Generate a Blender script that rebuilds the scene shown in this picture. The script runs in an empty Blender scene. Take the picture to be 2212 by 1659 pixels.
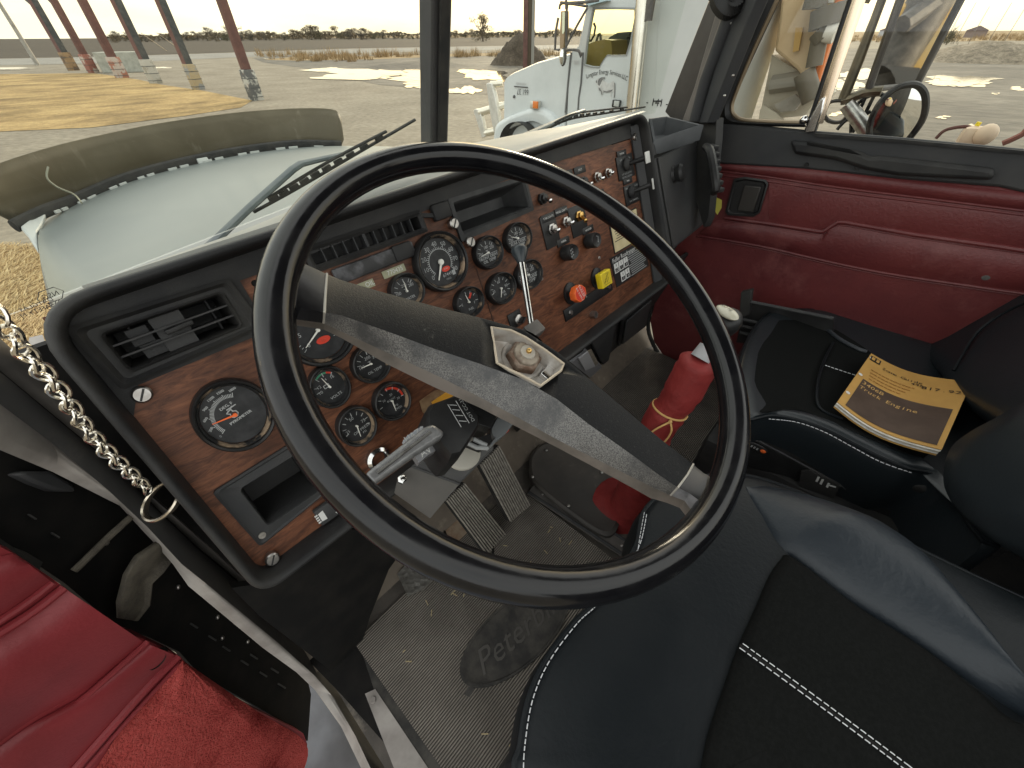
import bpy, bmesh, math, random
from mathutils import Vector as V, Matrix
random.seed(7)
rad = math.radians
# ---------------------------------------------------------------- camera model of the photograph (2212 x 1659 units)
PF, CX, CY = 851.84, 1106.0, 829.5
YAW, PITCH, ROLL = rad(47.58), rad(41.58), rad(-0.48)
CA = V((math.sin(YAW)*math.cos(PITCH), math.cos(YAW)*math.cos(PITCH), -math.sin(PITCH)))
_r = V((math.cos(YAW), -math.sin(YAW), 0)); _u = _r.cross(CA)
CR = _r*math.cos(ROLL) + _u*math.sin(ROLL)
CU = _u*math.cos(ROLL) - _r*math.sin(ROLL)
GZ = -2.4       # ground height; the camera stands at the origin
FZ = -0.95      # cab floor
def ray(x, y): return CR*(x-CX) - CU*(y-CY) + CA*PF
def onx(x, y, v): d = ray(x, y); return d*(v/d.x)
def ony(x, y, v): d = ray(x, y); return d*(v/d.y)
def onz(x, y, v): d = ray(x, y); return d*(v/d.z)
def onpl(x, y, p, n): d = ray(x, y); return d*(p.dot(n)/d.dot(n))
def atd(x, y, t): d = ray(x, y); return d.normalized()*t
class Fr:                                  # a local frame: origin, ex, ey, n
    def __init__(s, o, ex, ey):
        s.o = V(o); s.ex = V(ex).normalized(); n = s.ex.cross(V(ey)).normalized(); s.n = n; s.ey = n.cross(s.ex)
    def p(s, u, v, w=0): return s.o + s.ex*u + s.ey*v + s.n*w
    def px(s, x, y, w=0):                  # photo point -> (u, v) on the frame's plane lifted by w
        q = onpl(x, y, s.o + s.n*w, s.n) - s.o
        return (q.dot(s.ex), q.dot(s.ey))
    def at(s, u, v, w=0, rot=0):
        c, k = math.cos(rot), math.sin(rot)
        return Fr(s.p(u, v, w), s.ex*c + s.ey*k, s.ey*c - s.ex*k)
WORLD = Fr((0, 0, 0), (1, 0, 0), (0, 1, 0))
_td = rad(68)
DN = V((0, -math.sin(_td), math.cos(_td)))
DASH = Fr(DN*-.55, (1, 0, 0), (0, math.cos(_td), math.sin(_td)))
_tw = rad(29.25)
WHEEL = Fr((.27685, .20438, -.2207), (1, 0, 0), (0, math.cos(_tw), math.sin(_tw)))
COL = bpy.context.scene.collection
ORG = {}
_tc = {}
def text_geo(s, size, align='CENTER', sx=1.0, shear=0.0):
    k = (s, align, shear)
    if k not in _tc:
        c = bpy.data.curves.new('t', 'FONT'); c.body = s; c.size = 1; c.align_x = align; c.align_y = 'CENTER'; c.resolution_u = 2; c.shear = shear
        o = bpy.data.objects.new('t', c); COL.objects.link(o)
        me = o.to_mesh(); _tc[k] = ([v.co.copy() for v in me.vertices], [tuple(p.vertices) for p in me.polygons])
        o.to_mesh_clear(); bpy.data.objects.remove(o); bpy.data.curves.remove(c)
    vs, fs = _tc[k]
    return [V((v.x*size*sx, v.y*size, 0)) for v in vs], fs
class MB:
    def __init__(s): s.v = []; s.f = []; s.mi = []; s.m = 0
    def add(s, vs, fs, m=None):
        b = len(s.v); s.v += [V(v) for v in vs]; s.f += [tuple(i+b for i in f) for f in fs]; s.mi += [s.m if m is None else m]*len(fs); return s
    def poly(s, pts, m=None): return s.add(pts, [tuple(range(len(pts)))], m)
    def prism(s, pts, off, m=None, mcap=None):
        n = len(pts); off = V(off); a = [V(p) for p in pts]
        s.add(a + [p+off for p in a], [(i, (i+1) % n, n+(i+1) % n, n+i) for i in range(n)], m)
        s.add(a, [tuple(range(n))], m); s.add([p+off for p in a], [tuple(range(n))], m if mcap is None else mcap); return s
    def bm(s, b, M=None, m=None):
        b.verts.ensure_lookup_table(); b.verts.index_update()
        vs = [(M @ v.co) if M else v.co.copy() for v in b.verts]
        s.add(vs, [tuple(v.index for v in f.verts) for f in b.faces], m); b.free(); return s
    def box(s, fr, size, bev=0, m=None, seg=2, taper=1.0):
        b = bmesh.new(); bmesh.ops.create_cube(b, size=1)
        for v in b.verts:
            t = taper if v.co.z > 0 else 1
            v.co = V((v.co.x*size[0]*t, v.co.y*size[1]*t, v.co.z*size[2]))
        if bev: bmesh.ops.bevel(b, geom=b.edges[:], offset=bev, segments=seg, affect='EDGES', profile=.5)
        M = Matrix((fr.ex, fr.ey, fr.n)).transposed().to_4x4(); M.translation = fr.o
        return s.bm(b, M, m)
    def tube(s, pts, r, seg=10, closed=False, cap=True, m=None, flat=1.0, up=None):
        pts = [V(p) for p in pts]; n = len(pts); rs = r if isinstance(r, (list, tuple)) else [r]*n
        tans = []
        for i in range(n):
            a = pts[(i-1) % n] if (closed or i > 0) else pts[i]; c = pts[(i+1) % n] if (closed or i < n-1) else pts[i]
            tans.append((c-a).normalized())
        x = V(up) if up is not None else (V((0, 0, 1)) if abs(tans[0].z) < .9 else V((1, 0, 0)))
        vs = []; fs = []
        for i in range(n):
            t = tans[i]; x = (x - t*x.dot(t)); x = x.normalized() if x.length > 1e-6 else t.orthogonal().normalized(); y = t.cross(x)
            if up is not None: x0 = V(up); x = (x0 - t*x0.dot(t)).normalized(); y = t.cross(x)
            for k in range(seg):
                a = 2*math.pi*k/seg
                vs.append(pts[i] + x*(math.cos(a)*rs[i]*flat) + y*(math.sin(a)*rs[i]))
        rng = n if closed else n-1
        for i in range(rng):
            j = (i+1) % n
            for k in range(seg):
                k2 = (k+1) % seg; fs.append((i*seg+k, i*seg+k2, j*seg+k2, j*seg+k))
        if cap and not closed: fs += [tuple(range(seg)), tuple((n-1)*seg+k for k in range(seg))]
        return s.add(vs, fs, m)
    def lathe(s, fr, prof, seg=28, sx=1.0, sy=1.0, m=None, cap0=False, cap1=False, ph=0):
        vs = []; fs = []; n = len(prof)
        for (r, w) in prof:
            for k in range(seg):
                a = 2*math.pi*k/seg + ph
                vs.append(fr.p(r*math.cos(a)*sx, r*math.sin(a)*sy, w))
        for i in range(n-1):
            for k in range(seg):
                k2 = (k+1) % seg; fs.append((i*seg+k, i*seg+k2, (i+1)*seg+k2, (i+1)*seg+k))
        if cap0: fs.append(tuple(range(seg)))
        if cap1: fs.append(tuple((n-1)*seg+k for k in range(seg)))
        return s.add(vs, fs, m)
    def grid(s, rows, m=None, cu=False, cv=False):
        nr, nc = len(rows), len(rows[0]); vs = [p for r in rows for p in r]; fs = []
        for i in range(nr if cv else nr-1):
            for j in range(nc if cu else nc-1):
                i2, j2 = (i+1) % nr, (j+1) % nc
                fs.append((i*nc+j, i*nc+j2, i2*nc+j2, i2*nc+j))
        return s.add(vs, fs, m)
    def text(s, st, fr, size, m=None, align='CENTER', sx=1.0, mirror=False, shear=0.0, arc=0.0):
        vs, fs = text_geo(st, size, align, sx, shear); q = -1 if mirror else 1; out = []
        for v in vs:
            x, y = v.x*q, v.y
            if arc:
                a = x/arc; x, y = (arc+y)*math.sin(a), (arc+y)*math.cos(a)-arc
            out.append(fr.p(x, y, 0))
        return s.add(out, fs, m)
    def sphere(s, fr, rx, ry, rz, seg=16, rings=10, m=None):
        return s.lathe(fr, [(max(1e-4, math.sin(math.pi*i/rings)), -math.cos(math.pi*i/rings)) for i in range(rings+1)], seg, m=m) if False else s.grid(
            [[fr.p(rx*math.sin(math.pi*i/rings)*math.cos(2*math.pi*k/seg), ry*math.sin(math.pi*i/rings)*math.sin(2*math.pi*k/seg), -rz*math.cos(math.pi*i/rings)) for k in range(seg)] for i in range(rings+1)], m, cu=True)
    def build(s, name, mats, parent=None, label=None, sharp=38, bevel=0, subsurf=0, kind=None, weld=True):
        if not isinstance(mats, (list, tuple)): mats = [mats]
        me = bpy.data.meshes.new(name)
        org = ORG.get(parent.name, V((0, 0, 0))) if parent is not None else V((0, 0, 0))
        b = bmesh.new(); bv = [b.verts.new(v-org) for v in s.v]
        for f, mi in zip(s.f, s.mi):
            if len(set(f)) < 3: continue
            try: fc = b.faces.new([bv[i] for i in f])
            except ValueError: continue
            fc.material_index = mi; fc.smooth = True
        if weld: bmesh.ops.remove_doubles(b, verts=b.verts[:], dist=1e-6)
        bmesh.ops.recalc_face_normals(b, faces=b.faces[:])
        b.to_mesh(me); b.free()
        for mt in mats: me.materials.append(mt)
        me.set_sharp_from_angle(angle=rad(sharp))
        o = bpy.data.objects.new(name, me); COL.objects.link(o)
        if parent is not None: o.parent = parent
        ORG[o.name] = org
        if bevel:
            md = o.modifiers.new('bevel', 'BEVEL'); md.width = bevel; md.segments = 2; md.limit_method = 'ANGLE'; md.angle_limit = rad(40)
        if subsurf:
            md = o.modifiers.new('sub', 'SUBSURF'); md.levels = subsurf; md.render_levels = subsurf
        if label: o['label'] = label
        if kind: o['kind'] = kind
        return o
def thing(name, loc, label, cat, group=None):
    o = bpy.data.objects.new(name, None); COL.objects.link(o); o.location = V(loc); o.empty_display_size = .05
    ORG[o.name] = V(loc); o['label'] = label; o['category'] = cat
    if group: o['group'] = group
    return o
def tag(o, label, cat, group=None, kind=None):
    o['label'] = label; o['category'] = cat
    if group: o['group'] = group
    if kind: o['kind'] = kind
    return o
def setting(o): o['kind'] = 'structure'; return o
def dup(o, parent=None):
    c = o.copy(); COL.objects.link(c)
    if parent is not None: c.parent = parent
    ORG[c.name] = ORG.get(o.name, V((0, 0, 0)))
    for ch in [k for k in COL.objects if k.parent == o]: dup(ch, c)
    return c
def lerp(a, b, t): return a + (b-a)*t
def smooth_path(pts, n=8, closed=False):          # Catmull-Rom through points
    P = [V(p) for p in pts]; L = len(P); out = []
    for i in range(L if closed else L-1):
        if closed: p0, p1, p2, p3 = P[(i-1) % L], P[i], P[(i+1) % L], P[(i+2) % L]
        else: p0, p1, p2, p3 = P[max(i-1, 0)], P[i], P[i+1], P[min(i+2, L-1)]
        for k in range(n):
            t = k/n; t2 = t*t; t3 = t2*t
            out.append((p1*2 + (p2-p0)*t + (p0*2-p1*5+p2*4-p3)*t2 + (p1*3-p0-p2*3+p3)*t3)*.5)
    if not closed: out.append(P[-1].copy())
    return out
def rrect(u0, u1, v0, v1, r, n=6):
    out = []
    for (cu, cv, a0) in ((u1-r, v1-r, 0), (u0+r, v1-r, 90), (u0+r, v0+r, 180), (u1-r, v0+r, 270)):
        for k in range(n+1):
            a = rad(a0 + 90*k/n); out.append((cu+r*math.cos(a), cv+r*math.sin(a)))
    return out
# ---------------------------------------------------------------- materials (all node based)
def mat(name, col, rough=.5, metal=0.0, spec=.5, col2=None, nscale=8, ndetail=4, nlo=.4, nhi=.65, bump=0.0, bscale=200, bdist=.002, stretch=(1, 1, 1), coat=0, alpha=None, rough2=None, dust=None, dustlo=.5, dusthi=.75, dscale=5, voronoi=False, emit=None, trans=0, ior=1.45):
    m = bpy.data.materials.new(name); m.use_nodes = True; nt = m.node_tree; N = nt.nodes; L = nt.links
    b = N['Principled BSDF']; b.inputs['Roughness'].default_value = rough; b.inputs['Metallic'].default_value = metal
    b.inputs['Specular IOR Level'].default_value = spec; b.inputs['Base Color'].default_value = (*col, 1); b.inputs['IOR'].default_value = ior
    if coat: b.inputs['Coat Weight'].default_value = coat; b.inputs['Coat Roughness'].default_value = .1
    if trans: b.inputs['Transmission Weight'].default_value = trans
    if alpha is not None: b.inputs['Alpha'].default_value = alpha
    if emit: b.inputs['Emission Color'].default_value = (*emit[:3], 1); b.inputs['Emission Strength'].default_value = emit[3]
    tc = N.new('ShaderNodeTexCoord'); mp = N.new('ShaderNodeMapping'); mp.inputs['Scale'].default_value = stretch; L.new(tc.outputs['Object'], mp.inputs['Vector'])
    cur = None
    def noise(scale, det=4, rgh=.6):
        n = N.new('ShaderNodeTexNoise'); n.inputs['Scale'].default_value = scale; n.inputs['Detail'].default_value = det; n.inputs['Roughness'].default_value = rgh; L.new(mp.outputs['Vector'], n.inputs['Vector']); return n
    def ramp(src, lo, hi):
        r = N.new('ShaderNodeMapRange'); r.inputs['From Min'].default_value = lo; r.inputs['From Max'].default_value = hi; L.new(src, r.inputs['Value']); return r.outputs['Result']
    def mix(fac, a, c2):
        x = N.new('ShaderNodeMix'); x.data_type = 'RGBA'; L.new(fac, x.inputs['Factor'])
        if isinstance(a, tuple): x.inputs['A'].default_value = (*a, 1)
        else: L.new(a, x.inputs['A'])
        x.inputs['B'].default_value = (*c2, 1); return x.outputs['Result']
    if col2 is not None:
        n1 = noise(nscale, ndetail); fac = ramp(n1.outputs['Fac'], nlo, nhi); cur = mix(fac, tuple(col), tuple(col2))
        if rough2 is not None:
            r = N.new('ShaderNodeMapRange'); r.inputs['From Min'].default_value = nlo; r.inputs['From Max'].default_value = nhi; r.inputs['To Min'].default_value = rough; r.inputs['To Max'].default_value = rough2
            L.new(n1.outputs['Fac'], r.inputs['Value']); L.new(r.outputs['Result'], b.inputs['Roughness'])
    if dust is not None:
        n2 = noise(dscale, 6, .7); fac = ramp(n2.outputs['Fac'], dustlo, dusthi); cur = mix(fac, cur if cur is not None else tuple(col), tuple(dust))
    if cur is not None: L.new(cur, b.inputs['Base Color'])
    if bump:
        if voronoi:
            t = N.new('ShaderNodeTexVoronoi'); t.inputs['Scale'].default_value = bscale; L.new(mp.outputs['Vector'], t.inputs['Vector']); src = t.outputs['Distance']
        else: src = noise(bscale, 3).outputs['Fac']
        bp = N.new('ShaderNodeBump'); bp.inputs['Strength'].default_value = bump; bp.inputs['Distance'].default_value = bdist; L.new(src, bp.inputs['Height']); L.new(bp.outputs['Normal'], b.inputs['Normal'])
    return m
M = {}
M['black'] = mat('black_plastic', (.012, .012, .0125), .42, spec=.4, col2=(.022, .022, .022), nscale=14, bump=.25, bscale=700, bdist=.0006)
M['blacksoft'] = mat('black_textured_plastic', (.016, .016, .017), .55, spec=.35, col2=(.035, .034, .032), nscale=9, bump=.35, bscale=500, bdist=.0008)
M['darkgrey'] = mat('charcoal_vinyl', (.035, .036, .038), .6, spec=.35, col2=(.05, .049, .048), nscale=6, bump=.3, bscale=400, bdist=.001)
M['rimblk'] = mat('rim_black', (.005, .005, .006), .13, spec=.42, col2=(.008, .008, .009), nscale=30, rough2=.22, bump=.03, bscale=900, bdist=.0004)
M['spoke'] = mat('worn_grained_vinyl', (.0045, .005, .006), .48, spec=.2, col2=(.016, .016, .016), nscale=420, nlo=.57, nhi=.72, ndetail=2, bump=.45, bscale=650, bdist=.0006, dust=(.13, .125, .11), dustlo=.64, dusthi=.80, dscale=26)
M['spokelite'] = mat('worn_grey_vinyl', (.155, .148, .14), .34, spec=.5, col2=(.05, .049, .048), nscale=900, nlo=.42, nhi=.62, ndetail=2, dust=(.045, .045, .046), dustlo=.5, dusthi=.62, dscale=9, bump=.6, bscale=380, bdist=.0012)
M['spokeunder'] = mat('spoke_underside', (.13, .11, .095), .55, col2=(.08, .07, .06), nscale=30)
M['hubgrey'] = mat('hub_cast', (.50, .48, .45), .38, metal=.35, col2=(.33, .29, .25), nscale=40)
M['chrome'] = mat('chrome', (.72, .72, .72), .14, metal=1, col2=(.5, .49, .47), nscale=40)
M['steel'] = mat('dull_steel', (.5, .49, .47), .34, metal=1, col2=(.32, .3, .28), nscale=60)
M['rust'] = mat('rusty_nut', (.16, .10, .07), .6, metal=.5, col2=(.30, .24, .19), nscale=90, bump=.4, bscale=200)
M['brass'] = mat('brass', (.6, .38, .13), .3, metal=1)
M['white'] = mat('white_print', (.62, .62, .60), .6)
M['gaugewhite'] = mat('gauge_print', (.40, .41, .41), .6)
M['dimwhite'] = mat('faded_print', (.32, .33, .33), .6)
M['whiteplastic'] = mat('white_plastic', (.6, .6, .57), .45)
M['dial'] = mat('dial_black', (.012, .013, .014), .5, col2=(.03, .03, .032), nscale=60)
M['needle'] = mat('white_needle', (.75, .74, .68), .5)
M['red'] = mat('red_paint', (.62, .05, .025), .45)
M['orange'] = mat('orange_plastic', (.85, .15, .03), .42)
M['yellow'] = mat('yellow_plastic', (.80, .62, .02), .42)
M['yellowlabel'] = mat('yellow_label', (.62, .47, .03), .5)
M['blackink'] = mat('black_ink', (.01, .01, .01), .6)
M['ivory'] = mat('ivory_label', (.58, .50, .30), .55, col2=(.50, .42, .24), nscale=30)
M['green'] = mat('green_paint', (.05, .25, .14), .5)
M['paleolive'] = mat('pale_tape', (.33, .33, .22), .6, col2=(.26, .26, .17), nscale=60)
def wood():
    m = bpy.data.materials.new('burl_wood_laminate'); m.use_nodes = True; nt = m.node_tree; N = nt.nodes; L = nt.links; b = N['Principled BSDF']
    tc = N.new('ShaderNodeTexCoord'); mp = N.new('ShaderNodeMapping'); mp.inputs['Scale'].default_value = (16, 75, 75); L.new(tc.outputs['Object'], mp.inputs['Vector'])
    n = N.new('ShaderNodeTexNoise'); n.inputs['Scale'].default_value = 1.6; n.inputs['Detail'].default_value = 8; n.inputs['Roughness'].default_value = .68; n.inputs['Distortion'].default_value = 1.1; L.new(mp.outputs['Vector'], n.inputs['Vector'])
    r = N.new('ShaderNodeValToRGB'); e = r.color_ramp.elements; e[0].position = .30; e[0].color = (.045, .018, .010, 1); e[1].position = .72; e[1].color = (.27, .108, .052, 1)
    k = e.new(.5); k.color = (.145, .054, .027, 1); L.new(n.outputs['Fac'], r.inputs['Fac'])
    n2 = N.new('ShaderNodeTexNoise'); n2.inputs['Scale'].default_value = 7; n2.inputs['Detail'].default_value = 3; L.new(tc.outputs['Object'], n2.inputs['Vector'])
    mr = N.new('ShaderNodeMapRange'); mr.inputs['From Min'].default_value = .35; mr.inputs['From Max'].default_value = .7; mr.inputs['To Min'].default_value = .55; mr.inputs['To Max'].default_value = 1.15; L.new(n2.outputs['Fac'], mr.inputs['Value'])
    mu = N.new('ShaderNodeMix'); mu.data_type = 'RGBA'; mu.blend_type = 'MULTIPLY'; mu.inputs['Factor'].default_value = 1; L.new(r.outputs['Color'], mu.inputs['A']); L.new(mr.outputs['Result'], mu.inputs['B']); L.new(mu.outputs['Result'], b.inputs['Base Color'])
    b.inputs['Roughness'].default_value = .5; b.inputs['Specular IOR Level'].default_value = .35
    bp = N.new('ShaderNodeBump'); bp.inputs['Strength'].default_value = .12; bp.inputs['Distance'].default_value = .001; L.new(n.outputs['Fac'], bp.inputs['Height']); L.new(bp.outputs['Normal'], b.inputs['Normal'])
    return m
M['wood'] = wood()
M['dashtop'] = mat('grey_dash_pad', (.24, .245, .225), .62, spec=.5, col2=(.31, .31, .28), nscale=5, bump=.2, bscale=600, bdist=.0008)  # grey lightened to hold sky glare and dust on the darker vinyl
M['redvinyl'] = mat('maroon_vinyl', (.125, .025, .025), .42, spec=.42, col2=(.085, .016, .018), nscale=5, bump=.5, bscale=160, bdist=.0016, dust=(.16, .048, .046), dustlo=.52, dusthi=.75, dscale=9)
M['doorred'] = mat('red_vinyl', (.235, .028, .034), .42, spec=.45, col2=(.16, .018, .022), nscale=5, bump=.25, bscale=260, bdist=.0012)
M['redcarpet'] = mat('red_carpet', (.37, .062, .056), .95, spec=.05, col2=(.16, .014, .014), nscale=9, nlo=.46, nhi=.7, bump=1, bscale=260, bdist=.006, dust=(.46, .11, .095), dustlo=.5, dusthi=.8, dscale=150)
M['bootred'] = mat('red_leather_boot', (.235, .030, .028), .6, spec=.3, col2=(.165, .019, .018), nscale=14, bump=.5, bscale=45, bdist=.006)
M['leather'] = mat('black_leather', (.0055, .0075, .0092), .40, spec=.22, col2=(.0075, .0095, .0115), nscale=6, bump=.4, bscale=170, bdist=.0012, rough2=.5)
M['leatherlit'] = mat('lit_leather', (.012, .016, .019), .36, spec=.5, col2=(.016, .020, .023), nscale=6, bump=.35, bscale=120, bdist=.0012)  # black_leather copy with brighter light put into its colour, for the passenger seat
M['suede'] = mat('black_suede_fabric', (.006, .0065, .0063), .9, spec=.08, col2=(.0085, .009, .0088), nscale=300, bump=.3, bscale=900, bdist=.0005)
M['thread'] = mat('white_thread', (.55, .56, .58), .7)
M['darkmetal'] = mat('dark_painted_metal', (.075, .07, .066), .5, spec=.4, col2=(.13, .118, .108), nscale=10, dust=(.16, .11, .08), dustlo=.66, dusthi=.85, dscale=16, bump=.15, bscale=120)
M['greymetal'] = mat('dusty_grey_metal', (.36, .335, .31), .5, metal=.1, col2=(.22, .20, .185), nscale=12, dust=(.17, .085, .045), dustlo=.68, dusthi=.86, dscale=9, bump=.15, bscale=90)
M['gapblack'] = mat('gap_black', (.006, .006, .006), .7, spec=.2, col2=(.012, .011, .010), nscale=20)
M['rubber'] = mat('black_rubber', (.018, .018, .018), .7, spec=.3, col2=(.035, .033, .03), nscale=25)
M['pedal'] = mat('pedal_rubber', (.22, .20, .175), .7, spec=.3, col2=(.36, .33, .285), nscale=90, nlo=.38, nhi=.68)
M['strap'] = mat('woven_strap', (.10, .088, .068), .85, col2=(.06, .052, .042), nscale=60, bump=.6, bscale=400)
M['cordtan'] = mat('tan_cord', (.50, .30, .11), .8)
M['floorgrey'] = mat('worn_floor', (.10, .088, .076), .75, col2=(.055, .049, .043), nscale=7, dust=(.22, .19, .155), dustlo=.52, dusthi=.75, dscale=22, bump=.3, bscale=120)
M['hoodpaint'] = mat('grey_white_paint', (.145, .165, .162), .42, spec=.4, coat=.05, col2=(.13, .148, .145), nscale=3)
M['deflector'] = mat('smoked_deflector', (.072, .060, .036), .55, spec=.3, col2=(.105, .09, .058), nscale=5, nlo=.42, nhi=.7, stretch=(1, 1, .35), dust=(.17, .155, .115), dustlo=.6, dusthi=.85, dscale=16)
M['truckwhite'] = mat('white_truck_paint', (.55, .58, .58), .3, spec=.5, coat=.3, col2=(.50, .53, .53), nscale=2)
M['boxwhite'] = mat('white_panel', (.46, .48, .46), .5, col2=(.42, .44, .42), nscale=1.4)
M['alu'] = mat('aluminium', (.62, .61, .57), .4, metal=.6, col2=(.5, .49, .45), nscale=8)
M['mirror'] = mat('mirror_glass', (.82, .82, .8), .02, metal=1)
M['tyre'] = mat('tyre', (.02, .02, .02), .8)
M['amber'] = mat('amber_lens', (.60, .16, .02), .3)
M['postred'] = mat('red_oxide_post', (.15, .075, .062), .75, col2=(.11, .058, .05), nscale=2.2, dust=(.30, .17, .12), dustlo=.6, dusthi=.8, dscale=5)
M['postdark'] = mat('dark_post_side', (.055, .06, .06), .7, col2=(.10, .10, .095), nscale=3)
M['concrete'] = mat('concrete_block', (.36, .36, .31), .9, col2=(.27, .27, .23), nscale=2.5)
M['book'] = mat('tan_cover', (.50, .285, .075), .6, col2=(.43, .24, .062), nscale=14)
M['bookbrown'] = mat('brown_cover', (.055, .033, .022), .55, col2=(.075, .048, .033), nscale=22)
M['paper'] = mat('paper', (.66, .64, .58), .8, col2=(.5, .48, .43), nscale=60)
def glass(name, tint=(1, 1, 1), mixf=.06, rough=0.0):
    m = bpy.data.materials.new(name); m.use_nodes = True; nt = m.node_tree; N = nt.nodes; L = nt.links; N.remove(N['Principled BSDF'])
    t = N.new('ShaderNodeBsdfTransparent'); t.inputs['Color'].default_value = (*tint, 1); g = N.new('ShaderNodeBsdfGlossy'); g.inputs['Roughness'].default_value = rough
    lw = N.new('ShaderNodeLayerWeight'); lw.inputs['Blend'].default_value = .12
    mr = N.new('ShaderNodeMapRange'); mr.inputs['To Min'].default_value = mixf*.5; mr.inputs['To Max'].default_value = mixf*6; L.new(lw.outputs['Fresnel'], mr.inputs['Value'])
    x = N.new('ShaderNodeMixShader'); L.new(mr.outputs['Result'], x.inputs['Fac']); L.new(t.outputs['BSDF'], x.inputs[1]); L.new(g.outputs['BSDF'], x.inputs[2]); L.new(x.outputs['Shader'], N['Material Output'].inputs['Surface'])
    return m
M['glass'] = glass('clear_glass', (.97, .985, .97), .04)
M['glassgreen'] = glass('tinted_glass', (.86, .90, .66), .05)
def mat_ribbed(name, freq, axis, c1, c2, dirt):       # ribbed rubber: a wave across one axis in height and in the dust caught on the ribs
    m = bpy.data.materials.new(name); m.use_nodes = True; nt = m.node_tree; N = nt.nodes; L = nt.links; b = N['Principled BSDF']
    tc = N.new('ShaderNodeTexCoord'); sp = N.new('ShaderNodeSeparateXYZ'); L.new(tc.outputs['Object'], sp.inputs['Vector'])
    wob = N.new('ShaderNodeTexNoise'); wob.inputs['Scale'].default_value = 3; L.new(tc.outputs['Object'], wob.inputs['Vector'])
    a = N.new('ShaderNodeMath'); a.operation = 'MULTIPLY_ADD'; a.inputs[1].default_value = .006; L.new(wob.outputs['Fac'], a.inputs[0]); L.new(sp.outputs[axis], a.inputs[2])
    k = N.new('ShaderNodeMath'); k.operation = 'MULTIPLY'; k.inputs[1].default_value = 2*math.pi*freq; L.new(a.outputs[0], k.inputs[0])
    s = N.new('ShaderNodeMath'); s.operation = 'SINE'; L.new(k.outputs[0], s.inputs[0])
    r = N.new('ShaderNodeMapRange'); r.inputs['From Min'].default_value = -.7; r.inputs['From Max'].default_value = .5; L.new(s.outputs[0], r.inputs['Value'])
    n = N.new('ShaderNodeTexNoise'); n.inputs['Scale'].default_value = 6; n.inputs['Detail'].default_value = 7; n.inputs['Roughness'].default_value = .7; L.new(tc.outputs['Object'], n.inputs['Vector'])
    f = N.new('ShaderNodeMapRange'); f.inputs['From Min'].default_value = .36; f.inputs['From Max'].default_value = .68; L.new(n.outputs['Fac'], f.inputs['Value'])
    x = N.new('ShaderNodeMix'); x.data_type = 'RGBA'; x.inputs['A'].default_value = (*c2, 1); x.inputs['B'].default_value = (*dirt, 1); L.new(f.outputs['Result'], x.inputs['Factor'])
    y = N.new('ShaderNodeMix'); y.data_type = 'RGBA'; y.inputs['A'].default_value = (*c1, 1); L.new(x.outputs['Result'], y.inputs['B']); L.new(r.outputs['Result'], y.inputs['Factor']); L.new(y.outputs['Result'], b.inputs['Base Color'])
    b.inputs['Roughness'].default_value = .8; b.inputs['Specular IOR Level'].default_value = .25
    bp = N.new('ShaderNodeBump'); bp.inputs['Strength'].default_value = .6; bp.inputs['Distance'].default_value = .002; L.new(s.outputs[0], bp.inputs['Height']); L.new(bp.outputs['Normal'], b.inputs['Normal'])
    return m
M['matrib'] = mat_ribbed('ribbed_floor_mat', 215, 'Y', (.045, .040, .035), (.165, .148, .128), (.32, .285, .245))
M['matdark'] = mat('mat_smooth_rubber', (.022, .021, .02), .75, col2=(.06, .055, .048), nscale=26, ndetail=6, bump=.2, bscale=200)
M['sealgrey'] = mat('dusty_seal_rubber', (.075, .073, .072), .6, col2=(.05, .049, .048), nscale=8, dust=(.12, .11, .10), dustlo=.55, dusthi=.8, dscale=20)
# ---------------------------------------------------------------- dashboard
D = DASH
def dpx(x, y, w=0): return D.px(x, y, w)
dash = thing('dashboard', (.5, .45, -.35), 'wood grain dashboard with round gauges, vents and toggle switches, behind the steering wheel', 'dashboard')
def holed_rect(mb, fr, u0, u1, v0, v1, holes, w=0, m=None):
    us = sorted({u0, u1, *[h[0] for h in holes], *[h[1] for h in holes]}); vs = sorted({v0, v1, *[h[2] for h in holes], *[h[3] for h in holes]})
    for i in range(len(us)-1):
        for j in range(len(vs)-1):
            cu, cv = (us[i]+us[i+1])/2, (vs[j]+vs[j+1])/2
            if any(h[0] < cu < h[1] and h[2] < cv < h[3] for h in holes): continue
            mb.poly([fr.p(us[i], vs[j], w), fr.p(us[i+1], vs[j], w), fr.p(us[i+1], vs[j+1], w), fr.p(us[i], vs[j+1], w)], m)
def recess(mb, fr, u0, u1, v0, v1, w, depth, m=None, inset=0):
    a = [(u0, v0), (u1, v0), (u1, v1), (u0, v1)]; b = [(u0+inset, v0+inset), (u1-inset, v0+inset), (u1-inset, v1-inset), (u0+inset, v1-inset)]
    for i in range(4):
        j = (i+1) % 4; mb.poly([fr.p(*a[i], w), fr.p(*a[j], w), fr.p(*b[j], w-depth), fr.p(*b[i], w-depth)], m)
    mb.poly([fr.p(*q, w-depth) for q in b], m)
ASH = (-.020, .050, -.279, -.217); TRAY = (.424, .590, -.038, .004); VENT = (-.031, .074, -.047, -.009)
LOUV = (.182, .350, -.013, .004)
mb = MB(); holed_rect(mb, D, -.058, 1.03, -.345, .020, [ASH, TRAY, VENT, LOUV]); mb.build('wood_panel', M['wood'], dash)
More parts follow.
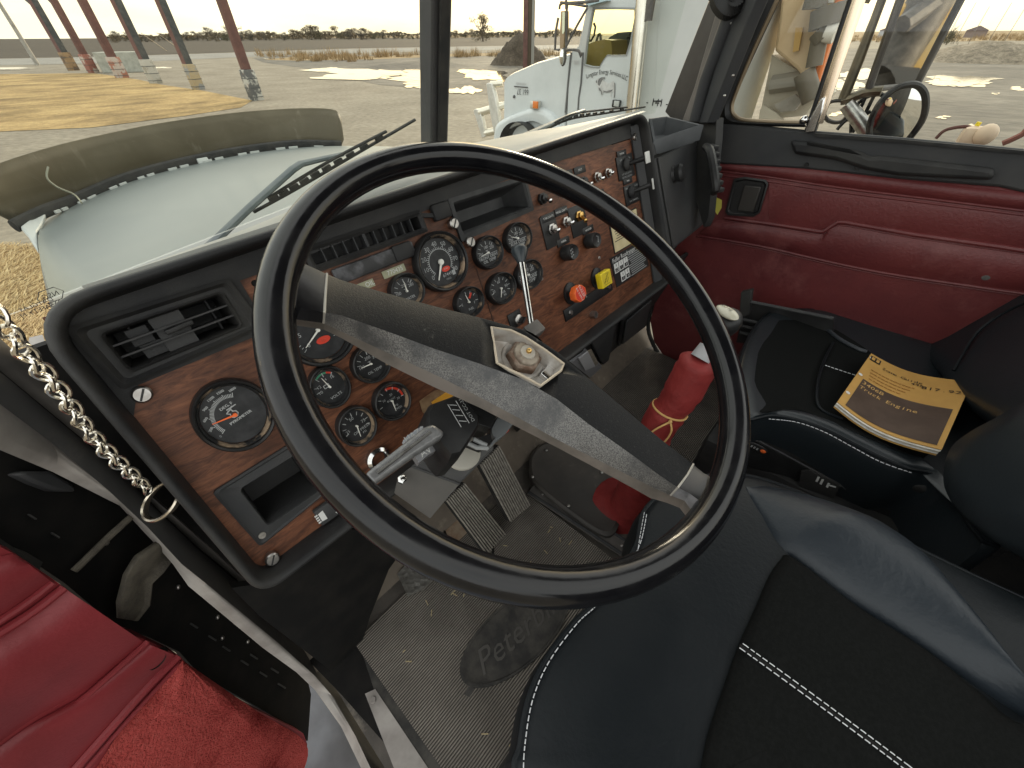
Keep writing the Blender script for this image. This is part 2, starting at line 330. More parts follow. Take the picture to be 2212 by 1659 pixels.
# surrounding bezel: profile swept round a rounded quadrilateral
def quad_round(c, r, n=7):
    out = []; L = len(c)
    for i in range(L):
        p = V((*c[i], 0)); a = V((*c[i-1], 0)); b = V((*c[(i+1) % L], 0)); da = (a-p).normalized(); db = (b-p).normalized(); ri = r[i] if isinstance(r, (list, tuple)) else r
        for k in range(n+1):
            t = k/n; q = p + da*ri*(1-t)**2 + db*ri*t**2; out.append((q.x, q.y))
    return out
def offset_rows(c, r, steps, fr, n=7):
    # steps: (inset, w, radius scale); builds matching rows of a rounded quadrilateral inset towards its centre
    rows = []
    for ins, w, rs in steps:
        cc = [(c[0][0]+ins, c[0][1]-ins), (c[1][0]-ins, c[1][1]-ins), (c[2][0]-ins, c[2][1]+ins), (c[3][0]+ins, c[3][1]+ins)]
        rows.append([fr.p(u, v, w) for u, v in quad_round(cc, [q*rs for q in r], n)])
    return rows
BC = [(-.066, .030), (1.022, .066), (1.046, -.349), (-.069, -.342)]
rows = offset_rows(BC, (.05, .05, .03, .03), [(.004, -.07, 1), (0, 0, 1), (0, .028, 1), (.002, .034, 1), (.0055, .036, .95), (.009, .034, .9), (.011, .028, .85), (.013, .012, .7), (.0145, -.004, .5)], D)
mb = MB(); mb.grid(rows, cu=True); mb.build('bezel', M['blacksoft'], dash, sharp=60)
mb = MB(); mb.prism([D.p(-.05, -.006, .001), D.p(.12, -.002, .001), D.p(.64, .019, .001), D.p(1.0, .022, .001), D.p(1.01, .058, .001), D.p(-.05, .022, .001)], D.n*.003); mb.build('upper_band', M['blacksoft'], dash)
# right-hand inner strip of the bezel is a wide flat one
mb = MB(); mb.prism([D.p(1.000, -.335, .002), D.p(1.026, -.335, .012), D.p(1.003, .045, .012), D.p(.985, .045, .002)], D.n*.004, 0); mb.build('trim_strip', M['darkgrey'], dash)
# padded top
rows = []
for k in range(25):
    u = lerp(-.020, 1.02, k/24); t = k/24
    p0 = D.p(u, lerp(.028, .064, t), .030); p1 = D.p(u, lerp(.031, .068, t), .022)
    far = [(-.064, .52, -.185), (.12, .56, -.178), (.35, .625, -.168), (.56, .69, -.166), (.80, .665, -.165), (1.02, .60, -.163)]
    for a, b in zip(far, far[1:]):
        if a[0] <= u <= b[0]+1e-6: f = lerp(V(a), V(b), (u-a[0])/(b[0]-a[0])); break
    f.x = u; g = lerp(p1, f, .10) + V((0, 0, .004)); 
    rows.append([p0, p1, lerp(p1, f, .05)+V((0, 0, -.001)), g, lerp(p1, f, .5)+V((0, 0, .005)), lerp(p1, f, .85)+V((0, 0, .003)), f, f+V((0, .02, -.05))])
mb = MB(); mb.grid(rows); mb.build('padded_top', M['dashtop'], dash, sharp=50)
# ---- left vent
mb = MB()
vo = [(-.050, .006), (.088, .004), (.094, -.056), (-.046, -.062)]
vi = [(VENT[0], VENT[3]), (VENT[1], VENT[3]), (VENT[1], VENT[2]), (VENT[0], VENT[2])]
def lerp2(a, b, t): return [(lerp(p[0], q[0], t), lerp(p[1], q[1], t)) for p, q in zip(a, b)]
rr = [[D.p(u, v, w) for u, v in quad_round(lerp2(vo, vi, t), .006, 4)] for t, w in ((0, 0), (0, .012), (.25, .014), (.5, .008), (.75, .008), (.9, .010), (1, .006))]
mb.grid(rr, cu=True); recess(mb, D, *VENT, .006, .055, inset=.004)
vent = mb.build('air_vent', [M['blacksoft']], dash)
mb = MB()
for v in (-.022, -.034): mb.box(D.at((VENT[0]+VENT[1])/2, v, -.012), (VENT[1]-VENT[0], .0018, .03))
for u in (-.012, .060): mb.box(D.at(u, -.028, -.03), (.0018, .034, .02))
mb.box(D.at(.019, -.028, -.004, 0), (.028, .036, .003)); mb.box(D.at(-.008, -.022, -.012, 0), (.018, .017, .003)); mb.box(D.at(-.004, -.038, -.010, 0), (.020, .014, .003)); mb.build('vane', M['darkgrey'], vent)
mb = MB(); mb.box(D.at(.024, -.026, .006, .05), (.026, .005, .014), .0015); mb.build('vent_knob', M['blacksoft'], vent)
# black face around that vent
mb = MB(); holed_rect(mb, D, -.060, .098, -.064, .014, [VENT], .0035); mb.poly([D.p(-.060, -.064, .0035), D.p(-.034, -.064, .0035), D.p(-.060, -.10, .0035)]); mb.build('vent_surround', M['blacksoft'], dash)
# ---- centre louvre
mb = MB()
lo = [(.174, .010), (.358, .012), (.358, -.020), (.174, -.022)]; li = [(LOUV[0], LOUV[3]), (LOUV[1], LOUV[3]), (LOUV[1], LOUV[2]), (LOUV[0], LOUV[2])]
mb.grid([[D.p(u, v, w) for u, v in quad_round(lerp2(lo, li, t), .003, 3)] for t, w in ((0, 0), (0, .008), (.5, .010), (1, .007))], cu=True); recess(mb, D, *LOUV, .007, .04)
louv = mb.build('louvre_vent', M['blacksoft'], dash)
mb = MB()
for k in range(1, 11): mb.box(D.at(lerp(LOUV[0], LOUV[1], k/11), -.0045, .001), (.0014 if k != 5 else .004, .017, .012))
mb.build('fin', M['darkgrey'], louv)
mb = MB(); mb.box(D.at(.262, -.035, .003), (.128, .021, .006), .002); mb.build('trim_plate', mat('scuffed_plastic', (.02, .02, .021), .5, col2=(.12, .12, .13), nscale=30, nlo=.48, nhi=.7), dash)
mb = MB(); mb.box(D.at(.306, -.034, .004), (.032, .022, .009), .002); mb.build('trim_cap', M['blacksoft'], dash)
mb = MB(); mb.box(D.at(.394, .001, .005), (.034, .024, .010), .003); mb.box(D.at(.372, .0, .004, -.25), (.030, .006, .006)); mb.build('bracket', M['blacksoft'], dash)
# ---- radio pocket
mb = MB(); pocket_o = [(.414, .014), (.600, .014), (.600, -.047), (.414, -.052)]; pi_ = [(TRAY[0], TRAY[3]), (TRAY[1], TRAY[3]), (TRAY[1], TRAY[2]), (TRAY[0], TRAY[2])]
mb.grid([[D.p(u, v, w) for u, v in quad_round(lerp2(pocket_o, pi_, t), .003, 3)] for t, w in ((0, 0), (0, .005), (.7, .006), (1, .002))], cu=True); recess(mb, D, *TRAY, .002, .05, inset=.012)
mb.build('radio_pocket', mat('dusty_black', (.02, .021, .022), .6, col2=(.06, .06, .06), nscale=11), dash)
# ---- ashtray slot
mb = MB(); ao = [(-.043, -.203), (.060, -.200), (.073, -.286), (-.040, -.298)]; ai = [(ASH[0], ASH[3]), (ASH[1], ASH[3]), (ASH[1], ASH[2]), (ASH[0], ASH[2])]
mb.grid([[D.p(u, v, w) for u, v in quad_round(lerp2(ao, ai, t), .006, 4)] for t, w in ((0, 0), (0, .004), (.15, .006), (.3, .004), (.95, .005), (1, .003))], cu=True); recess(mb, D, *ASH, .003, .09)
ash = mb.build('ashtray', M['darkgrey'], dash)
for i, k in enumerate(((-.031, -.285), (.060, -.21))):
    mb = MB(); mb.lathe(D.at(*k, .005), [(.0045, 0), (.0042, .0012), (.0015, .0012), (.001, .0003)], 14, cap1=True); mb.build('screw', M['steel'], ash)
# ---- gauges
GM = [M['dial'], M['gaugewhite'], M['red'], M['green'], M['dimwhite'], M['blackink']]
def gauge(u, v, rx, ry, kind, rot=0.0, title='', title2='', nums=(), needle=0.0, big=False, label=None):
    R = max(rx, ry); sx, sy = rx/R, ry/R; fr = D.at(u, v, 0)
    mb = MB()
    if big: pr = [(R, 0), (R, .010), (R*.985, .0145), (R*.95, .0165), (R*.90, .0150), (R*.885, .012), (R*.86, .013), (R*.83, .011), (R*.80, .005)]
    else: pr = [(R, 0), (R, .009), (R*.975, .0125), (R*.93, .0135), (R*.89, .0125), (R*.87, .010), (R*.84, .0105), (R*.81, .009), (R*.775, .004)]
    mb.lathe(fr, pr[:6], 40, sx, sy, m=0); mb.lathe(fr, pr[5:], 40, sx, sy, m=1)
    g = mb.build('gauge', [M['black'], M['gaugering']], dash, label=label)
    df = D.at(u, v, .004, rot); q = Fr(df.o, df.ex, df.ey)
    def P(r, a, w=.0006): # angle measured clockwise from up
        x, y = r*R*math.sin(a), r*R*math.cos(a); c, s_ = math.cos(rot), math.sin(rot); X, Y = x*c - y*s_, x*s_ + y*c
        return D.p(u+X*sx, v+Y*sy, .004+w)
    mb = MB(); mb.poly([P(.79, 2*math.pi*k/40, 0) for k in range(40)], 0)
    def tick(a, r0, r1, wd, m=1):
        da = wd/max(r0, .1)/2; mb.poly([P(r0, a-da), P(r0, a+da), P(r1, a+da*r0/r1), P(r1, a-da*r0/r1)], m)
    def arc(a0, a1, r0, r1, m):
        for k in range(8):
            b0, b1 = lerp(a0, a1, k/8), lerp(a0, a1, (k+1)/8); mb.poly([P(r0, b0, .0005), P(r0, b1, .0005), P(r1, b1, .0005), P(r1, b0, .0005)], m)
    def lab(st, x, y, size, m=1, r2=0.0, bold=False):
        c, s_ = math.cos(rot), math.sin(rot); X, Y = x*R*c - y*R*s_, x*R*s_ + y*R*c
        f2 = D.at(u+X*sx, v+Y*sy, .0048, rot+r2); mb.text(st, f2, size*R, m)
        if bold: mb.text(st, D.at(u+X*sx+.012*R, v+Y*sy, .0048, rot+r2), size*R, m)
    A = rad
    if kind == 'temp':
        for a in (-75, -52, -25, 5, 35, 48): tick(A(a), .50, .70, .045 if a in (5, 48) else .03)
        lab(nums[0], -.48, .02, .22); lab(nums[1], -.02, .33, .22); lab(nums[2], .38, .22, .22)
        for dx in (-.06, .04, .10): lab('T', dx-.05, .02, .30) if dx == .04 else None
        mb.poly([P(.70, A(a), .0004) for a in range(100, 261, 10)] , 5) if title2 else None
        if title2:
            mb.poly([P(.72, A(97), .0005), P(.72, A(100), .0005), P(.72, A(-100), .0005), P(.72, A(-97), .0005)], 4)
            lab(title, 0, -.26, .22, 1, bold=True); lab(title2, 0, -.48, .22, 1, bold=True)
        else: lab(title, .06, -.42, .19)
    elif kind == 'volt':
        arc(A(-30), A(22), .62, .70, 3); arc(A(22), A(45), .62, .70, 2)
        for a in (-88, -66, -30, 5, 45): tick(A(a), .50, .70, .04 if a in (5, 45) else .025)
        lab('10', -.50, -.02, .2); lab('12', -.42, .22, .2); lab('14', .0, .36, .18); lab('16', .38, .30, .2); lab('VOLTS', .05, -.52, .19)
        for x0, y0, x1, y1 in ((-.22, .02, .05, .02), (-.22, .16, .05, .16), (-.22, .02, -.22, .16), (.05, .02, .05, .16)):
            mb.tube([q.p(x0*R*sx, y0*R*sy, .0008), q.p(x1*R*sx, y1*R*sy, .0008)], .0006, 5, m=1)
    elif kind == 'press':
        for k in range(9): tick(A(-100+k*27), .52, .70, .045 if k % 2 == 0 else .03)
        lab(nums[0], -.50, .0, .2); lab(nums[1], -.02, .42, .22); lab(nums[2], .42, .0, .22); lab(title, .12, -.30, .2); lab(title2, .18, -.50, .16)
    elif kind == 'boost':
        arc(A(-5), A(95), .60, .72, 2)
        for a in (-95, -60, -30, 0, 30, 62, 95): tick(A(a), .55, .72, .035)
        lab('10', -.36, .20, .17); lab('20', .10, .30, .17); lab('30', .38, -.06, .17); lab(title, .02, .06, .15); lab('PSI', .14, -.34, .15); lab(title2, .18, -.52, .15)
    elif kind == 'fuel':
        for a in (-88, -45, 0, 30, 60, 100): tick(A(a), .52, .70, .04)
        tick(A(38), .25, .62, .14, 2); lab('E', -.45, -.0, .2); lab('F', .40, -.2, .2); lab(title, .05, -.48, .18)
    elif kind == 'pyro':
        for k in range(37): a = A(-112 + k*4.05); tick(a, .47, .57 if k % 6 else .60, .02)
        for k, st in enumerate(('0', '300', '600', '900', '1200', '1500', '1800')):
            a = A(-112 + k*24.3); lab(st, .68*math.sin(a), .68*math.cos(a), .09, 1 if k else 4, r2=-a*.35 if k not in (0, 6) else 0, bold=k > 0)
        lab('DEG. F', -.02, .30, .11, bold=True); lab('PYROMETER', .06, -.15, .105, bold=True)
        pts = [q.p(R*sx*x, R*sy*y, .0009) for x, y in ((-.13, .13), (-.05, .16), (.02, .17), (.03, .10), (.09, .07), (.10, .0), (.04, -.06), (-.06, -.05), (-.10, .01), (-.07, .07))]
        mb.tube(pts, .0009, 5, closed=True, m=1); mb.tube([q.p(0, R*.17, .0009), q.p(.004, R*.23, .0009)], .0008, 5, m=1); mb.tube([q.p(-.003, R*.21, .0009), q.p(.008, R*.21, .0009)], .0008, 5, m=1)
    elif kind == 'speed':
        for k in range(33): a = A(-130 + k*260/32); tick(a, .44, .50 if k % 4 else .54, .018)
        for k in range(60):
            a0, a1 = A(-130 + k*260/60), A(-130 + (k+1)*260/60); mb.poly([P(.42, a0), P(.42, a1), P(.44, a1), P(.44, a0)], 1)
        for k in range(9): a = A(-130 + k*32.5); lab(str(k*10), .61*math.sin(a), .61*math.cos(a), .20, 1 if k > 2 else 4)
        mb.poly([P(.0, 0, .0006) + (q.ex*.17*math.cos(t*.314)*R*sx + q.ey*.09*math.sin(t*.314)*R*sy) + q.p(.12*R, -.26*R, 0) - q.o for t in range(20)], 2)
        lab('miles', .12, -.26, .085, 1); lab('67449', .10, -.47, .15, 1); mb.poly([q.p(R*(.36+a), R*(-.46+b), .0008) for a, b in ((-.06, -.07), (.07, -.07), (.07, .08), (-.06, .08))], 1); lab('2', .365, -.455, .12, 5); lab('MILES', .10, -.62, .08, 4)
    elif kind == 'tach':
        for k in range(31): a = A(-125 + k*250/30); tick(a, .60, .66 if k % 5 else .70, .018, 1)
        for k in range(7): a = A(-125 + k*250/6); lab(str(k*5), .48*math.sin(a), .48*math.cos(a), .17)
        mb.poly([q.p(R*(.02+.20*math.cos(t*.314)), R*(-.30+.10*math.sin(t*.314)), .0008) for t in range(20)], 2); lab('rpm', .02, -.30, .10, 1)
    mb.build('dial_face', GM, g, weld=False)
    mb = MB(); a = A(needle); L0, L1 = (.0, .58) if kind != 'speed' else (-.05, .62); wd = .05 if kind != 'speed' else .085
    if kind in ('temp', 'volt', 'press', 'boost', 'fuel'): wd = .06; L0, L1 = 0.0, .55
    ti = wd*.35; sn, cs = math.sin(a), math.cos(a); base = [P(0, 0, .003)]
    def N(r, off, w): return P(0, 0, w) + (D.p(R*(r*sn+off*cs)*sx, R*(r*cs-off*sn)*sy, 0) - D.o)
    if rot:
        s2, c2 = math.sin(a-rot), math.cos(a-rot)
        def N(r, off, w): return P(0, 0, w) + (D.p(R*(r*s2+off*c2)*sx, R*(r*c2-off*s2)*sy, 0) - D.o)
    mb.prism([N(L0, -wd/2, .003), N(L0, wd/2, .003), N(L1, ti/2, .003), N(L1, -ti/2, .003)], D.n*.0008)
    mb.lathe(D.at(u, v, .0045), [(R*(.09 if kind == 'speed' else .05), 0), (R*(.09 if kind == 'speed' else .05), .004)], 14, cap1=True)
    mb.build('needle', M['orange'] if kind == 'pyro' else M['needle'], g)
    return g
M['gaugering'] = mat('worn_gauge_ring', (.025, .025, .026), .4, spec=.5, col2=(.34, .25, .17), nscale=38, nlo=.50, nhi=.62, metal=.35)
gauge(.4595, -.0835, .0325, .0275, 'temp', title='FRONT DRIVE', title2='OIL TEMP', nums=('100', '180', '250'), needle=-95)
gauge(.5374, -.0815, .0345, .0270, 'temp', title='REAR DRIVE', title2='OIL TEMP', nums=('100', '180', '250'), needle=-62)
gauge(.4639, -.1491, .0345, .0280, 'press', title='AIR', title2='PSI', nums=('30', '60', '90'), needle=-158)
gauge(.3868, -.1442, .0305, .0255, 'fuel', title='FUEL', needle=-10)
gauge(.5394, -.1504, .0365, .0275, 'temp', title='MAIN TRANS', title2='OIL TEMP', nums=('100', '180', '250'), needle=-75)
gauge(.1933, -.2231, .0295, .0300, 'boost', title='BOOST', title2='PRESS', needle=-175)
gauge(.1317, -.2272, .0278, .0300, 'press', rot=.1, title='OIL PRESS', title2='PSI', nums=('25', '50', '75'), needle=-165)
gauge(.1256, -.1587, .0265, .0298, 'volt', rot=.1, needle=-10)
gauge(.1897, -.1577, .0285, .0280, 'temp', title='OIL TEMP', nums=('100', '200', '300'), needle=-85)
gauge(.2867, -.0868, .0288, .0262, 'temp', title='WATER', nums=('100', '200', '280'), needle=2)
gauge(.322, -.160, .029, .026, 'press', title='AIR', title2='', nums=('50', '100', '150'), needle=-120)
gauge(.0194, -.1346, .0400, .0440, 'pyro', rot=.14, needle=-77, big=True)
gauge(.3613, -.0676, .0485, .0455, 'speed', needle=-148, big=True)
gauge(.147, -.086, .047, .047, 'tach', needle=-120, big=True)
# ---- screws with big slotted heads
SL = mat('slot_dark', (.03, .03, .03), .6)
def screw_px(x, y, r=.0085):
    u, v = dpx(x, y, .008); mb = MB(); mb.lathe(D.at(u, v, 0), [(r*.85, 0), (r*.85, .004), (r, .005), (r, .010), (r*.8, .012)], 20, cap1=True, m=0); mb.box(D.at(u, v, .0122, .9), (r*1.5, r*.22, .0008), m=1); mb.build('panel_screw', [M['steel'], SL], dash)
for q in ((980, 483), (1016, 523), (1371, 296), (307, 852), (588, 1207)): screw_px(*q)
u, v = dpx(1283, 680, .006); mb = MB(); mb.lathe(D.at(u, v, 0), [(.009, 0), (.009, .012), (.004, .012), (.004, .006)], 6, cap1=True); mb.build('hex_bolt', M['steel'], dash)
for q in ((1170, 602), (1295, 557), (551, 612)): u, v = dpx(*q); mb = MB(); mb.lathe(D.at(u, v, 0), [(.004, 0), (.003, .0015)], 10, cap1=True); mb.build('small_screw', M['steel'] if q[0] != 551 else M['gapblack'], dash)
# ---- tape labels, name plates
mb = MB(); mb.box(D.at(.2825, -.0548, .0012, -.0), (.038, .0105, .0012), m=0); mb.text('770435', D.at(.284, -.0548, .0022), .009, 1); mb.build('tape_label', [M['paleolive'], M['white']], dash)
mb = MB(); mb.box(D.at(.232, -.058, .0012), (.030, .0105, .0012), m=0); mb.text('OIL', D.at(.240, -.058, .0022), .009, 1); mb.build('tape_label', [M['paleolive'], M['white']], dash)
def plate(pxc, su, sv, st='', size=.006, rot=0):
    u, v = dpx(*pxc); mb = MB(); mb.box(D.at(u, v, .0015, rot), (su, sv, .003), .0006, m=0)
    if st: mb.text(st, D.at(u, v, .0032, rot), size, 1)
    mb.build('name_plate', [M['black'], M['white']], dash, weld=False)
def zf(x, y): return (1140.6+x/7.58, 276.5+y/7.58)
def zs(x, y): return (1152+x/6.26, 449.3+y/6.26)
for c, s in ((zs(190, 130), 'CAB LIGHTS'), (zs(367, 45), 'PANEL LIGHTS'), (zs(395, 455), 'WIPER'), (zs(730, 295), 'WASHER'), (zf(620, 765), 'FOG'), (zf(835, 690), 'SPOT'), (zf(1520, 425), 'ENGINE'), (zf(1620, 868), 'FAN'), (zf(1150, 1080), 'HEAT')): plate(c, .040, .014, s, .0058)
def toggle(base, tip, plate_c=None, col='steel', ps=(.040, .052), big=False):
    u, v = dpx(*base)
    if plate_c: pu, pv = dpx(*plate_c); mbp = MB(); mbp.box(D.at(pu, pv, .0012), (ps[0], ps[1], .0024), .0005); mbp.build('switch_plate', M['black'], dash)
    mb = MB(); mb.lathe(D.at(u, v, 0), [(.011, .001), (.011, .006), (.008, .007), (.008, .012), (.004, .013)], 6 if not big else 18, sx=1.1, cap1=True)
    sw = mb.build('toggle_switch', M[col] if not big else M['black'], dash)
    a = D.p(u, v, .010); b = onpl(tip[0], tip[1], D.o + D.n*.028, D.n)
    mb = MB(); mb.tube([a, lerp(a, b, .8), b, b + (b-a)*.06], [.0022, .0034, .0042, .002], 10); mb.build('lever', M['brass' if col == 'brass' else 'chrome'] if not big else M['black'], sw)
    return sw
toggle(zs(235, 290), zs(345, 300), zs(225, 315), ps=(.046, .062))
toggle(zs(425, 195), zs(535, 195), col='steel')
toggle(zs(600, 115), zs(710, 172), zs(600, 170), col='brass', ps=(.056, .060))
toggle(zf(215, 1165), zf(375, 1195), col='black'); toggle(zf(880, 890), zf(1045, 917), col='black'); toggle(zf(1105, 815), zf(1230, 823)); toggle(zf(1280, 750), zf(1380, 727))
def big_switch(base, tip, pc, ps, tabc, tabs, txt):
    pu, pv = dpx(*pc); mb = MB(); mb.box(D.at(pu, pv, .0015), (*ps, .003), .0006, m=0)
    for s, du, dv, sz in txt: mb.text(s, D.at(pu+du, pv+dv, .0033), sz, 1)
    mb.build('switch_plate', [M['black'], M['dimwhite']], dash, weld=False)
    u, v = dpx(*base); mb = MB(); mb.lathe(D.at(u, v, 0), [(.014, .002), (.014, .008), (.010, .012), (.006, .014)], 20, cap1=True); sw = mb.build('rotary_switch', M['blacksoft'], dash)
    a = D.p(u, v, .010); b = onpl(tip[0], tip[1], D.o + D.n*.045, D.n); mb = MB(); mb.tube([a, b], [.0045, .006], 12); mb.build('lever', M['black'], sw)
    f = Fr(b, D.ex, D.ey); mb = MB(); mb.box(f.at(.006, 0, .004), tabs, .001); mb.build('lever_tab', M['whiteplastic'], sw)
big_switch(zf(1580, 605), zf(1910, 495), zf(1585, 640), (.072, .050), None, (.020, .024, .003), (('OFF', -.018, .016, .006), ('ON', .02, .016, .006), ('LIFT AXLE DOWN', 0, -.014, .0055), ('BEFORE LOADING', 0, -.021, .0055)))
big_switch(zf(1660, 1055), zf(2000, 930), zf(1700, 1075), (.072, .045), None, (.005, .024, .003), (('MANUAL', -.018, .015, .006), ('AUTO', .02, .015, .006), ('FAN CONTROL', 0, -.015, .006)))
# ---- push knobs
def push_knob(basepx, facepx, st, r=.0165):
    u, v = dpx(*basepx); u2, v2 = dpx(facepx[0], facepx[1], .026); fr = D.at(u2, v2, 0)
    mb = MB(); mb.lathe(fr, [(r*.7, 0), (r*.8, .004), (r, .006), (r*1.02, .024), (r*.9, .028), (r*.8, .027)], 26, 1.08, .95, cap1=True, m=0)
    if st == 'w':
        for k in range(3): mb.tube([fr.p(-.006+.004*math.cos(t*.5), .006-k*.006+.002*math.sin(t*1.0), .0275) for t in range(8)], .0006, 5, m=1)
    else: mb.tube([fr.p(.003, -.006, .0275), fr.p(.006, .006, .0275), fr.p(0, .008, .0275)], .0006, 5, m=1)
    mb.build('push_knob', [M['black'], M['dimwhite']], dash)
push_knob(zs(440, 610), zs(540, 595), 'w'); push_knob(zs(770, 480), zs(852, 432), 'x')
def brake_knob(basepx, facepx, sides, R, matn, facem, lines, inkm, nm, face_rot=0):
    u, v = dpx(*basepx); mb = MB(); mb.lathe(D.at(u, v, 0), [(.0215, 0), (.0215, .004), (.017, .007), (.010, .008)], 28, 1.0, 1.1, cap1=True); bs = mb.build('air_valve', M['black'], dash)
    u2, v2 = dpx(facepx[0], facepx[1], .048); p0 = D.p(u, v, .006); fc = D.p(u2, v2, .030); ax = D.n
    mb = MB(); mb.tube([p0, fc], [.007, .007], 14, m=1); mb.tube([lerp(p0, fc, .35), fc + D.n*.004], [.0075, .011], 16, m=0)
    f = Fr(fc, D.ex, D.ey); ph = math.pi/sides + face_rot
    mb.lathe(f, [(R*.55, 0), (R*.94, .001), (R, .004), (R, .014), (R*.95, .017), (R*.86, .0165)], sides, 1.1, .95, m=0, ph=ph)
    k = mb.build('valve_knob', [M[matn], M['whiteplastic']], bs, bevel=.0012, sharp=30)
    mb = MB(); ff = f.at(0, 0, .0166); mb.poly([ff.p(R*.87*1.1*math.cos(2*math.pi*i/sides+ph), R*.87*.95*math.sin(2*math.pi*i/sides+ph), 0) for i in range(sides)], 0)
    for s, du, dv, sz, ro in lines: mb.text(s, ff.at(du, dv, .0004, ro), sz, 1)
    mb.build('knob_face', [M[facem], M[inkm]], bs, weld=False)
brake_knob((1231, 634), (1256, 634), 8, .0185, 'orange', 'red', [('TRAILER', .003, .004, .0082, -1.2), ('AIR SUPPLY', -.005, .0, .0066, -1.2), ('PULL TO EVACUATE', .011, -.002, .0028, -1.2)], 'white', 'red')
brake_knob((1288, 601), (1312, 602), 4, .0245, 'yellow', 'yellowlabel', [('PARKING', -.0015, .002, .0065, .8), ('BRAKE', .003, -.003, .0042, .8), ('PULL TO APPLY', 0, -.011, .0026, .0), ('PUSH', .0, .011, .0026, .0)], 'blackink', 'yellow')
mb = MB(); u, v = .71, -.268; mb.box(D.at(u, v, .002, .0), (.19, .026, .004), .0008, m=0)
for du in (-.075, .08): mb.lathe(D.at(u+du, v, .004), [(.006, 0), (.005, .003)], 6, cap1=True, m=1)
mb.build('valve_plate', [M['black'], M['steel']], dash)
# ---- warning sticker and shift pattern plate
mb = MB(); c = [(.838, -.128), (.968, -.128), (.972, -.206), (.842, -.206)]; mb.prism([D.p(*q, .0005) for q in c], D.n*.0012, 0); mb.poly([D.p(.905+math.copysign(.061, a), -.167+math.copysign(.036, b), .0021) for a, b in ((-1, 1), (1, 1), (1, -1), (-1, -1))], 1)
mb.text('WARNING!', D.at(.912, -.140, .0026), .014, 2); 
for k in range(6): mb.box(D.at(.900+.004*math.sin(k*2.0), -.152-k*.0055, .0023), (.085+.014*math.sin(k*1.7), .0016, .0003), m=2)
mb.build('warning_sticker', [M['black'], M['ivory'], M['blackink']], dash, weld=False)
mb = MB(); c = [(.818, -.209), (.982, -.209), (.990, -.283), (.826, -.283)]; mb.prism([D.p(*q, .0005) for q in c], D.n*.0012, 0)
mb.text('Fuller Roadranger', D.at(.880, -.219, .0023), .015, 1)
for i, (a, b) in enumerate((('R', 'LO'), ('5', '1'), ('7', '3'), ('', ''), ('6', '2'), ('8', '4'))):
    cu, cv = .838+(i % 3)*.022, -.238-(i//3)*.028
    if not a: continue
    mb.box(D.at(cu, cv, .0021), (.019, .023, .0006), m=1); mb.box(D.at(cu, cv-.005, .0025), (.014, .009, .0005), m=0); mb.text(a, D.at(cu, cv+.006, .0029), .010, 0); mb.text(b, D.at(cu, cv-.005, .0031), .009, 1)
for k in range(11): mb.box(D.at(.935+.003*math.sin(k*2.1), -.226-k*.0052, .0021), (.075+.012*math.sin(k*1.3), .0018, .0004), m=2)
mb.build('shift_pattern_plate', [M['black'], M['white'], M['dimwhite']], dash, weld=False)
# ---- ignition, lighter, headlamp rocker
u, v = dpx(1112, 690); mb = MB(); mb.box(D.at(u, v, .0015), (.034, .030, .003), .0006, m=0); mb.lathe(D.at(u+.003, v-.002, .003), [(.010, 0), (.010, .006), (.006, .008)], 18, cap1=True, m=1); mb.box(D.at(u+.003, v-.002, .016, .5), (.014, .003, .016), .001, m=0); mb.build('ignition_switch', [M['black'], M['steel']], dash)
u, v = dpx(815, 990); mb = MB(); mb.lathe(D.at(u, v, 0), [(.0185, 0), (.0185, .008), (.014, .012), (.012, .010)], 26, m=0); mb.lathe(D.at(u, v, 0), [(.012, .010), (.011, -.01)], 26, cap1=True, m=1); mb.build('cigarette_lighter', [M['chrome'], M['black']], dash)
mb = MB(); fr = D.at(.045, -.312, .002, -.02); mb.box(fr.at(0, 0, .003), (.034, .026, .010), .002, m=0)
mb.poly([fr.p(-.012+a, .0+b, .0083) for a, b in ((-.002, -.006), (.005, -.007), (.005, .008), (-.002, .007))], 1)
for k in range(4): mb.box(fr.at(-.017, -.005+k*.0038, .0083), (.004, .0022, .0004), m=1)
for dv, s in ((.006, 1), (-.006, -1)): mb.poly([fr.p(.008, dv-.003*s, .0083), fr.p(.012, dv+.002*s, .0083), fr.p(.008, dv+.006*s, .0083), fr.p(.005, dv+.001*s, .0083)], 1)
mb.build('headlamp_rocker', [M['darkgrey'], M['white']], dash)
mb = MB(); mb.prism([D.p(*dpx(*q), .0006) for q in ((905, 866), (935, 845), (985, 825), (1000, 850), (930, 905), (912, 890))], D.n*.001, 0); mb.prism([D.p(*dpx(*q), .002) for q in ((930, 868), (978, 836), (990, 846), (938, 880))], D.n*.001, 1); mb.build('torn_sticker', [mat('old_glue', (.26, .17, .09), .7, col2=(.14, .07, .035), nscale=40), mat('amber_tape', (.62, .30, .03), .5)], dash)
# panel seam
mb = MB(); mb.box(D.at(.4285, -.20, .0004), (.0022, .20, .0008)); mb.build('panel_seam', mat('seam_dark', (.05, .022, .014), .7), dash)
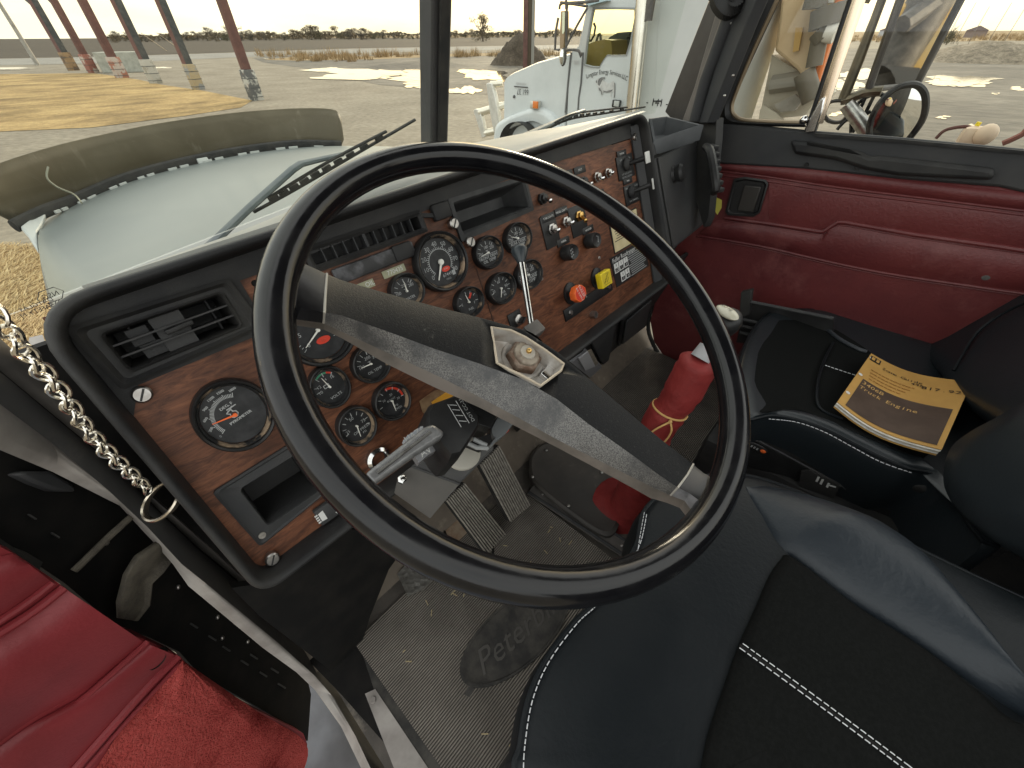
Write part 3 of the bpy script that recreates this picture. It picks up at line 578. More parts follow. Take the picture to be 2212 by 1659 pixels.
# ---- right end: glove box with tray on top, running to the door
gb = MB(); W = .036
face = [D.p(*dpx(*q, W), W) for q in ((1409, 309), (1511, 268), (1529, 478), (1446, 546))]
back = D.n*-.10
gb.prism(face, V((0, .12, -.03)))
glove = gb.build('glove_box', M['darkgrey'], dash, bevel=.004)
def gpt(a, b, w=0): # bilinear on the glove face
    p = lerp(lerp(face[0], face[1], a), lerp(face[3], face[2], a), b); return p + D.n*w
mb = MB(); mb.prism([gpt(.03, .13, .001), gpt(.93, .13, .001), gpt(.95, .95, .001), gpt(.06, .97, .001)], D.n*.005); mb.build('glove_lid', M['darkgrey'], glove, bevel=.002)
mb = MB(); mb.prism([gpt(.0, .10, .0005), gpt(.97, .10, .0005), gpt(.97, .125, .0005), gpt(.0, .125, .0005)], D.n*.001); mb.build('lid_gap', M['gapblack'], glove)
def on_glove(x, y, w): q = onpl(x, y, D.o + D.n*(W+w), D.n); return Fr(q, D.ex, D.ey)
fr = on_glove(1455, 377, .006); mb = MB(); mb.lathe(fr, [(.016, 0), (.013, .006), (.015, .012), (.017, .020), (.012, .026)], 20, .9, 1.3, cap1=True, m=0); mb.build('latch_knob', [M['black']], glove)
fr = on_glove(1509, 441, .006); mb = MB(); mb.lathe(fr, [(.012, 0), (.011, .006), (.004, .008)], 18, 1.1, 1.1, cap1=True); mb.build('lock', M['black'], glove)
tz = -.150; tq = [onz(x, y, tz) for x, y in ((1410, 262), (1430, 252), (1497, 266), (1412, 306))]
tq = [onz(1402, 256, -.150), onz(1440, 251, -.150), onz(1520, 270, -.160), D.p(*dpx(1412, 306, W), W)]
tin = [lerp(p, (tq[0]+tq[1]+tq[2]+tq[3])/4, .14) for p in tq]
mb = MB(); mb.grid([[p+V((0, 0, -.03)) for p in tq], tq, [lerp(p, q, .6)+V((0, 0, .001)) for p, q in zip(tq, tin)], tin, [p+V((0, 0, -.035)) for p in tin]], cu=True); mb.poly([p+V((0, 0, -.035)) for p in tin]); mb.build('top_tray', mat('worn_grey_plastic', (.04, .043, .046), .45, col2=(.075, .08, .083), nscale=7), dash)
# ---- lower panel under the right-hand part of the dash
LO = Fr((0, .40, -.515), (1, 0, 0), (0, -.30, .954))
def lpx(x, y, w=0): return LO.px(x, y, w)
def lp(x, y, w=0): return LO.p(*lpx(x, y, w), w)
def lz(x, y): return (1186.6+x/6.26, 587.6+y/6.26)
mb = MB(); mb.prism([LO.p(.36, -.022, 0), LO.p(1.30, -.022, 0), LO.p(1.30, -.46, 0), LO.p(.62, -.46, 0), LO.p(.50, -.20, 0)], LO.n*-.01); mb.build('lower_panel', M['blacksoft'], dash)
mb = MB(); mb.prism([lp(*lz(*q), .001) for q in ((870, 545), (465, 815), (742, 1315))], LO.n*.014); mb.build('gusset_cover', M['darkgrey'], dash, bevel=.003)
mb = MB(); a = [lz(1345, 315), (1186.6+975/6.26, 587.6+625/6.26), lz(930, 960), lz(1270, 700)]
ring_o = [lp(*q, .002) for q in a]; cen = sum((p for p in ring_o), V())/4
mb.prism([lerp(p, cen, -.08) for p in ring_o], LO.n*.010); fr_ = mb.build('fuse_panel', M['blacksoft'], dash, bevel=.003)
mb = MB(); mb.prism([lerp(p, cen, .06)+LO.n*.011 for p in ring_o], LO.n*.006); mb.build('fuse_door', M['darkgrey'], fr_, bevel=.003)
mb = MB(); u, v = lpx(*lz(1028, 990)); mb.lathe(LO.at(u, v, .001), [(.018, 0), (.018, .006), (.013, .008), (.004, .004)], 22, cap1=True); mb.build('speaker_button', M['chrome'], dash)
mb = MB(); hous = [lz(225, 1165), lz(455, 1010), lz(650, 1215), lz(640, 1330), lz(540, 1420)]
mb.prism([lp(*q, -.0) for q in hous], LO.n*.018, 0)
mb.prism([lp(*q, .019) for q in (lz(385, 1160), lz(510, 1065), lz(610, 1265), lz(475, 1320))], LO.n*.004, 1); mb.prism([lp(*q, .019) for q in (lz(225, 1170), lz(455, 1020), lz(445, 1060), lz(255, 1190))], LO.n*.003, 2)
mb.prism([lp(*q, .019) for q in (lz(510, 1062), lz(560, 1040), lz(655, 1220), lz(612, 1262))], LO.n*.003, 3)
mb.build('diagnostic_socket', [mat('grey_socket', (.22, .22, .23), .5), mat('pale_socket', (.42, .42, .43), .45), M['gapblack'], mat('tan_foam', (.26, .22, .17), .8, col2=(.16, .14, .11), nscale=90)], dash)
# ---------------------------------------------------------------- steering wheel
W = WHEEL
wheel = thing('steering_wheel', W.o, 'large black two-spoke steering wheel with bare hub nut and worn grained spokes', 'steering wheel')
RT = .0148
mb = MB(); n1, n2 = 96, 18; rows = []
for i in range(n1):
    a = 2*math.pi*i/n1; row = []
    for k in range(n2):
        b = 2*math.pi*k/n2; rr = .2545-RT + RT*math.cos(b); row.append(W.p(rr*math.cos(a), rr*math.sin(a), RT*1.08*math.sin(b)))
    rows.append(row)
mb.grid(rows, cu=True, cv=True); mb.build('rim', M['rimblk'], wheel)
def wpx(x, y, w): return W.p(*W.px(x, y, w), w)
U = [(612, 520), (650, 566), (706, 592), (737, 605), (837, 634), (937, 661), (1037, 686), (1130, 712), (1204, 760), (1270, 816), (1370, 901), (1430, 951), (1497, 1003), (1520, 1022), (1545, 1034), (1592, 1018)]
Rg = [(597, 640), (650, 664), (701, 676), (737, 681), (837, 716), (937, 753), (1037, 786), (1130, 820), (1204, 863), (1270, 915), (1370, 986), (1418, 1022), (1464, 1053), (1490, 1066), (1522, 1090), (1572, 1120)]
Lw = [(594, 742), (640, 690), (699, 698), (737, 716), (837, 762), (937, 808), (1037, 858), (1130, 908), (1204, 950), (1270, 983), (1370, 1033), (1410, 1053), (1448, 1070), (1479, 1082), (1500, 1112), (1512, 1190)]
Bt = [(594, 748), (640, 703), (699, 712), (737, 730), (837, 787), (937, 836), (1037, 881), (1130, 929), (1204, 967), (1270, 1002), (1370, 1056), (1405, 1076), (1440, 1086), (1468, 1097), (1486, 1120), (1500, 1192)]
ns = len(U); rows = []
for i in range(ns):
    t = i/(ns-1)*2-1; dip = -.034*max(0, 1-abs(t)**2.2); e = 1 if 0 < i < ns-1 else .3
    u = wpx(*U[i], dip+.004*e); r = wpx(*Rg[i], dip+.010*e); l = wpx(*Lw[i], dip-.007*e); bq = wpx(*Bt[i], dip-.016*e)
    back = u - W.n*.020*e; back2 = lerp(back, bq, .6)
    rows.append([back2, back, u, lerp(u, r, .5)+W.n*.002, r, l, bq])
def cutter_mesh(pts, w0, w1):
    c = MB(); c.prism([W.p(*p, w0) for p in pts], W.n*(w1-w0)); return c.build('cutter', M['black'])
REC = [(1064, 700), (1107, 706), (1140, 722), (1181, 751), (1222, 783), (1214, 800), (1167, 836), (1122, 812), (1099, 800), (1073, 783)]
recuv = [W.px(x, y, -.022) for x, y in REC]
def spoke_part(i0, i1, mats, name, cut=False, caps=True):
    m_ = MB(); sub = rows[i0:i1+1]; nr = len(sub); nc = 7
    vs = [p for r in sub for p in r]
    for i in range(nr-1):
        for j in range(nc):
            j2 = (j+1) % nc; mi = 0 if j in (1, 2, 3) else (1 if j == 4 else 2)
            m_.add([sub[i][j], sub[i][j2], sub[i+1][j2], sub[i+1][j]], [(0, 1, 2, 3)], mi)
    if caps: m_.poly(sub[0], 0); m_.poly(sub[-1], 0)
    o = m_.build(name, mats, wheel, sharp=28)
    if cut:
        c = cutter_mesh(recuv, -.10, .06); c.matrix_world = Matrix(); md = o.modifiers.new('b', 'BOOLEAN'); md.object = c; md.operation = 'DIFFERENCE'; md.solver = 'EXACT'
        o.location = V((0, 0, 0)); bpy.context.view_layer.update()
        # cutter is in world coordinates: shift it into the wheel's space
        dg = bpy.context.evaluated_depsgraph_get(); me = bpy.data.meshes.new_from_object(o.evaluated_get(dg)); o.modifiers.clear(); o.data = me; bpy.data.objects.remove(c)
    return o
SM = [M['spoke'], M['spokelite'], M['spokeunder']]
spoke_part(2, 12, SM, 'spoke', cut=True)
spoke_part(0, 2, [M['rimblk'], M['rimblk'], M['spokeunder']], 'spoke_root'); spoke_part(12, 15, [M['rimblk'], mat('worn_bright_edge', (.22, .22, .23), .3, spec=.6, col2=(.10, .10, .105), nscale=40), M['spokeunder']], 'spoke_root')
# pale seams where the grained cover meets the rim
for i in (2, 12): mb = MB(); mb.tube([p + W.n*.0006 for p in rows[i][2:6]], .0011, 6); mb.build('cover_seam', mat('chalk_seam', (.36, .34, .30), .8) if i == 2 else bpy.data.materials['chalk_seam'], wheel)
# hub well
cu = sum(p[0] for p in recuv)/len(recuv); cv = sum(p[1] for p in recuv)/len(recuv)
RW = [-.0285, -.0292, -.0290, -.0275, -.0265, -.0245, -.0215, -.0215, -.0225, -.0245]
def ring(s, w, rel=0): return [W.p(cu+(p[0]-cu)*s, cv+(p[1]-cv)*s, w + (RW[i] if rel else 0)) for i, p in enumerate(recuv)]
def top_w(p): return -.022
mb = MB(); r0 = [wpx(x, y, -.0235)+W.n*.0 for x, y in REC]
mb.grid([ring(1.02, -.034, 1), ring(1.015, .0012, 1), ring(.955, .0012, 1), ring(.93, -.004, 1), ring(.89, -.046), ring(.70, -.048)], cu=True, m=0); mb.poly(ring(.70, -.048), 0)
hub = mb.build('hub_well', [M['hubgrey']], wheel, sharp=45)
mb = MB(); mb.tube(ring(.985, .0014, 1), .0014, 6, closed=True); mb.build('well_edge', mat('beige_edge', (.40, .34, .26), .6), hub)
hu, hv = W.px(1131, 773, -.045)
mb = MB(); f = W.at(hu, hv, -.050, .3); mb.lathe(f, [(.026, 0), (.024, .004), (.021, .004)], 28, m=1); mb.lathe(f, [(.0200, .002), (.0200, .010), (.0175, .0125), (.0145, .0125)], 6, m=0, cap1=True); mb.lathe(f, [(.0145, .0125), (.0142, .0155), (.012, .0165)], 24, m=2, cap1=True); mb.lathe(f, [(.0085, .0165), (.0085, .0185), (.003, .019)], 18, m=3, cap1=True); mb.lathe(f, [(.003, .018), (.003, .022), (.001, .023)], 10, m=4, cap1=True)
mb.build('hub_nut', [M['rust'], M['hubgrey'], mat('nylon_collar', (.27, .23, .18), .5, col2=(.16, .12, .09), nscale=120), mat('pale_washer', (.34, .31, .26), .4), M['brass']], wheel, bevel=.0008)
mb = MB(); a, b, c, d_ = [wpx(*q, -.040) for q in ((1168, 806), (1196, 772), (1218, 788), (1186, 822))]; mb.prism([a, b, c, d_], W.n*-.012); mb.build('horn_contact', M['chrome'], wheel, bevel=.001)
# ---------------------------------------------------------------- steering column, signal switch
col = thing('steering_column', W.p(0, 0, -.2), 'dark steering column and its folded cover below the wheel', 'steering column')
mb = MB(); mb.lathe(W.at(0, 0, 0), [(.030, -.058), (.042, -.075), (.048, -.10), (.048, -.135), (.03, -.14), (.030, -.75)], 28); mb.build('column_tube', M['blacksoft'], col)
def cpl(x, y, w): return wpx(x, y, w)
mb = MB(); up = [cpl(x, y, -.235) for x, y in ((880, 1012), (960, 965), (1060, 955), (1068, 972), (992, 1046), (889, 1010))]
mb.prism([cpl(x, y, -.235) for x, y in ((888, 1006), (960, 955), (1055, 940), (1069, 968), (992, 1046))], W.n*-.006)
mb.build('column_cover', mat('scuffed_vinyl_cover', (.05, .05, .053), .5, col2=(.085, .083, .08), nscale=9, bump=.2, bscale=200), col, bevel=.003)
mb = MB(); k1 = [cpl(x, y, -.235) for x, y in ((889, 1008), (992, 1046))]; k2 = [cpl(x, y, -.30) for x, y in ((930, 1119), (852, 1064))]
mb.prism([k1[0], k1[1], k2[0], k2[1], cpl(860, 1030, -.25)], W.n*-.004); mb.build('cover_flap', mat('worn_vinyl_flap', (.06, .058, .056), .55, col2=(.10, .095, .088), nscale=7), col, bevel=.003)
mb = MB(); mb.tube([k1[0]+W.n*.001, k1[1]+W.n*.001], .0018, 6); mb.build('fold_line', M['darkgrey'], col)
mb = MB(); fb = Fr(cpl(868, 1036, -.24), W.ex, W.ey); mb.lathe(fb, [(.006, -.002), (.006, .004), (.003, .006)], 6, cap1=True); mb.build('cover_bolt', M['chrome'], col)
mb = MB(); mb.prism([cpl(x, y, -.20) for x, y in ((880, 1118), (740, 1180), (650, 1130), (800, 1020))], W.n*-.01) if False else None
mb = MB(); mb.prism([cpl(*q, -.20) for q in ((928, 990), (960, 977), (968, 985), (935, 1001))], W.n*-.006, 0); mb.lathe(Fr(cpl(1000, 975, -.19), W.ex, W.ey), [(.024, -.006), (.024, 0), (.020, .002)], 26, cap1=True); mb.build('collar', mat('beige_collar', (.40, .38, .33), .6), col)
sig = thing('turn_signal_switch', wpx(985, 915, -.12), 'black turn signal switch with silver grey lever and hazard tab, clamped to the steering column', 'turn signal')
hp = [(919, 887), (930, 868), (990, 846), (1003, 853), (1040, 897), (1039, 918), (1019, 950), (995, 986), (974, 991), (954, 968), (920, 914)]
mb = MB(); o0 = [wpx(x, y, -.085) for x, y in hp]; cc = sum(o0, V())/len(o0)
mb.grid([[p-W.n*.075 for p in o0], [p-W.n*.014 for p in o0], [lerp(p, cc, .05)-W.n*.005 for p in o0], [lerp(p, cc, .14) for p in o0], [lerp(p, cc, .5)+W.n*.001 for p in o0]], cu=True); mb.poly([lerp(p, cc, .5)+W.n*.001 for p in o0])
mb.build('switch_housing', M['black'], sig, sharp=50)
ft = Fr(wpx(994, 893, -.084), (wpx(978, 865, -.084)-wpx(1008, 915, -.084)), (wpx(960, 915, -.084)-wpx(1025, 880, -.084)))
mb = MB(); 
mb.text('DOT CC-33', ft.at(0, -.008, .0018), .0056, 0); [mb.tube([ft.p(a, -.001, .0015), ft.p(a+.004, .0060, .0015)], .0005, 5) for a in (-.011, -.004, .003, .009)]; mb.tube([ft.p(-.014, .0075, .0015), ft.p(.014, .0075, .0015)], .0005, 5); mb.tube([ft.p(-.014, -.0025, .0015), ft.p(.014, -.0025, .0015)], .0005, 5)
mb.build('raised_lettering', M['dimwhite'], sig, weld=False)
la, lb = wpx(1000, 905, -.095), wpx(796, 1042, -.075)
mb = MB(); mb.prism([wpx(x, y, -.076) for x, y in ((787, 1023), (918, 921), (936, 914), (962, 932), (955, 944), (900, 980), (806, 1047))], W.n*-.015); mb.build('signal_lever', mat('silver_grey_lever', (.17, .17, .172), .36, metal=.4, col2=(.24, .24, .24), nscale=160, bump=.2, bscale=600), sig, bevel=.0035)
mb = MB(); mb.tube([wpx(815, 1022, -.0755), wpx(930, 933, -.0755)], .0016, 6); mb.build('lever_rib', M['steel'], sig)
mb = MB(); mb.prism([wpx(x, y, -.076) for x, y in ((766, 1042), (787, 1023), (806, 1047), (790, 1064), (770, 1060))], W.n*-.014); mb.build('lever_tip', M['black'], sig, bevel=.003)
mb = MB(); mb.prism([wpx(x, y, -.10) for x, y in ((871, 951), (880, 941), (912, 920), (921, 926), (915, 936), (882, 958))], W.n*-.01, 0); fh = Fr(wpx(900, 935, -.099), wpx(915, 925, -.099)-wpx(880, 948, -.099), wpx(895, 925, -.099)-wpx(905, 945, -.099)); mb.text('HAZARD', fh.at(.004, .0, .0), .009, 1); mb.build('hazard_tab', [mat('blue_grey_tab', (.42, .44, .48), .4), M['white']], sig, weld=False)
mb = MB(); mb.prism([wpx(x, y, -.105) for x, y in ((893, 982), (930, 958), (950, 950), (953, 966), (922, 985), (905, 1000))], W.n*-.012, 0); mb.text('V', Fr(wpx(925, 972, -.104), fh.ex, fh.ey), .012, 1); mb.text('A', Fr(wpx(914, 979, -.104), fh.ex, fh.ey), .010, 1); mb.build('lane_tab', [mat('silver_tab', (.3, .3, .31), .35, metal=.5), M['white']], sig, weld=False)
mb = MB(); mb.prism([wpx(x, y, -.10) for x, y in ((972, 934), (986, 920), (997, 945), (986, 960), (972, 958))], W.n*.012); mb.build('lever_pivot', mat('brown_grey_pivot', (.22, .19, .17), .4, metal=.3), sig, bevel=.003)
mb = MB(); mb.prism([wpx(x, y, -.13) for x, y in ((1000, 855), (1075, 888), (1062, 925), (1030, 915))], W.n*-.02, 0); mb.prism([wpx(x, y, -.14) for x, y in ((1062, 925), (1076, 897), (1117, 905), (1092, 938), (1075, 950), (1062, 965), (1058, 960), (1070, 945), (1062, 935))], W.n*-.02, 1); mb.prism([wpx(x, y, -.16) for x, y in ((1092, 930), (1104, 915), (1100, 930), (1090, 940))], W.n*-.02, 2); mb.prism([wpx(x, y, -.13) for x, y in ((1012, 955), (1060, 935), (1064, 952), (1045, 968))], W.n*-.02, 0); mb.tube([wpx(x, y, -.128) for x, y in ((1008, 956), (1030, 967), (1055, 968))], .003, 6, m=3); mb.tube([wpx(x, y, -.128) for x, y in ((1022, 948), (1040, 957), (1052, 962))], .003, 6, m=3)
mb.build('clamp_bracket', [M['black'], mat('grey_bracket', (.16, .17, .175), .5), M['red'], M['dimwhite']], sig, bevel=.001)
# ---------------------------------------------------------------- trailer brake lever (chrome rod with a black cone knob)
lev = thing('trailer_brake_lever', ony(1150, 714, .29), 'chrome trailer brake lever with black cone knob standing up from the column', 'lever')
a, b = ony(1150, 716, .29), ony(1126, 566, .36)
mb = MB(); mb.tube([a, b], [.0042, .0050], 14); mb.build('rod', M['chrome'], lev)
ax = (b-a).normalized(); fk = Fr(b, ax.orthogonal(), ax.cross(ax.orthogonal())); 
if fk.n.dot(ax) < 0: fk = Fr(b, ax.orthogonal(), -ax.cross(ax.orthogonal()))
mb = MB(); mb.lathe(fk, [(.0055, -.002), (.0075, .003), (.0125, .016), (.0125, .020), (.010, .0235), (.005, .025)], 24, cap1=True); mb.build('knob', mat('grey_black_knob', (.03, .037, .042), .3), lev)
mb = MB(); mb.box(Fr(a, W.ex, W.ey), (.03, .02, .02), .003); mb.build('pivot_base', M['darkmetal'], lev)
# ---------------------------------------------------------------- cab shell: floor, toe board, pillars, windscreen
cab = thing('truck_cab', (.6, .5, FZ), 'dark truck cab shell around the dashboard, with worn floor, split windscreen and black pillars', 'truck cab')
mb = MB(); mb.prism([(-.10, -.95, FZ-.04), (1.36, -.95, FZ-.04), (1.36, .47, FZ-.04), (-.10, .47, FZ-.04)], (0, 0, .04)); mb.build('cab_floor', M['floorgrey'], cab)
mb = MB(); mb.prism([(-.12, .44, FZ-.02), (1.36, .44, FZ-.02), (1.36, .86, -.48), (-.12, .86, -.48)], (0, .02, -.02), 0); mb.prism([(-.12, .86, -.48), (1.36, .86, -.48), (1.36, .70, -.185), (-.02, .62, -.215)], (0, .02, .0), 0); mb.build('toe_board', mat('brown_toe_board', (.17, .14, .11), .85, col2=(.10, .083, .066), nscale=6, dust=(.27, .23, .18), dustlo=.55, dusthi=.8, dscale=30), cab)
mb = MB(); mb.prism([(-.20, .60, -.265), (-.10, .60, -.245), (.16, .60, -.24), (.16, .60, FZ), (-.20, .60, FZ)], (0, .01, 0)); mb.build('firewall', M['gapblack'], cab); mb = MB(); mb.prism([ony(x, y, .41) for x, y in ((500, 1270), (555, 1262), (745, 1140), (880, 1175), (840, 1230), (800, 1330), (778, 1400), (790, 1470), (780, 1500), (690, 1430), (560, 1330))], V((0, .01, 0))); mb.build('under_dash_shade', M['gapblack'], cab)  # last piece: black sheet added to stand for the shade under the dash
mb = MB(); mb.prism([onz(x, y, -.9485) for x, y in ((640, 1400), (740, 1380), (786, 1400), (826, 1500), (870, 1600), (835, 1610), (737, 1500))], V((0, 0, .002))); mb.build('floor_shade', M['gapblack'], cab); mb = MB(); mb.prism([(.56, -.78, FZ+.001), (1.36, -.78, FZ+.001), (1.36, -.18, FZ+.001), (.56, -.18, FZ+.001)], V((0, 0, .003))); mb.build('rear_floor_shade', M['gapblack'], cab)  # two flat black sheets that paint shade on the floor, left and rear
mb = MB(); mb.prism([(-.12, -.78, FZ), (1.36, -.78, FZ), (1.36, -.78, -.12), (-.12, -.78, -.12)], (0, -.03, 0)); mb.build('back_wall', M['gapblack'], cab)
mb = MB(); mb.prism([(1.365, -.24, FZ), (1.365, -.81, FZ), (1.365, -.81, .1), (1.365, -.30, .1), (1.365, -.24, -.17)], (.03, 0, 0)); mb.build('rear_side_wall', M['blacksoft'], cab)
mb = MB(); mb.prism([(-.14, .42, .60), (1.34, .42, .60), (1.34, -.50, .64), (-.14, -.50, .64)], (0, 0, .03)); mb.build('cab_roof', mat('headliner', (.035, .034, .034), .9), cab)  # unseen roof, added to darken reflections and cut short to let light in
# rail beside the doghouse, panel on the doghouse
mb = MB(); e0, e1 = onz(1140, 1068, -.94), onz(1350, 1208, -.94); e2, e3 = onz(1158, 1043, -.94), onz(1372, 1180, -.94)
mb.prism([e0, e1, e3, e2], V((0, 0, .006)), 0); mb.tube([lerp(e0, e2, .1)+V((0, 0, .006)), lerp(e1, e3, .1)+V((0, 0, .006))], .004, 8, m=1); mb.tube([lerp(e0, e2, .9)+V((0, 0, .006)), lerp(e1, e3, .9)+V((0, 0, .006))], .004, 8, m=1)
for k in range(5): mb.sphere(Fr(lerp(lerp(e0, e2, .5), lerp(e1, e3, .5), .12+k*.2)+V((0, 0, .007)), (1, 0, 0), (0, 1, 0)), .004, .004, .002, 8, 5, m=2)
mb.build('floor_rail', [M['darkmetal'], M['darkgrey'], M['steel']], cab)
mb = MB(); hp2 = smooth_path([onz(x, y, -.925) for x, y in ((1143, 1010), (1152, 975), (1185, 955), (1240, 968), (1330, 1015), (1352, 1060), (1340, 1125), (1310, 1158), (1235, 1112), (1160, 1050))], 5, True)
c_ = sum(hp2, V())/len(hp2); mb.grid([[p-V((0, 0, .03)) for p in hp2], hp2, [lerp(p, c_, .06)+V((0, 0, .006)) for p in hp2], [lerp(p, c_, .14)+V((0, 0, .002)) for p in hp2], [lerp(p, c_, .6)+V((0, 0, .004)) for p in hp2]], cu=True, m=0); mb.poly([lerp(p, c_, .6)+V((0, 0, .004)) for p in hp2], 0)
for x, y in ((1180, 972), (1150, 1030), (1300, 1020), (1228, 1092)): mb.sphere(Fr(onz(x, y, -.918), (1, 0, 0), (0, 1, 0)), .005, .005, .003, 8, 5, m=1)
mb.build('doghouse_panel', [mat('dusty_black_panel', (.05, .046, .042), .65, col2=(.09, .08, .07), nscale=5, dust=(.15, .13, .11), dustlo=.58, dusthi=.8, dscale=12), M['steel']], cab)
mb = MB(); mb.lathe(Fr(onz(1270, 1231, -.942), (1, 0, 0), (0, 1, 0)), [(.013, 0), (.013, .008), (.008, .010), (.006, .004)], 20, cap1=True); mb.build('floor_stud', M['steel'], cab)
# ---- floor mats
def mat_thing(name, pts, z, label, th=.008):
    mb = MB(); mb.prism([V((*p, z)) for p in pts], (0, 0, th)); o = mb.build(name, M['matrib'], None); return tag(o, label, 'floor mat')
fm = thing('floor_mat', (.2, .2, FZ), 'dusty ribbed rubber floor mat with oval script emblem below the steering wheel', 'floor mat')
mb = MB(); mb.prism([(-.034, .42, -.949), (.475, .42, -.949), (.475, -.6, -.949), (-.034, -.6, -.949)], (0, 0, .009)); mb.build('ribbed_sheet', M['matrib'], fm)
lo_c = onz(1117, 1366, -.938); la_ = rad(-11); LF = Fr(lo_c, (math.cos(la_), math.sin(la_), 0), (-math.sin(la_), math.cos(la_), 0))
mb = MB(); mb.lathe(LF, [(1, -.003), (1, .0015), (.93, .003), (.90, .001)], 40, .135, .062, cap1=True) if False else None
ring_ = lambda s, w: [LF.p(.135*s*math.cos(t*math.pi/24), .060*s*math.sin(t*math.pi/24), w) for t in range(48)]
mb.grid([ring_(1, -.002), ring_(1, .0035), ring_(.94, .0035), ring_(.91, .0015)], cu=True, m=0); mb.poly(ring_(.91, .0015), 0)
mb.prism([onz(x, y, -.9395) for x, y in ((1022, 1395), (1048, 1392), (1052, 1440), (1026, 1440))], V((0, 0, .0008)), 1); mb.prism([onz(x, y, -.9395) for x, y in ((1036, 1440), (1054, 1442), (1014, 1506), (1002, 1500))], V((0, 0, .0008)), 1)
mb.build('oval_emblem', [M['matdark'], mat('worn_black_patch', (.022, .02, .019), .7, col2=(.06, .055, .05), nscale=30)], fm)
mb = MB(); mb.text('Peterbilt', LF.at(.005, -.002, .0032), .062, 0, shear=.35, sx=1.0); mb.build('script_lettering', mat('raised_script', (.068, .063, .057), .65), fm, weld=False)
mb = MB(); mb.prism([(.80, .46, -.949), (1.30, .46, -.949), (1.30, -.3, -.949), (.62, -.3, -.949), (.62, .20, -.949)], (0, 0, .009)); o = mb.build('floor_mat', M['matrib'], None); tag(o, 'dark ribbed rubber mat on the passenger floor under the glove box', 'floor mat')
mb = MB(); mb.prism([onz(x, y, -.949) for x, y in ((790, 1500), (812, 1490), (925, 1659), (990, 1760), (930, 1780), (852, 1659))], (0, 0, .006)); mb.lathe(Fr(onz(806, 1512, -.942), (1, 0, 0), (0, 1, 0)), [(.006, 0), (.005, .003)], 10, cap1=True); mb.build('sill_strip', M['greymetal'], cab)
mb = MB(); mb.prism([onz(x, y, -.9495) for x, y in ((770, 1370), (800, 1395), (975, 1659), (1040, 1760), (930, 1780), (915, 1659), (812, 1500))], (0, 0, .005)); mb.build('mat_border', M['matdark'], cab)
# ---- pedals
def pedal(name, px, zs, label):
    pts = [onz(x, y, z) for (x, y), z in zip(px, zs)]      # top-left, top-right, bottom-right, bottom-left
    r = thing(name, sum(pts, V())/4 - V((0, 0, .1)), label, 'pedal')
    n = (pts[1]-pts[0]).cross(pts[3]-pts[0]).normalized(); n = n if n.dot(V((0, -1, 1))) > 0 else -n
    mb = MB(); mb.prism([p-n*.014 for p in pts], n*.012, 0)
    for k in range(11):
        t = (k+.5)/11; a, b = lerp(pts[0], pts[1], t), lerp(pts[3], pts[2], t); e = (pts[1]-pts[0])*.021
        mb.prism([a-e-n*.002, a+e-n*.002, b+e-n*.002, b-e-n*.002], n*.0055, 1)
    mb.build('pad', [M['rubber'], M['pedal']], r)
    a = sum(pts, V())/4 - n*.014; t_ = lerp(pts[0], pts[1], .5)-n*.014; mb = MB(); mb.tube([a, t_, t_+V((0, .12, .16))], .012, 8); mb.build('arm', M['darkmetal'], r)
    return r
pedal('brake_pedal', [(1036, 1005), (1078, 962), (1145, 1090), (1101, 1127)], (-.72, -.72, -.90, -.90), 'ribbed black pedal nearer the red shifter boot')
pedal('clutch_pedal', [(962, 1082), (1004, 1043), (1092, 1152), (1049, 1198)], (-.74, -.74, -.92, -.92), 'ribbed black pedal beside the rusty floor hole, partly behind the column cover')
hc = onz(1010, 1160, -.943); mb = MB(); mb.lathe(Fr(hc, (1, 0, 0), (0, 1, 0)), [(.05, .001), (.054, .006), (.058, .001)], 26, .75, 1.5, m=1); mb.poly([hc+V((.05*.75*math.cos(t*.25), .075*math.sin(t*.25), .0025)) for t in range(25)], 0); mb.build('pedal_hole', [mat('rusty_tin', (.20, .10, .05), .7, col2=(.32, .25, .18), nscale=30), M['gapblack']], cab)
fp = [onz(x, y, -.93) for x, y in ((858, 1240), (874, 1222), (935, 1252), (915, 1272), (880, 1287))]
mb = MB(); mb.prism(fp, V((0, 0, -.004)), 0); o = mb.build('foot_plate', mat('diamond_plate', (.36, .35, .33), .4, metal=.7, col2=(.2, .19, .17), nscale=9, bump=.9, bscale=90, bdist=.002, voronoi=True), None); tag(o, 'small bare diamond plate lying on the floor mat under the wheel rim', 'metal plate')
# ---- door jamb (left): ribbons between traced edges, each standing on its own plane
B0 = [(-40, 965), (0, 972), (115, 1020), (258, 1092), (330, 1170), (373, 1218), (407, 1266), (567, 1399), (640, 1452), (680, 1490), (737, 1570), (790, 1680), (830, 1780)]
B1 = [(-40, 845), (0, 873), (110, 955), (235, 1060), (320, 1140), (393, 1219), (447, 1262), (600, 1388), (680, 1460), (722, 1508), (768, 1590), (810, 1680), (850, 1780)]
B2 = [(-40, 775), (0, 800), (146, 922), (260, 1015), (340, 1100), (425, 1180), (483, 1228), (633, 1357), (715, 1440), (760, 1500), (800, 1580), (845, 1680), (885, 1780)]
B3 = [(-40, 700), (0, 730), (160, 880), (290, 1040), (370, 1110), (450, 1180), (510, 1235), (655, 1352), (737, 1426), (782, 1490), (828, 1570), (875, 1680), (920, 1780)]
def rib(A, B, xa, xb, bulge=0.0, n=4):
    rows = []
    for p, q in zip(A, B):
        a, b = onx(*p, xa), onx(*q, xb); rows.append([lerp(a, b, k/n) + V((bulge*math.sin(math.pi*k/n), -bulge*math.sin(math.pi*k/n), 0)) for k in range(n+1)])
    return rows
mb = MB(); mb.grid(rib(B0, B1, -.135, -.118, .004), m=0); mb.build('door_jamb', [M['greymetal']], cab, sharp=60)
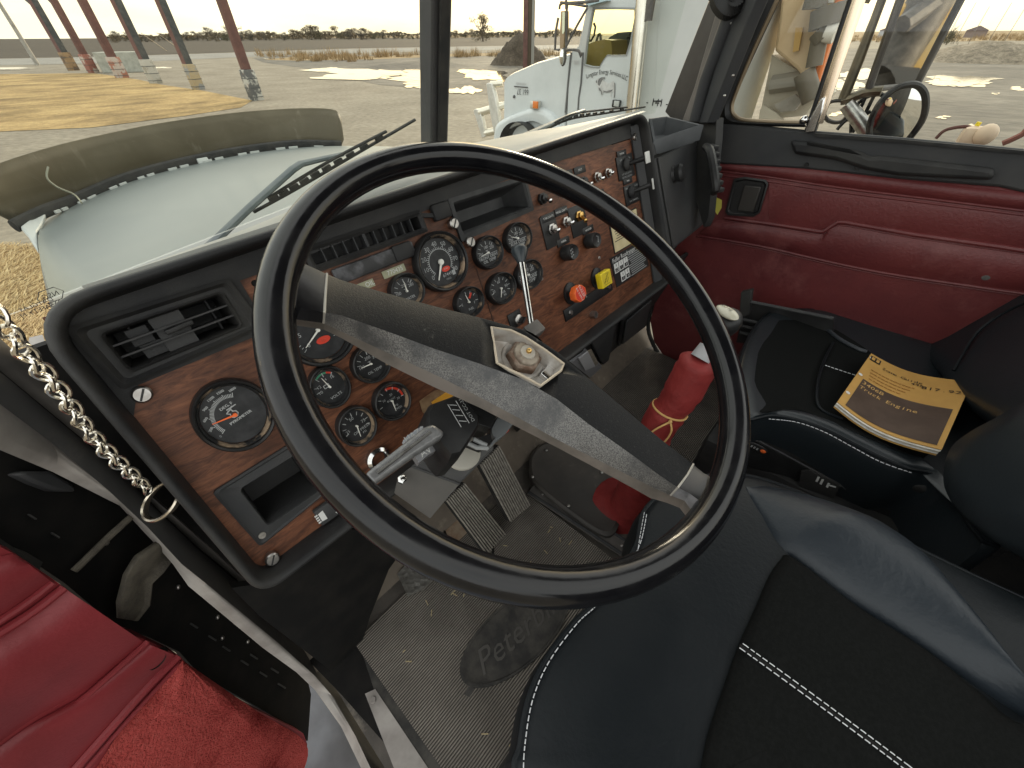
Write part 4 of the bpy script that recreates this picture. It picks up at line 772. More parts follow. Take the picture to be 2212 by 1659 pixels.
mb = MB(); mb.grid(rib(B1, B2, -.1178, -.108, .006), m=0); mb.build('door_seal', [M['sealgrey']], cab, sharp=60)
mb = MB(); mb.grid(rib(B2, B3, -.106, -.092, .005), m=0); mb.grid(rib([(x-3, y+3) for x, y in B2], [(x+3, y-3) for x, y in B2], -.107, -.106), m=1); mb.build('inner_seal', [M['darkmetal'], M['gapblack']], cab, sharp=60)
# vent at the lower left corner of the windscreen
mb = MB(); mb.prism([ony(x, y, .62) for x, y in ((70, 752), (100, 745), (104, 762), (80, 775), (68, 768))], V((0, .03, 0))); mb.build('corner_clip', M['greymetal'], cab)
# ---- windscreen: two flat panes meeting at the centre bar
bc = ony(950, 322, .70); bt = ony(960, -260, .70-.10)
bt = bc + (bt-bc)
lft = V((-.16, .60, -.215)); lt = V((-.12, .50, .55)); rgt = V((1.235, .585, -.165)); rt_ = V((1.20, .50, .55))
ct = V((bc.x, bc.y-.10, .55))
mb = MB(); mb.prism([lft, bc+V((0, .0, .0)), ct, lt], V((0, .004, 0))); pl = mb.build('windscreen_pane', M['glass'], cab)
mb = MB(); mb.prism([bc, rgt, rt_, ct], V((0, .004, 0))); mb.build('windscreen_pane', M['glass'], cab)
# etched marks on the left pane
gn = (bc-lft).cross(lt-lft).normalized(); 
def gl(x, y): return onpl(x, y, lft, gn)
gx = (gl(150, 660)-gl(70, 690)).normalized(); gf = Fr(gl(108, 637), gx, V((0, 0, 1)))
s_ = .012 if gf.n.y < 0 else -.012; gf = Fr(gf.o + gf.n*(.002 if gf.n.y < 0 else -.002), gf.ex, gf.ey)
mb = MB(); lo5 = [gf.p(a*.011, b*.0065, 0) for a, b in ((-1, 0), (-.5, 1), (.6, 1), (1, 0), (.5, -1), (-.6, -1))]; mb.tube(lo5, .0004, 4, closed=True); mb.text('NSG', gf, .007, 0, mirror=True)
for st, x, y in (('AS-1', 118, 652), ('DOT', 124, 664), ('DAYGLAS', 78, 655), ('SAFETY M', 80, 668)): mb.text(st, Fr(gl(x, y)-V((0, .004, 0)), gf.ex, gf.ey), .0062, 0, mirror=True)
mb.build('etched_mark', mat('etch_ink', (.05, .05, .05), .8), pl, weld=False)
def bar(name, pts, w, d, mt, **k):
    mb = MB(); mb.tube(pts, w, 4, flat=d/w) ; return mb.build(name, mt, cab, **k)
# centre bar: wide dark post seen square on
L_ = [ony(932, 326, .70), ony(936, -200, .70-.075)]; R_2 = [ony(968, 322, .70), ony(984, -200, .70-.075)]
L_[1] = lerp(L_[0], L_[1], 1.9); R_2[1] = lerp(R_2[0], R_2[1], 1.9)
mb = MB(); mb.prism([L_[0], R_2[0], R_2[1], L_[1]], V((0, .035, 0)), 0); mb.build('centre_bar', mat('dark_bar', (.035, .034, .035), .55, col2=(.05, .048, .045), nscale=9), cab, bevel=.004)
mb = MB(); l2 = [lerp(L_[0], R_2[0], .28)-V((0, .001, 0)), lerp(L_[0], R_2[0], .78)-V((0, .001, 0)), lerp(L_[1], R_2[1], .74)-V((0, .001, 0)), lerp(L_[1], R_2[1], .24)-V((0, .001, 0))]; mb.prism(l2, V((0, -.006, 0))); mb.build('bar_seal', M['rubber'], cab, bevel=.002)
# right pillar, from the screen edge to the door frame, in bands
PN = V((.82, -.57, 0)).normalized(); PP = V((1.27, .50, 0))
def pil(x, y, w=0): return onpl(x, y, PP + PN*w, PN) if False else onpl(x, y, PP - PN*w, PN)
pn = PN if PN.dot(-PP) > 0 else -PN
def pil(x, y, w=0): return onpl(x, y, PP + pn*w, pn)
def zr(x, y): return (1475+x/3, y/3)
bands = [('pillar', [zr(0, 425), zr(-118, 725), zr(-60, 790), zr(70, 790), zr(250, 170), zr(310, -60), zr(192, -60)], .0, 'black'), ('pillar_seal', [zr(70, 790), zr(-8, 790), zr(75, 560), zr(205, 110), zr(262, -60), zr(300, -60)], .012, 'darkmetal'),
    ('pillar_trim', [zr(100, 800), zr(160, 800), zr(420, 130), zr(500, -60), zr(390, -60), zr(320, 60)], .010, 'darkgrey')]
for nm, pts, w, mt in bands: mb = MB(); mb.prism([pil(*p, w) for p in pts], pn*-.03); mb.build(nm, M[mt], cab, bevel=.003)
mb = MB(); tp = [zr(80, 780), zr(150, 520), zr(300, 110), zr(350, -60)]; mb.tube([pil(*p, .012) for p in smooth_path([(x, y, 0) for x, y in tp], 1) and tp], .016, 10); mb.build('pillar_pipe', M['darkgrey'], cab)
mb = MB()
for q in (zr(270, 620), zr(325, 490), zr(215, 385), zr(310, 150), zr(120, 610)): mb.sphere(Fr(pil(*q, .012), pn.orthogonal(), pn.cross(pn.orthogonal())), .003, .003, .003, 8, 5)
mb.build('rivet', M['steel'], cab)
mb = MB(); gp = [pil(1525, 318, .02), pil(1535, 330, .03), pil(1546, 400, .03), pil(1542, 414, .02)]; mb.tube(smooth_path(gp, 4), .010, 8); hnd = mb.build('grab_handle', M['black'], cab)
mb = MB(); p0, p1 = pil(1538, 318, .012), pil(1550, 408, .012)
for k in range(7): mb.box(Fr(lerp(p0, p1, k/6), (pn.cross(V((0, 0, 1)))), (0, 0, 1)), (.028, .011, .02), .002)
mb.build('ribbed_grip', M['blacksoft'], cab)
mb = MB(); mb.prism([pil(x, y, -.012) for x, y in ((1490, 255), (1548, 255), (1546, 300), (1530, 470), (1520, 490), (1500, 420))], pn*-.02); mb.build('cowl_panel', M['blacksoft'], cab)
# coiled cord hanging at the top right
cord = []
c0, c1, c2 = atd(1578, -40, 1.30), atd(1570, 22, 1.27), atd(1605, 10, 1.29)
cl = smooth_path([atd(1550, -70, 1.30), atd(1553, -8, 1.29), atd(1572, 18, 1.28), atd(1592, 2, 1.28), atd(1602, -60, 1.29)], 60)
for i, p in enumerate(cl):
    a = i*1.05; t = (cl[min(i+1, len(cl)-1)]-cl[max(i-1, 0)]).normalized(); x = t.orthogonal().normalized(); x = (CA - t*CA.dot(t)).normalized(); y = t.cross(x); cord.append(p + x*math.cos(a)*.017 + y*math.sin(a)*.017)
mb = MB(); mb.tube(cord, .0036, 6); o = mb.build('coiled_cord', M['black']); tag(o, 'black coiled microphone cord hanging in front of the right pillar', 'coiled cord')
mb = MB(); rb_ = random.Random(8)
for _ in range(60):
    x, y = rb_.uniform(.0, .46), rb_.uniform(-.25, .36); a = rb_.uniform(0, 6.3); l = rb_.uniform(.004, .017); w = .0009; d = V((math.cos(a), math.sin(a), 0)); q = V((-d.y, d.x, 0))*w; p = V((x, y, -.9385+rb_.random()*.002)); mb.prism([p-q, p+q, p+q+d*l, p-q+d*l], (0, 0, .0012))
o = mb.build('chaff', mat('pale_chaff', (.42, .34, .2), .8)); tag(o, 'bits of straw chaff scattered on the floor mat', 'straw bits', kind='stuff')
# ---------------------------------------------------------------- seats
def rings(mb, outline, steps, m=0, cen=None, cap=True):
    c = cen or sum(outline, V())/len(outline); rows = []
    for s, dz in steps: rows.append([V((c.x+(p.x-c.x)*s, c.y+(p.y-c.y)*s, p.z+dz)) for p in outline])
    mb.grid(rows, cu=True, m=m)
    if cap: mb.poly(rows[-1], m)
    return rows
def stitches(name, path, parent, z=.0, step=.0048, r=.0006, side=0.0):
    mb = MB(); P = smooth_path(path, 12); acc = 0; out = [P[0]]
    for a, b in zip(P, P[1:]):
        d = (b-a).length; acc += d
        if acc >= step: out.append(b); acc = 0
    for a, b in zip(out, out[1:]): mb.tube([lerp(a, b, .12)+V((0, 0, z)), lerp(a, b, .5)+V((0, 0, z+r*.5)), lerp(a, b, .82)+V((0, 0, z))], r, 5)
    return mb.build(name, M['thread'], parent)
ds = thing('driver_seat', (.29, -.25, FZ), 'black leather driver seat cushion with white stitching and bluish side bolster', 'seat')
SZ = -.53
oc = [onz(x, y, SZ) for x, y in ((1120, 1680), (1124, 1610), (1142, 1510), (1180, 1425), (1240, 1345), (1283, 1305), (1340, 1235), (1376, 1175), (1392, 1105))]
oc2 = [V((.42, .055, SZ)), V((.50, .01, SZ)), V((.545, -.07, SZ)), V((.56, -.25, SZ)), V((.55, -.52, SZ)), V((.30, -.56, SZ)), V((.035, -.52, SZ)), V((.018, -.25, SZ)), V((.020, -.06, SZ))]
outl = smooth_path(oc + oc2, 6, True); cen = V((.29, -.25, SZ))
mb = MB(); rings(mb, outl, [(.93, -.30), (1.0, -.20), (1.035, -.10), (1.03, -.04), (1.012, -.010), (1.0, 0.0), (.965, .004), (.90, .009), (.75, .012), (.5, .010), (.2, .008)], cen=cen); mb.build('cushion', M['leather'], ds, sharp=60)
mb = MB(); mb.tube([p+V((0, 0, -.003)) for p in outl], .0042, 8, closed=True); mb.build('piping', M['leather'], ds)
stitches('edge_stitching', [lerp(p, cen, .012)+V((0, 0, .0035)) for p in oc], ds)
# inset of soft fabric with a twin seam along the middle
ins = [onz(x, y, SZ+.014) for x, y in ((1505, 1800), (1512, 1700), (1528, 1600), (1560, 1500), (1597, 1395), (1635, 1310), (1665, 1240), (1690, 1205), (1702, 1199))] + [onz(x, y, SZ+.014) for x, y in ((1760, 1240), (1850, 1310), (2000, 1405), (2120, 1500), (2240, 1580))] + [V((.47, -.50, SZ+.012)), V((.30, -.54, SZ+.012)), V((.20, -.45, SZ+.012))]
ip = smooth_path(ins, 4, True); ic = sum(ip, V())/len(ip)
mb = MB(); rings(mb, ip, [(1.01, -.012), (1.0, -.002), (.985, .003), (.9, .007), (.6, .008)], cen=ic); mb.build('fabric_insert', M['suede'], ds, sharp=60)
for dx in (0, 1):
    pa = [onz(x+dx*7, y-dx*9, SZ+.0225) for x, y in ((1595, 1398), (1770, 1525), (1955, 1663), (2060, 1745))]; stitches('seam_stitching', pa, ds, z=.0005)
mb = MB(); mb.tube([onz(x+3, y-4, SZ+.0215) for x, y in ((1595, 1398), (1770, 1525), (1955, 1663), (2060, 1745))], .0018, 6); mb.build('seam', M['gapblack'], ds)
# bolster
bl = [(1612, 1052), (1640, 1115), (1692, 1189), (1808, 1283), (1942, 1369), (2099, 1476), (2230, 1562)]; br = [(1640, 1046), (1750, 1070), (1852, 1104), (1918, 1136), (2008, 1206), (2125, 1356), (2250, 1545)]
rows = []
for i, (a, b) in enumerate(zip(smooth_path([(x, y, 0) for x, y in bl], 5), smooth_path([(x, y, 0) for x, y in br], 5))):
    t = i/30; h = .040*math.sin(min(1, t*2.2)*math.pi/2)
    pa, pb = onz(a.x, a.y, SZ+.010), onz(b.x, b.y, SZ+.035*min(1, t*3)); row = [pa-V((0, 0, .02)), pa]
    for k in range(1, 8): s = k/8; row.append(lerp(pa, pb, s)+V((0, 0, h*.55*math.sin(math.pi*s)**.7)))
    row += [pb, pb+V((.035, 0, -.06)), pb+V((.03, 0, -.22))]; rows.append(row)
mb = MB(); mb.grid(rows); mb.build('side_bolster', mat('bluish_leather', (.013, .018, .024), .42, spec=.4, col2=(.017, .022, .028), nscale=7, bump=.35, bscale=60, bdist=.003), ds, sharp=70)
stitches('front_stitching', [onz(x, y, SZ+z) for x, y, z in ((1392, 1106, .002), (1384, 1150, .004), (1375, 1206, .004))], ds, r=.0005)
mb = MB(); mb.box(Fr((.29, -.25, -.80), (1, 0, 0), (0, 1, 0)), (.60, .60, .26), .02); mb.build('seat_base', M['blacksoft'], ds)
# ---------------------------------------------------------------- passenger seat
ps = thing('passenger_seat', (.98, -.1, FZ), 'black leather passenger seat with the tan manual lying on it', 'seat')
PZ = -.60
po = [onz(x, y, PZ) for x, y in ((1605, 905), (1598, 860), (1596, 800), (1615, 735), (1645, 690), (1675, 672), (1730, 668), (1800, 672), (1880, 690), (1945, 715))] + [V((1.30, -.36, PZ)), V((1.0, -.42, PZ)), V((.72, -.36, PZ))] + [onz(x, y, PZ) for x, y in ((2035, 1035), (1960, 1010), (1900, 985), (1840, 955), (1780, 925), (1720, 905), (1665, 897))]
pout = smooth_path(po, 5, True); pc = V((1.0, -.12, PZ))
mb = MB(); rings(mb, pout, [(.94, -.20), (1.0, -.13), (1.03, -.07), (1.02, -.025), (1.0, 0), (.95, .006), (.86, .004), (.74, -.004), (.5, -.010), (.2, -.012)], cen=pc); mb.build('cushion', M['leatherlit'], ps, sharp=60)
mb = MB(); mb.tube([p-V((0, 0, .002)) for p in pout], .0042, 8, closed=True); mb.build('piping', M['leather'], ps)
stitches('edge_stitching', [onz(x, y, PZ-.004) for x, y in ((1660, 905), (1720, 912), (1780, 933), (1840, 965), (1900, 997), (1970, 1022))], ps, r=.0009)
# inset panel and seams
ins = smooth_path([onz(x, y, PZ+.004) for x, y in ((1625, 890), (1625, 850), (1640, 745), (1665, 700), (1700, 690), (1780, 700), (1860, 745), (1930, 800), (1990, 845), (2040, 900), (2000, 985), (1900, 955), (1800, 915), (1720, 885))], 5, True); c5 = sum(ins, V())/len(ins)
mb = MB(); rings(mb, ins, [(1.0, -.006), (.99, .0), (.95, -.001), (.7, -.009), (.4, -.011)], cen=c5); mb.build('fabric_insert', M['suede'], ps, sharp=60)
stitches('seam_stitching', [onz(x, y, PZ+.003) for x, y in ((1782, 789), (1830, 805), (1885, 822))], ps, r=.0009); 
mb = MB(); mb.tube(smooth_path([onz(x, y, PZ+.004) for x, y in ((1775, 700), (1810, 730), (1850, 752), (1872, 760))], 5), .005, 8); mb.build('seam', mat('sheen_piping', (.03, .034, .04), .35), ps)
mb = MB(); mb.tube(smooth_path([onz(x, y, PZ+.001) for x, y in ((1800, 740), (1780, 780), (1766, 830), (1770, 880), (1820, 905))], 5), .003, 6); mb.build('insert_piping', M['leather'], ps)
# backrest: leaning rounded slab with a thick near bolster
def zq(x, y): return (1475+x/3, 553.3+y/3)
bb = [(1975, 735), (2030, 690), (2080, 610), (2140, 515), (2230, 455), (2330, 440), (2420, 700), (2300, 960), (2120, 905), (2040, 830)]
bk = [ony(x, y, .0) if False else None for x, y in bb]
BN = V((-.10, .93, .34)).normalized(); BP = V((.97, -.285, -.60))
def bpl(x, y, w=0): return onpl(x, y, BP+BN*w, BN)
bo = smooth_path([bpl(x, y) for x, y in bb], 4, True); c6 = sum(bo, V())/len(bo)
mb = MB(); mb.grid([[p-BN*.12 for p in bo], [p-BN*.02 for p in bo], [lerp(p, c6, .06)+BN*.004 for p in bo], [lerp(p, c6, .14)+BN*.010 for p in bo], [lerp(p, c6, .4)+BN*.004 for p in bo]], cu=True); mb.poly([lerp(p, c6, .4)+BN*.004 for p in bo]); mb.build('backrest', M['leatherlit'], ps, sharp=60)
mb = MB(); mb.tube(smooth_path([bpl(x, y, .012) for x, y in ((2060, 800), (2110, 720), (2180, 670), (2260, 640))], 5), .003, 6); mb.build('backrest_seam', M['leather'], ps)
nb = [(2048, 1085), (2040, 1020), (2060, 965), (2110, 925), (2170, 893), (2260, 850), (2380, 900), (2360, 1250), (2220, 1212), (2120, 1160)]
def bp2(x, y, w=0): return onpl(x, y, V((.74, -.27, -.55))+V((-.35, .90, .25)).normalized()*w, V((-.35, .90, .25)).normalized())
n2_ = V((-.35, .90, .25)).normalized(); bo = smooth_path([bp2(x, y) for x, y in nb], 4, True); c7 = sum(bo, V())/len(bo)
mb = MB(); mb.grid([[p-n2_*.16 for p in bo], [p-n2_*.03 for p in bo], [lerp(p, c7, .05) for p in bo], [lerp(p, c7, .16)+n2_*.014 for p in bo], [lerp(p, c7, .55)+n2_*.02 for p in bo]], cu=True); mb.poly([lerp(p, c7, .55)+n2_*.02 for p in bo]); mb.build('backrest_bolster', M['leatherlit'], ps, sharp=60)
stitches('bolster_stitching', [bp2(x, y, .004) for x, y in ((2050, 1060), (2052, 1012), (2085, 962), (2140, 925), (2220, 880))], ps, r=.0009)
# seat side, switch plate and levers facing the driver
SD = V((-.25, -.0, 0)); sn = V((-1, -.18, .12)).normalized(); sp_ = onz(1750, 925, PZ-.05)
sp_ = sp_ + sn*.065
def sdp(x, y, w=0): return onpl(x, y, sp_+sn*w, sn)
mb = MB(); mb.prism([sdp(x, y) for x, y in ((1610, 940), (1640, 953), (1700, 985), (1810, 1045), (1850, 1072), (1905, 1078), (1975, 1048), (2060, 1056), (2130, 1085), (2200, 1180), (2150, 1210), (1980, 1130), (1880, 1115), (1700, 1030), (1612, 1010))], -sn*.10); mb.build('side_cover', M['black'], ps, bevel=.004)
mb = MB(); mb.tube([sdp(x, y, .003) for x, y in ((1640, 953), (1700, 985), (1810, 1045), (1850, 1072), (1905, 1078), (1975, 1045), (2050, 1053), (2120, 1062))], .0025, 6); mb.build('cover_edge', M['darkgrey'], ps)
mb = MB(); mb.prism([sdp(x, y, .002) for x, y in ((1730, 1015), (1750, 1012), (1815, 1045), (1800, 1072), (1725, 1045))], sn*.008, 0); f3 = Fr(sdp(1778, 1043, .0105), sdp(1800, 1055)-sdp(1750, 1030), V((0, 0, 1)))
for a, b, c, d_ in ((-.012, .006, .004, .016), (-.003, .004, .004, .018), (.010, .002, .004, .018), (.016, .007, .012, .004)): mb.box(f3.at(a, b-.004, 0, .3), (c, d_, .0006), m=1)
mb.build('switch_panel', [M['blacksoft'], M['white']], ps, bevel=.0015)
mb = MB(); mb.sphere(Fr(sdp(2010, 1055, .006), sdp(2040, 1060)-sdp(1990, 1050), V((0, 0, 1))), .035, .018, .012); mb.sphere(Fr(sdp(2085, 1085, .008), sdp(2140, 1098)-sdp(2050, 1075), V((0, 0, 1))), .07, .016, .012); mb.build('recline_lever', M['blacksoft'], ps)
mb = MB(); f4 = Fr(sdp(1634, 967, .004), sdp(1650, 975)-sdp(1610, 955), V((0, 0, 1))); mb.sphere(f4, .026, .011, .003, m=0); mb.sphere(f4.at(.014, .001, .003), .006, .005, .002, m=1); [mb.box(f4.at(-.016+k*.006, 0, .0032), (.003, .006, .0006), m=2) for k in range(4)]; mb.build('maker_badge', [M['black'], M['orange'], M['dimwhite']], ps, weld=False)
mb = MB(); mb.box(Fr((.98, -.12, -.84), (1, 0, 0), (0, 1, 0)), (.40, .40, .20), .02); mb.build('seat_base', M['blacksoft'], ps)
# black slotted frame beyond that seat
sr = thing('seat_riser', (1.12, .1, FZ), 'black slotted metal frame standing against the maroon door by the passenger seat', 'frame')
mb = MB(); a = [onz(x, y, -.60) for x, y in ((1600, 632), (1625, 628))]; mb.prism([onx(1600, 632, 1.20), onx(1624, 627, 1.20), onx(1618, 680, 1.20), onx(1596, 690, 1.20)], V((.02, 0, 0))); mb.build('upright', M['blacksoft'], sr, bevel=.002)
mb = MB(); 
for (x0, y0), (x1, y1) in (((1622, 652), (1800, 688)), ((1605, 690), (1650, 700)), ((1602, 704), (1640, 712)), ((1598, 718), (1632, 726))): mb.tube([onx(x0, y0, 1.20), onx(x1, y1, 1.20)], .005, 8)
mb.build('slat', M['darkgrey'], sr)
mb = MB(); mb.prism([onx(x, y, 1.215) for x, y in ((1610, 650), (1800, 690), (1800, 760), (1590, 740))], V((.01, 0, 0))); mb.build('back_plate', M['black'], sr)
# ---------------------------------------------------------------- manual on the seat
bkpx = [(1886, 758), (2094, 829), (2028, 977), (1813, 863)]; BZ = -.572
bc4 = [onz(x, y, BZ+.012) for x, y in bkpx]
def bkp(u, v, w=0):    # u along the top edge, v from top edge to the page edge
    p = lerp(lerp(bc4[0], bc4[1], u), lerp(bc4[3], bc4[2], u), v); return p + V((0, 0, w - .018*math.sin(math.pi*u) + .014*(u-.5)))
bkth = thing('manual', sum(bc4, V())/4-V((0, 0, .02)), 'worn tan and brown engine manual with pencil notes, curled on the black passenger seat', 'book')
def sheet(mb, u0, u1, v0, v1, w, m=0, n=16):
    mb.grid([[bkp(lerp(u0, u1, i/n), lerp(v0, v1, j/4), w) for j in range(5)] for i in range(n+1)], m=m)
mb = MB(); sheet(mb, 0, 1, 0, 1, 0); mb.grid([[bkp(i/16, 1, 0), bkp(i/16, 1.0, -.0012)] for i in range(17)]); sheet(mb, 0, 1, 0, 1, -.0012); sheet(mb, .0, 1.0, 0, 1.015, -.013); mb.build('cover', M['book'], bkth, sharp=80)
mb = MB()
for k in range(6): w0 = -.0016-k*.0018; mb.grid([[bkp(i/16, 1+.012*math.sin(k*2.3)*.5, w0), bkp(i/16, 1+.01*math.cos(k*1.7), w0-.0015)] for i in range(17)])
mb.grid([[bkp(i/16, .99, -.0013), bkp(i/16, .992, -.0125)] for i in range(17)]); mb.grid([[bkp(0.004, j/8, -.0013), bkp(.004, j/8, -.0125)] for j in range(9)]); mb.grid([[bkp(.996, j/8, -.0013), bkp(.996, j/8, -.0125)] for j in range(9)]); mb.build('pages', M['paper'], bkth, weld=False)
mb = MB(); sheet(mb, .085, .955, .47, .965, .0008); mb.build('brown_panel', M['bookbrown'], bkth)
def bfr(u, v, w=.0015): return Fr(bkp(u, v, w), bkp(u+.02, v, w)-bkp(u-.02, v, w), bkp(u, v-.02, w)-bkp(u, v+.02, w))
mb = MB()
def curved(st, u, v, size, m, **k):
    for i, ch in enumerate(st):
        if ch != ' ': mb.text(ch, bfr(u+i*size*3.1, v+k.get('dv', 0)*i), size, m)
curved('3406B', .125, .53, .0165, 0); curved('Truck Engine', .125, .61, .0165, 0)
curved('Some Guide', .22, .15, .014, 1, dv=.001); curved('446', .55, .20, .013, 1); curved('817.9252', .66, .22, .018, 1, dv=-.001)
for r_ in range(4):
    for k in range(11-r_): mb.box(bfr(.12+r_*.012+k*.045, .265+r_*.05), (.0062+.0015*math.sin(k*2.3+r_), .0042, .0003), m=2)
mb.build('gold_title', [mat('gold_print', (.55, .34, .12), .6), M['blackink'], mat('faint_print', (.40, .20, .05), .7)], bkth, weld=False); mb = MB(); mb.box(bfr(.085, .085), (.022, .018, .0005), m=1); mb.box(bfr(.085, .085, .002), (.016, .012, .0005), m=3); mb.box(bfr(.085, .085, .0025), (.003, .016, .0005), m=1)
mb.build('cover_logo', [M['blackink'], M['blackink'], M['blackink'], M['book']], bkth, weld=False); mb = MB()
for v in (.09, .44, .80): c8 = bfr(.035, v); mb.poly([c8.p(.0045*math.cos(t*.5), .0045*math.sin(t*.5), 0) for t in range(12)], 4)
mb.build('punch_hole', [M['white']]*5, bkth, weld=False)
# ---------------------------------------------------------------- gear shift
gs = thing('gear_shifter', onz(1345, 1095, -.92), 'gear shifter with red leather boot tied by a tan cord and black knob', 'gear shift')
A = onz(1362, 1080, -.86); Bp = onz(1392, 1000, -.70); Cc = onz(1425, 915, -.585); Dd = onz(1470, 855, -.51); Ee = onz(1512, 775, -.425)
pth = smooth_path([onz(1345, 1095, -.93), A, Bp, Cc, Dd, Ee], 8); L = len(pth); rr = []
for i in range(L):
    t = i/(L-1); r0 = lerp(.050, .0345, min(1, t/.40)) if t < .40 else lerp(.0345, .0335, (t-.40)/.60)
    if t < .10: r0 += .03*(1-t/.10)
    r0 += .0010*math.sin(t*31)+.0009*math.sin(t*77)+.0006*math.sin(t*123+1)
    if abs(t-.72) < .05: r0 -= .0035*(1-abs(t-.72)/.05)
    rr.append(r0)
rr[-1] = .022; 
mb = MB(); mb.tube(pth, rr, 22, up=(0, 0, 1)); mb.build('boot', M['bootred'], gs, sharp=70)
tt = int(.72*(L-1)); tp = pth[tt]; tdir = (pth[tt+1]-pth[tt-1]).normalized(); x = (-CA - tdir*(-CA).dot(tdir)).normalized(); y = tdir.cross(x); rad_c = rr[tt]+.0015
mb = MB(); mb.tube([tp + x*rad_c*math.cos(a*.26) + y*rad_c*math.sin(a*.26) + tdir*(.006*math.cos(a*.26-1)) for a in range(24)], .0022, 6, closed=True)
kp = tp + x*(rad_c+.003) - tdir*.002
for s in (1, -1): mb.tube(smooth_path([kp, kp+y*s*.010-tdir*.012+x*.006, kp+y*s*.016-tdir*.035+x*.004, kp+y*s*.016-tdir*.062+x*.002], 5), .0019, 6)
mb.sphere(Fr(kp, x, y), .004, .004, .004, 8, 6); mb.build('tie_cord', M['cordtan'], gs)
tip = onz(1565, 700, -.37); mb = MB(); mb.tube([Ee, lerp(Ee, tip, .35)], [.017, .015], 16, m=0); mb.tube([lerp(Ee, tip, .3), tip], .010, 12, m=1); mb.build('lever', [mat('taped_lever', (.34, .34, .35), .6), M['black']], gs)
kax = V((.25, -.05, .95)).normalized(); kf = Fr(onz(1573, 700, -.365), kax.orthogonal(), kax.cross(kax.orthogonal()))
mb = MB(); K = onz(1566, 716, -.375); K2 = onz(1573, 680, -.335); mb.tube([K, lerp(K, K2, .3), lerp(K, K2, .6), lerp(K, K2, .85), K2], [.013, .019, .0225, .021, .012], 18); mb.build('knob', M['black'], gs, sharp=70)
mb = MB(); kx = (onz(1590, 688, -.33)-onz(1552, 660, -.33)).normalized(); kn = (-CA+V((0, 0, 1.2))).normalized(); kf = Fr(onz(1571, 675, -.330), kx, kn.cross(kx)); mb.sphere(kf, .0225, .0115, .006, 20, 10, m=0); mb.text('LO HI', kf.at(-.004, .001, .0064), .008, 1); mb.build('knob_cap', [mat('ivory_cap', (.46, .44, .35), .15), M['blackink']], gs, weld=False)
# ---------------------------------------------------------------- passenger door (closed), plane x = DX
DX = 1.33
pd = thing('passenger_door', (DX, 0, -.6), 'closed passenger door with maroon vinyl panel, black sill and split window', 'door')
def zr6(x, y): return (1475+x/3, 553.3+y/3)
def dx_(x, y, w=0): return onx(x, y, DX-w)
def dprism(pts, w0, w1, m, name, par, bev=.003, **k):
    mb = MB(); a = [dx_(*p, 0) for p in pts]; mb.prism([p+V((-w0, 0, 0)) for p in a], V((-(w1-w0), 0, 0))); return mb.build(name, m, par, bevel=bev, **k)
# red trim: a heightfield following the seams
top = [(1545, 352), (1600, 355), (1742, 364), (1942, 384), (2158, 400), (2320, 412)]
bot = [(1500, 800), (1560, 830), (1700, 830), (1900, 820), (2100, 800), (2320, 780)]
mb = MB(); pts = [(1552, 345)] + [zr(340, 1075), zr(800, 1085), zr(1400, 1150), zr(2050, 1200), zr(2250, 1245)] + [(2330, 430), (2330, 1000), (1600, 900), (1485, 795), (1440, 772), (1415, 735), (1407, 690), (1420, 640), (1440, 560), (1500, 440)]
mb.prism([dx_(*p) for p in pts], V((-.012, 0, 0))); trim = mb.build('vinyl_trim', M['redvinyl'], pd, bevel=.004)
def seam(px, r, nm, m, w=.012, flat=1.0): mb = MB(); mb.tube(smooth_path([dx_(*p, w) for p in px], 5), r, 8, flat=flat); return mb.build(nm, m, pd)
S1 = [zr(225, 1108), zr(500, 1140), zr(1000, 1215), zr(1600, 1290), zr(2250, 1372)]
S2 = [zr(270, 1410), zr(600, 1455), zr(890, 1500), zr(915, 1498), zr(1010, 1438), zr(1050, 1440), zr(1500, 1520), zr(2060, 1600), zr(2250, 1630)]
S3 = [zr(90, 1525), zr(500, 1595), zr(780, 1659), (1735, 553), (1900, 588), (2125, 622), (2250, 640)]
mb = MB()
for px in (S1,): 
    for o in (0, 9): mb.tube(smooth_path([dx_(x, y+o, .012) for x, y in px], 4), .0030, 8)
mb.tube([dx_(x, y, .012) for x, y in S2], .006, 8); mb.tube([dx_(x, y+7, .012) for x, y in S2], .0028, 8)
mb.tube(smooth_path([dx_(x, y, .012) for x, y in S3], 4), .0042, 8); mb.tube(smooth_path([dx_(x, y+5, .012) for x, y in S3], 4), .002, 8); mb.build('welt_seam', M['redvinyl'], pd)
# padded swell between seams
def swell(up, lo, h, nm):
    a, b = smooth_path([(x, y, 0) for x, y in up], 5), smooth_path([(x, y, 0) for x, y in lo], 5); n = min(len(a), len(b)); rows = []
    for i in range(n):
        pa = a[int(i*(len(a)-1)/(n-1))]; pb = b[int(i*(len(b)-1)/(n-1))]; rows.append([dx_(lerp(pa.x, pb.x, k/8), lerp(pa.y, pb.y, k/8), .0121+h*math.sin(math.pi*k/8)**.7) for k in range(9)])
    mb = MB(); mb.grid(rows); return mb.build(nm, M['redvinyl'], pd, sharp=80)
swell([zr(225, 1060), zr(800, 1092), zr(1400, 1158), zr(2250, 1255)], [zr(225, 1100), zr(800, 1178), zr(1400, 1258), zr(2250, 1365)], .006, 'trim_pad')
swell([zr(225, 1425), zr(600, 1468), zr(900, 1512), zr(1020, 1452), zr(1500, 1532), zr(2250, 1642)], [zr(100, 1518), zr(500, 1588), zr(800, 1655), zr(900, 1690), zr(1500, 1800), zr(2250, 1890)], .009, 'trim_pad')
swell([zr(560, 1150), zr(1000, 1225), zr(1600, 1300), zr(2250, 1382)], [zr(560, 1440), zr(900, 1488), zr(1400, 1495), zr(2250, 1615)], .004, 'trim_pad')
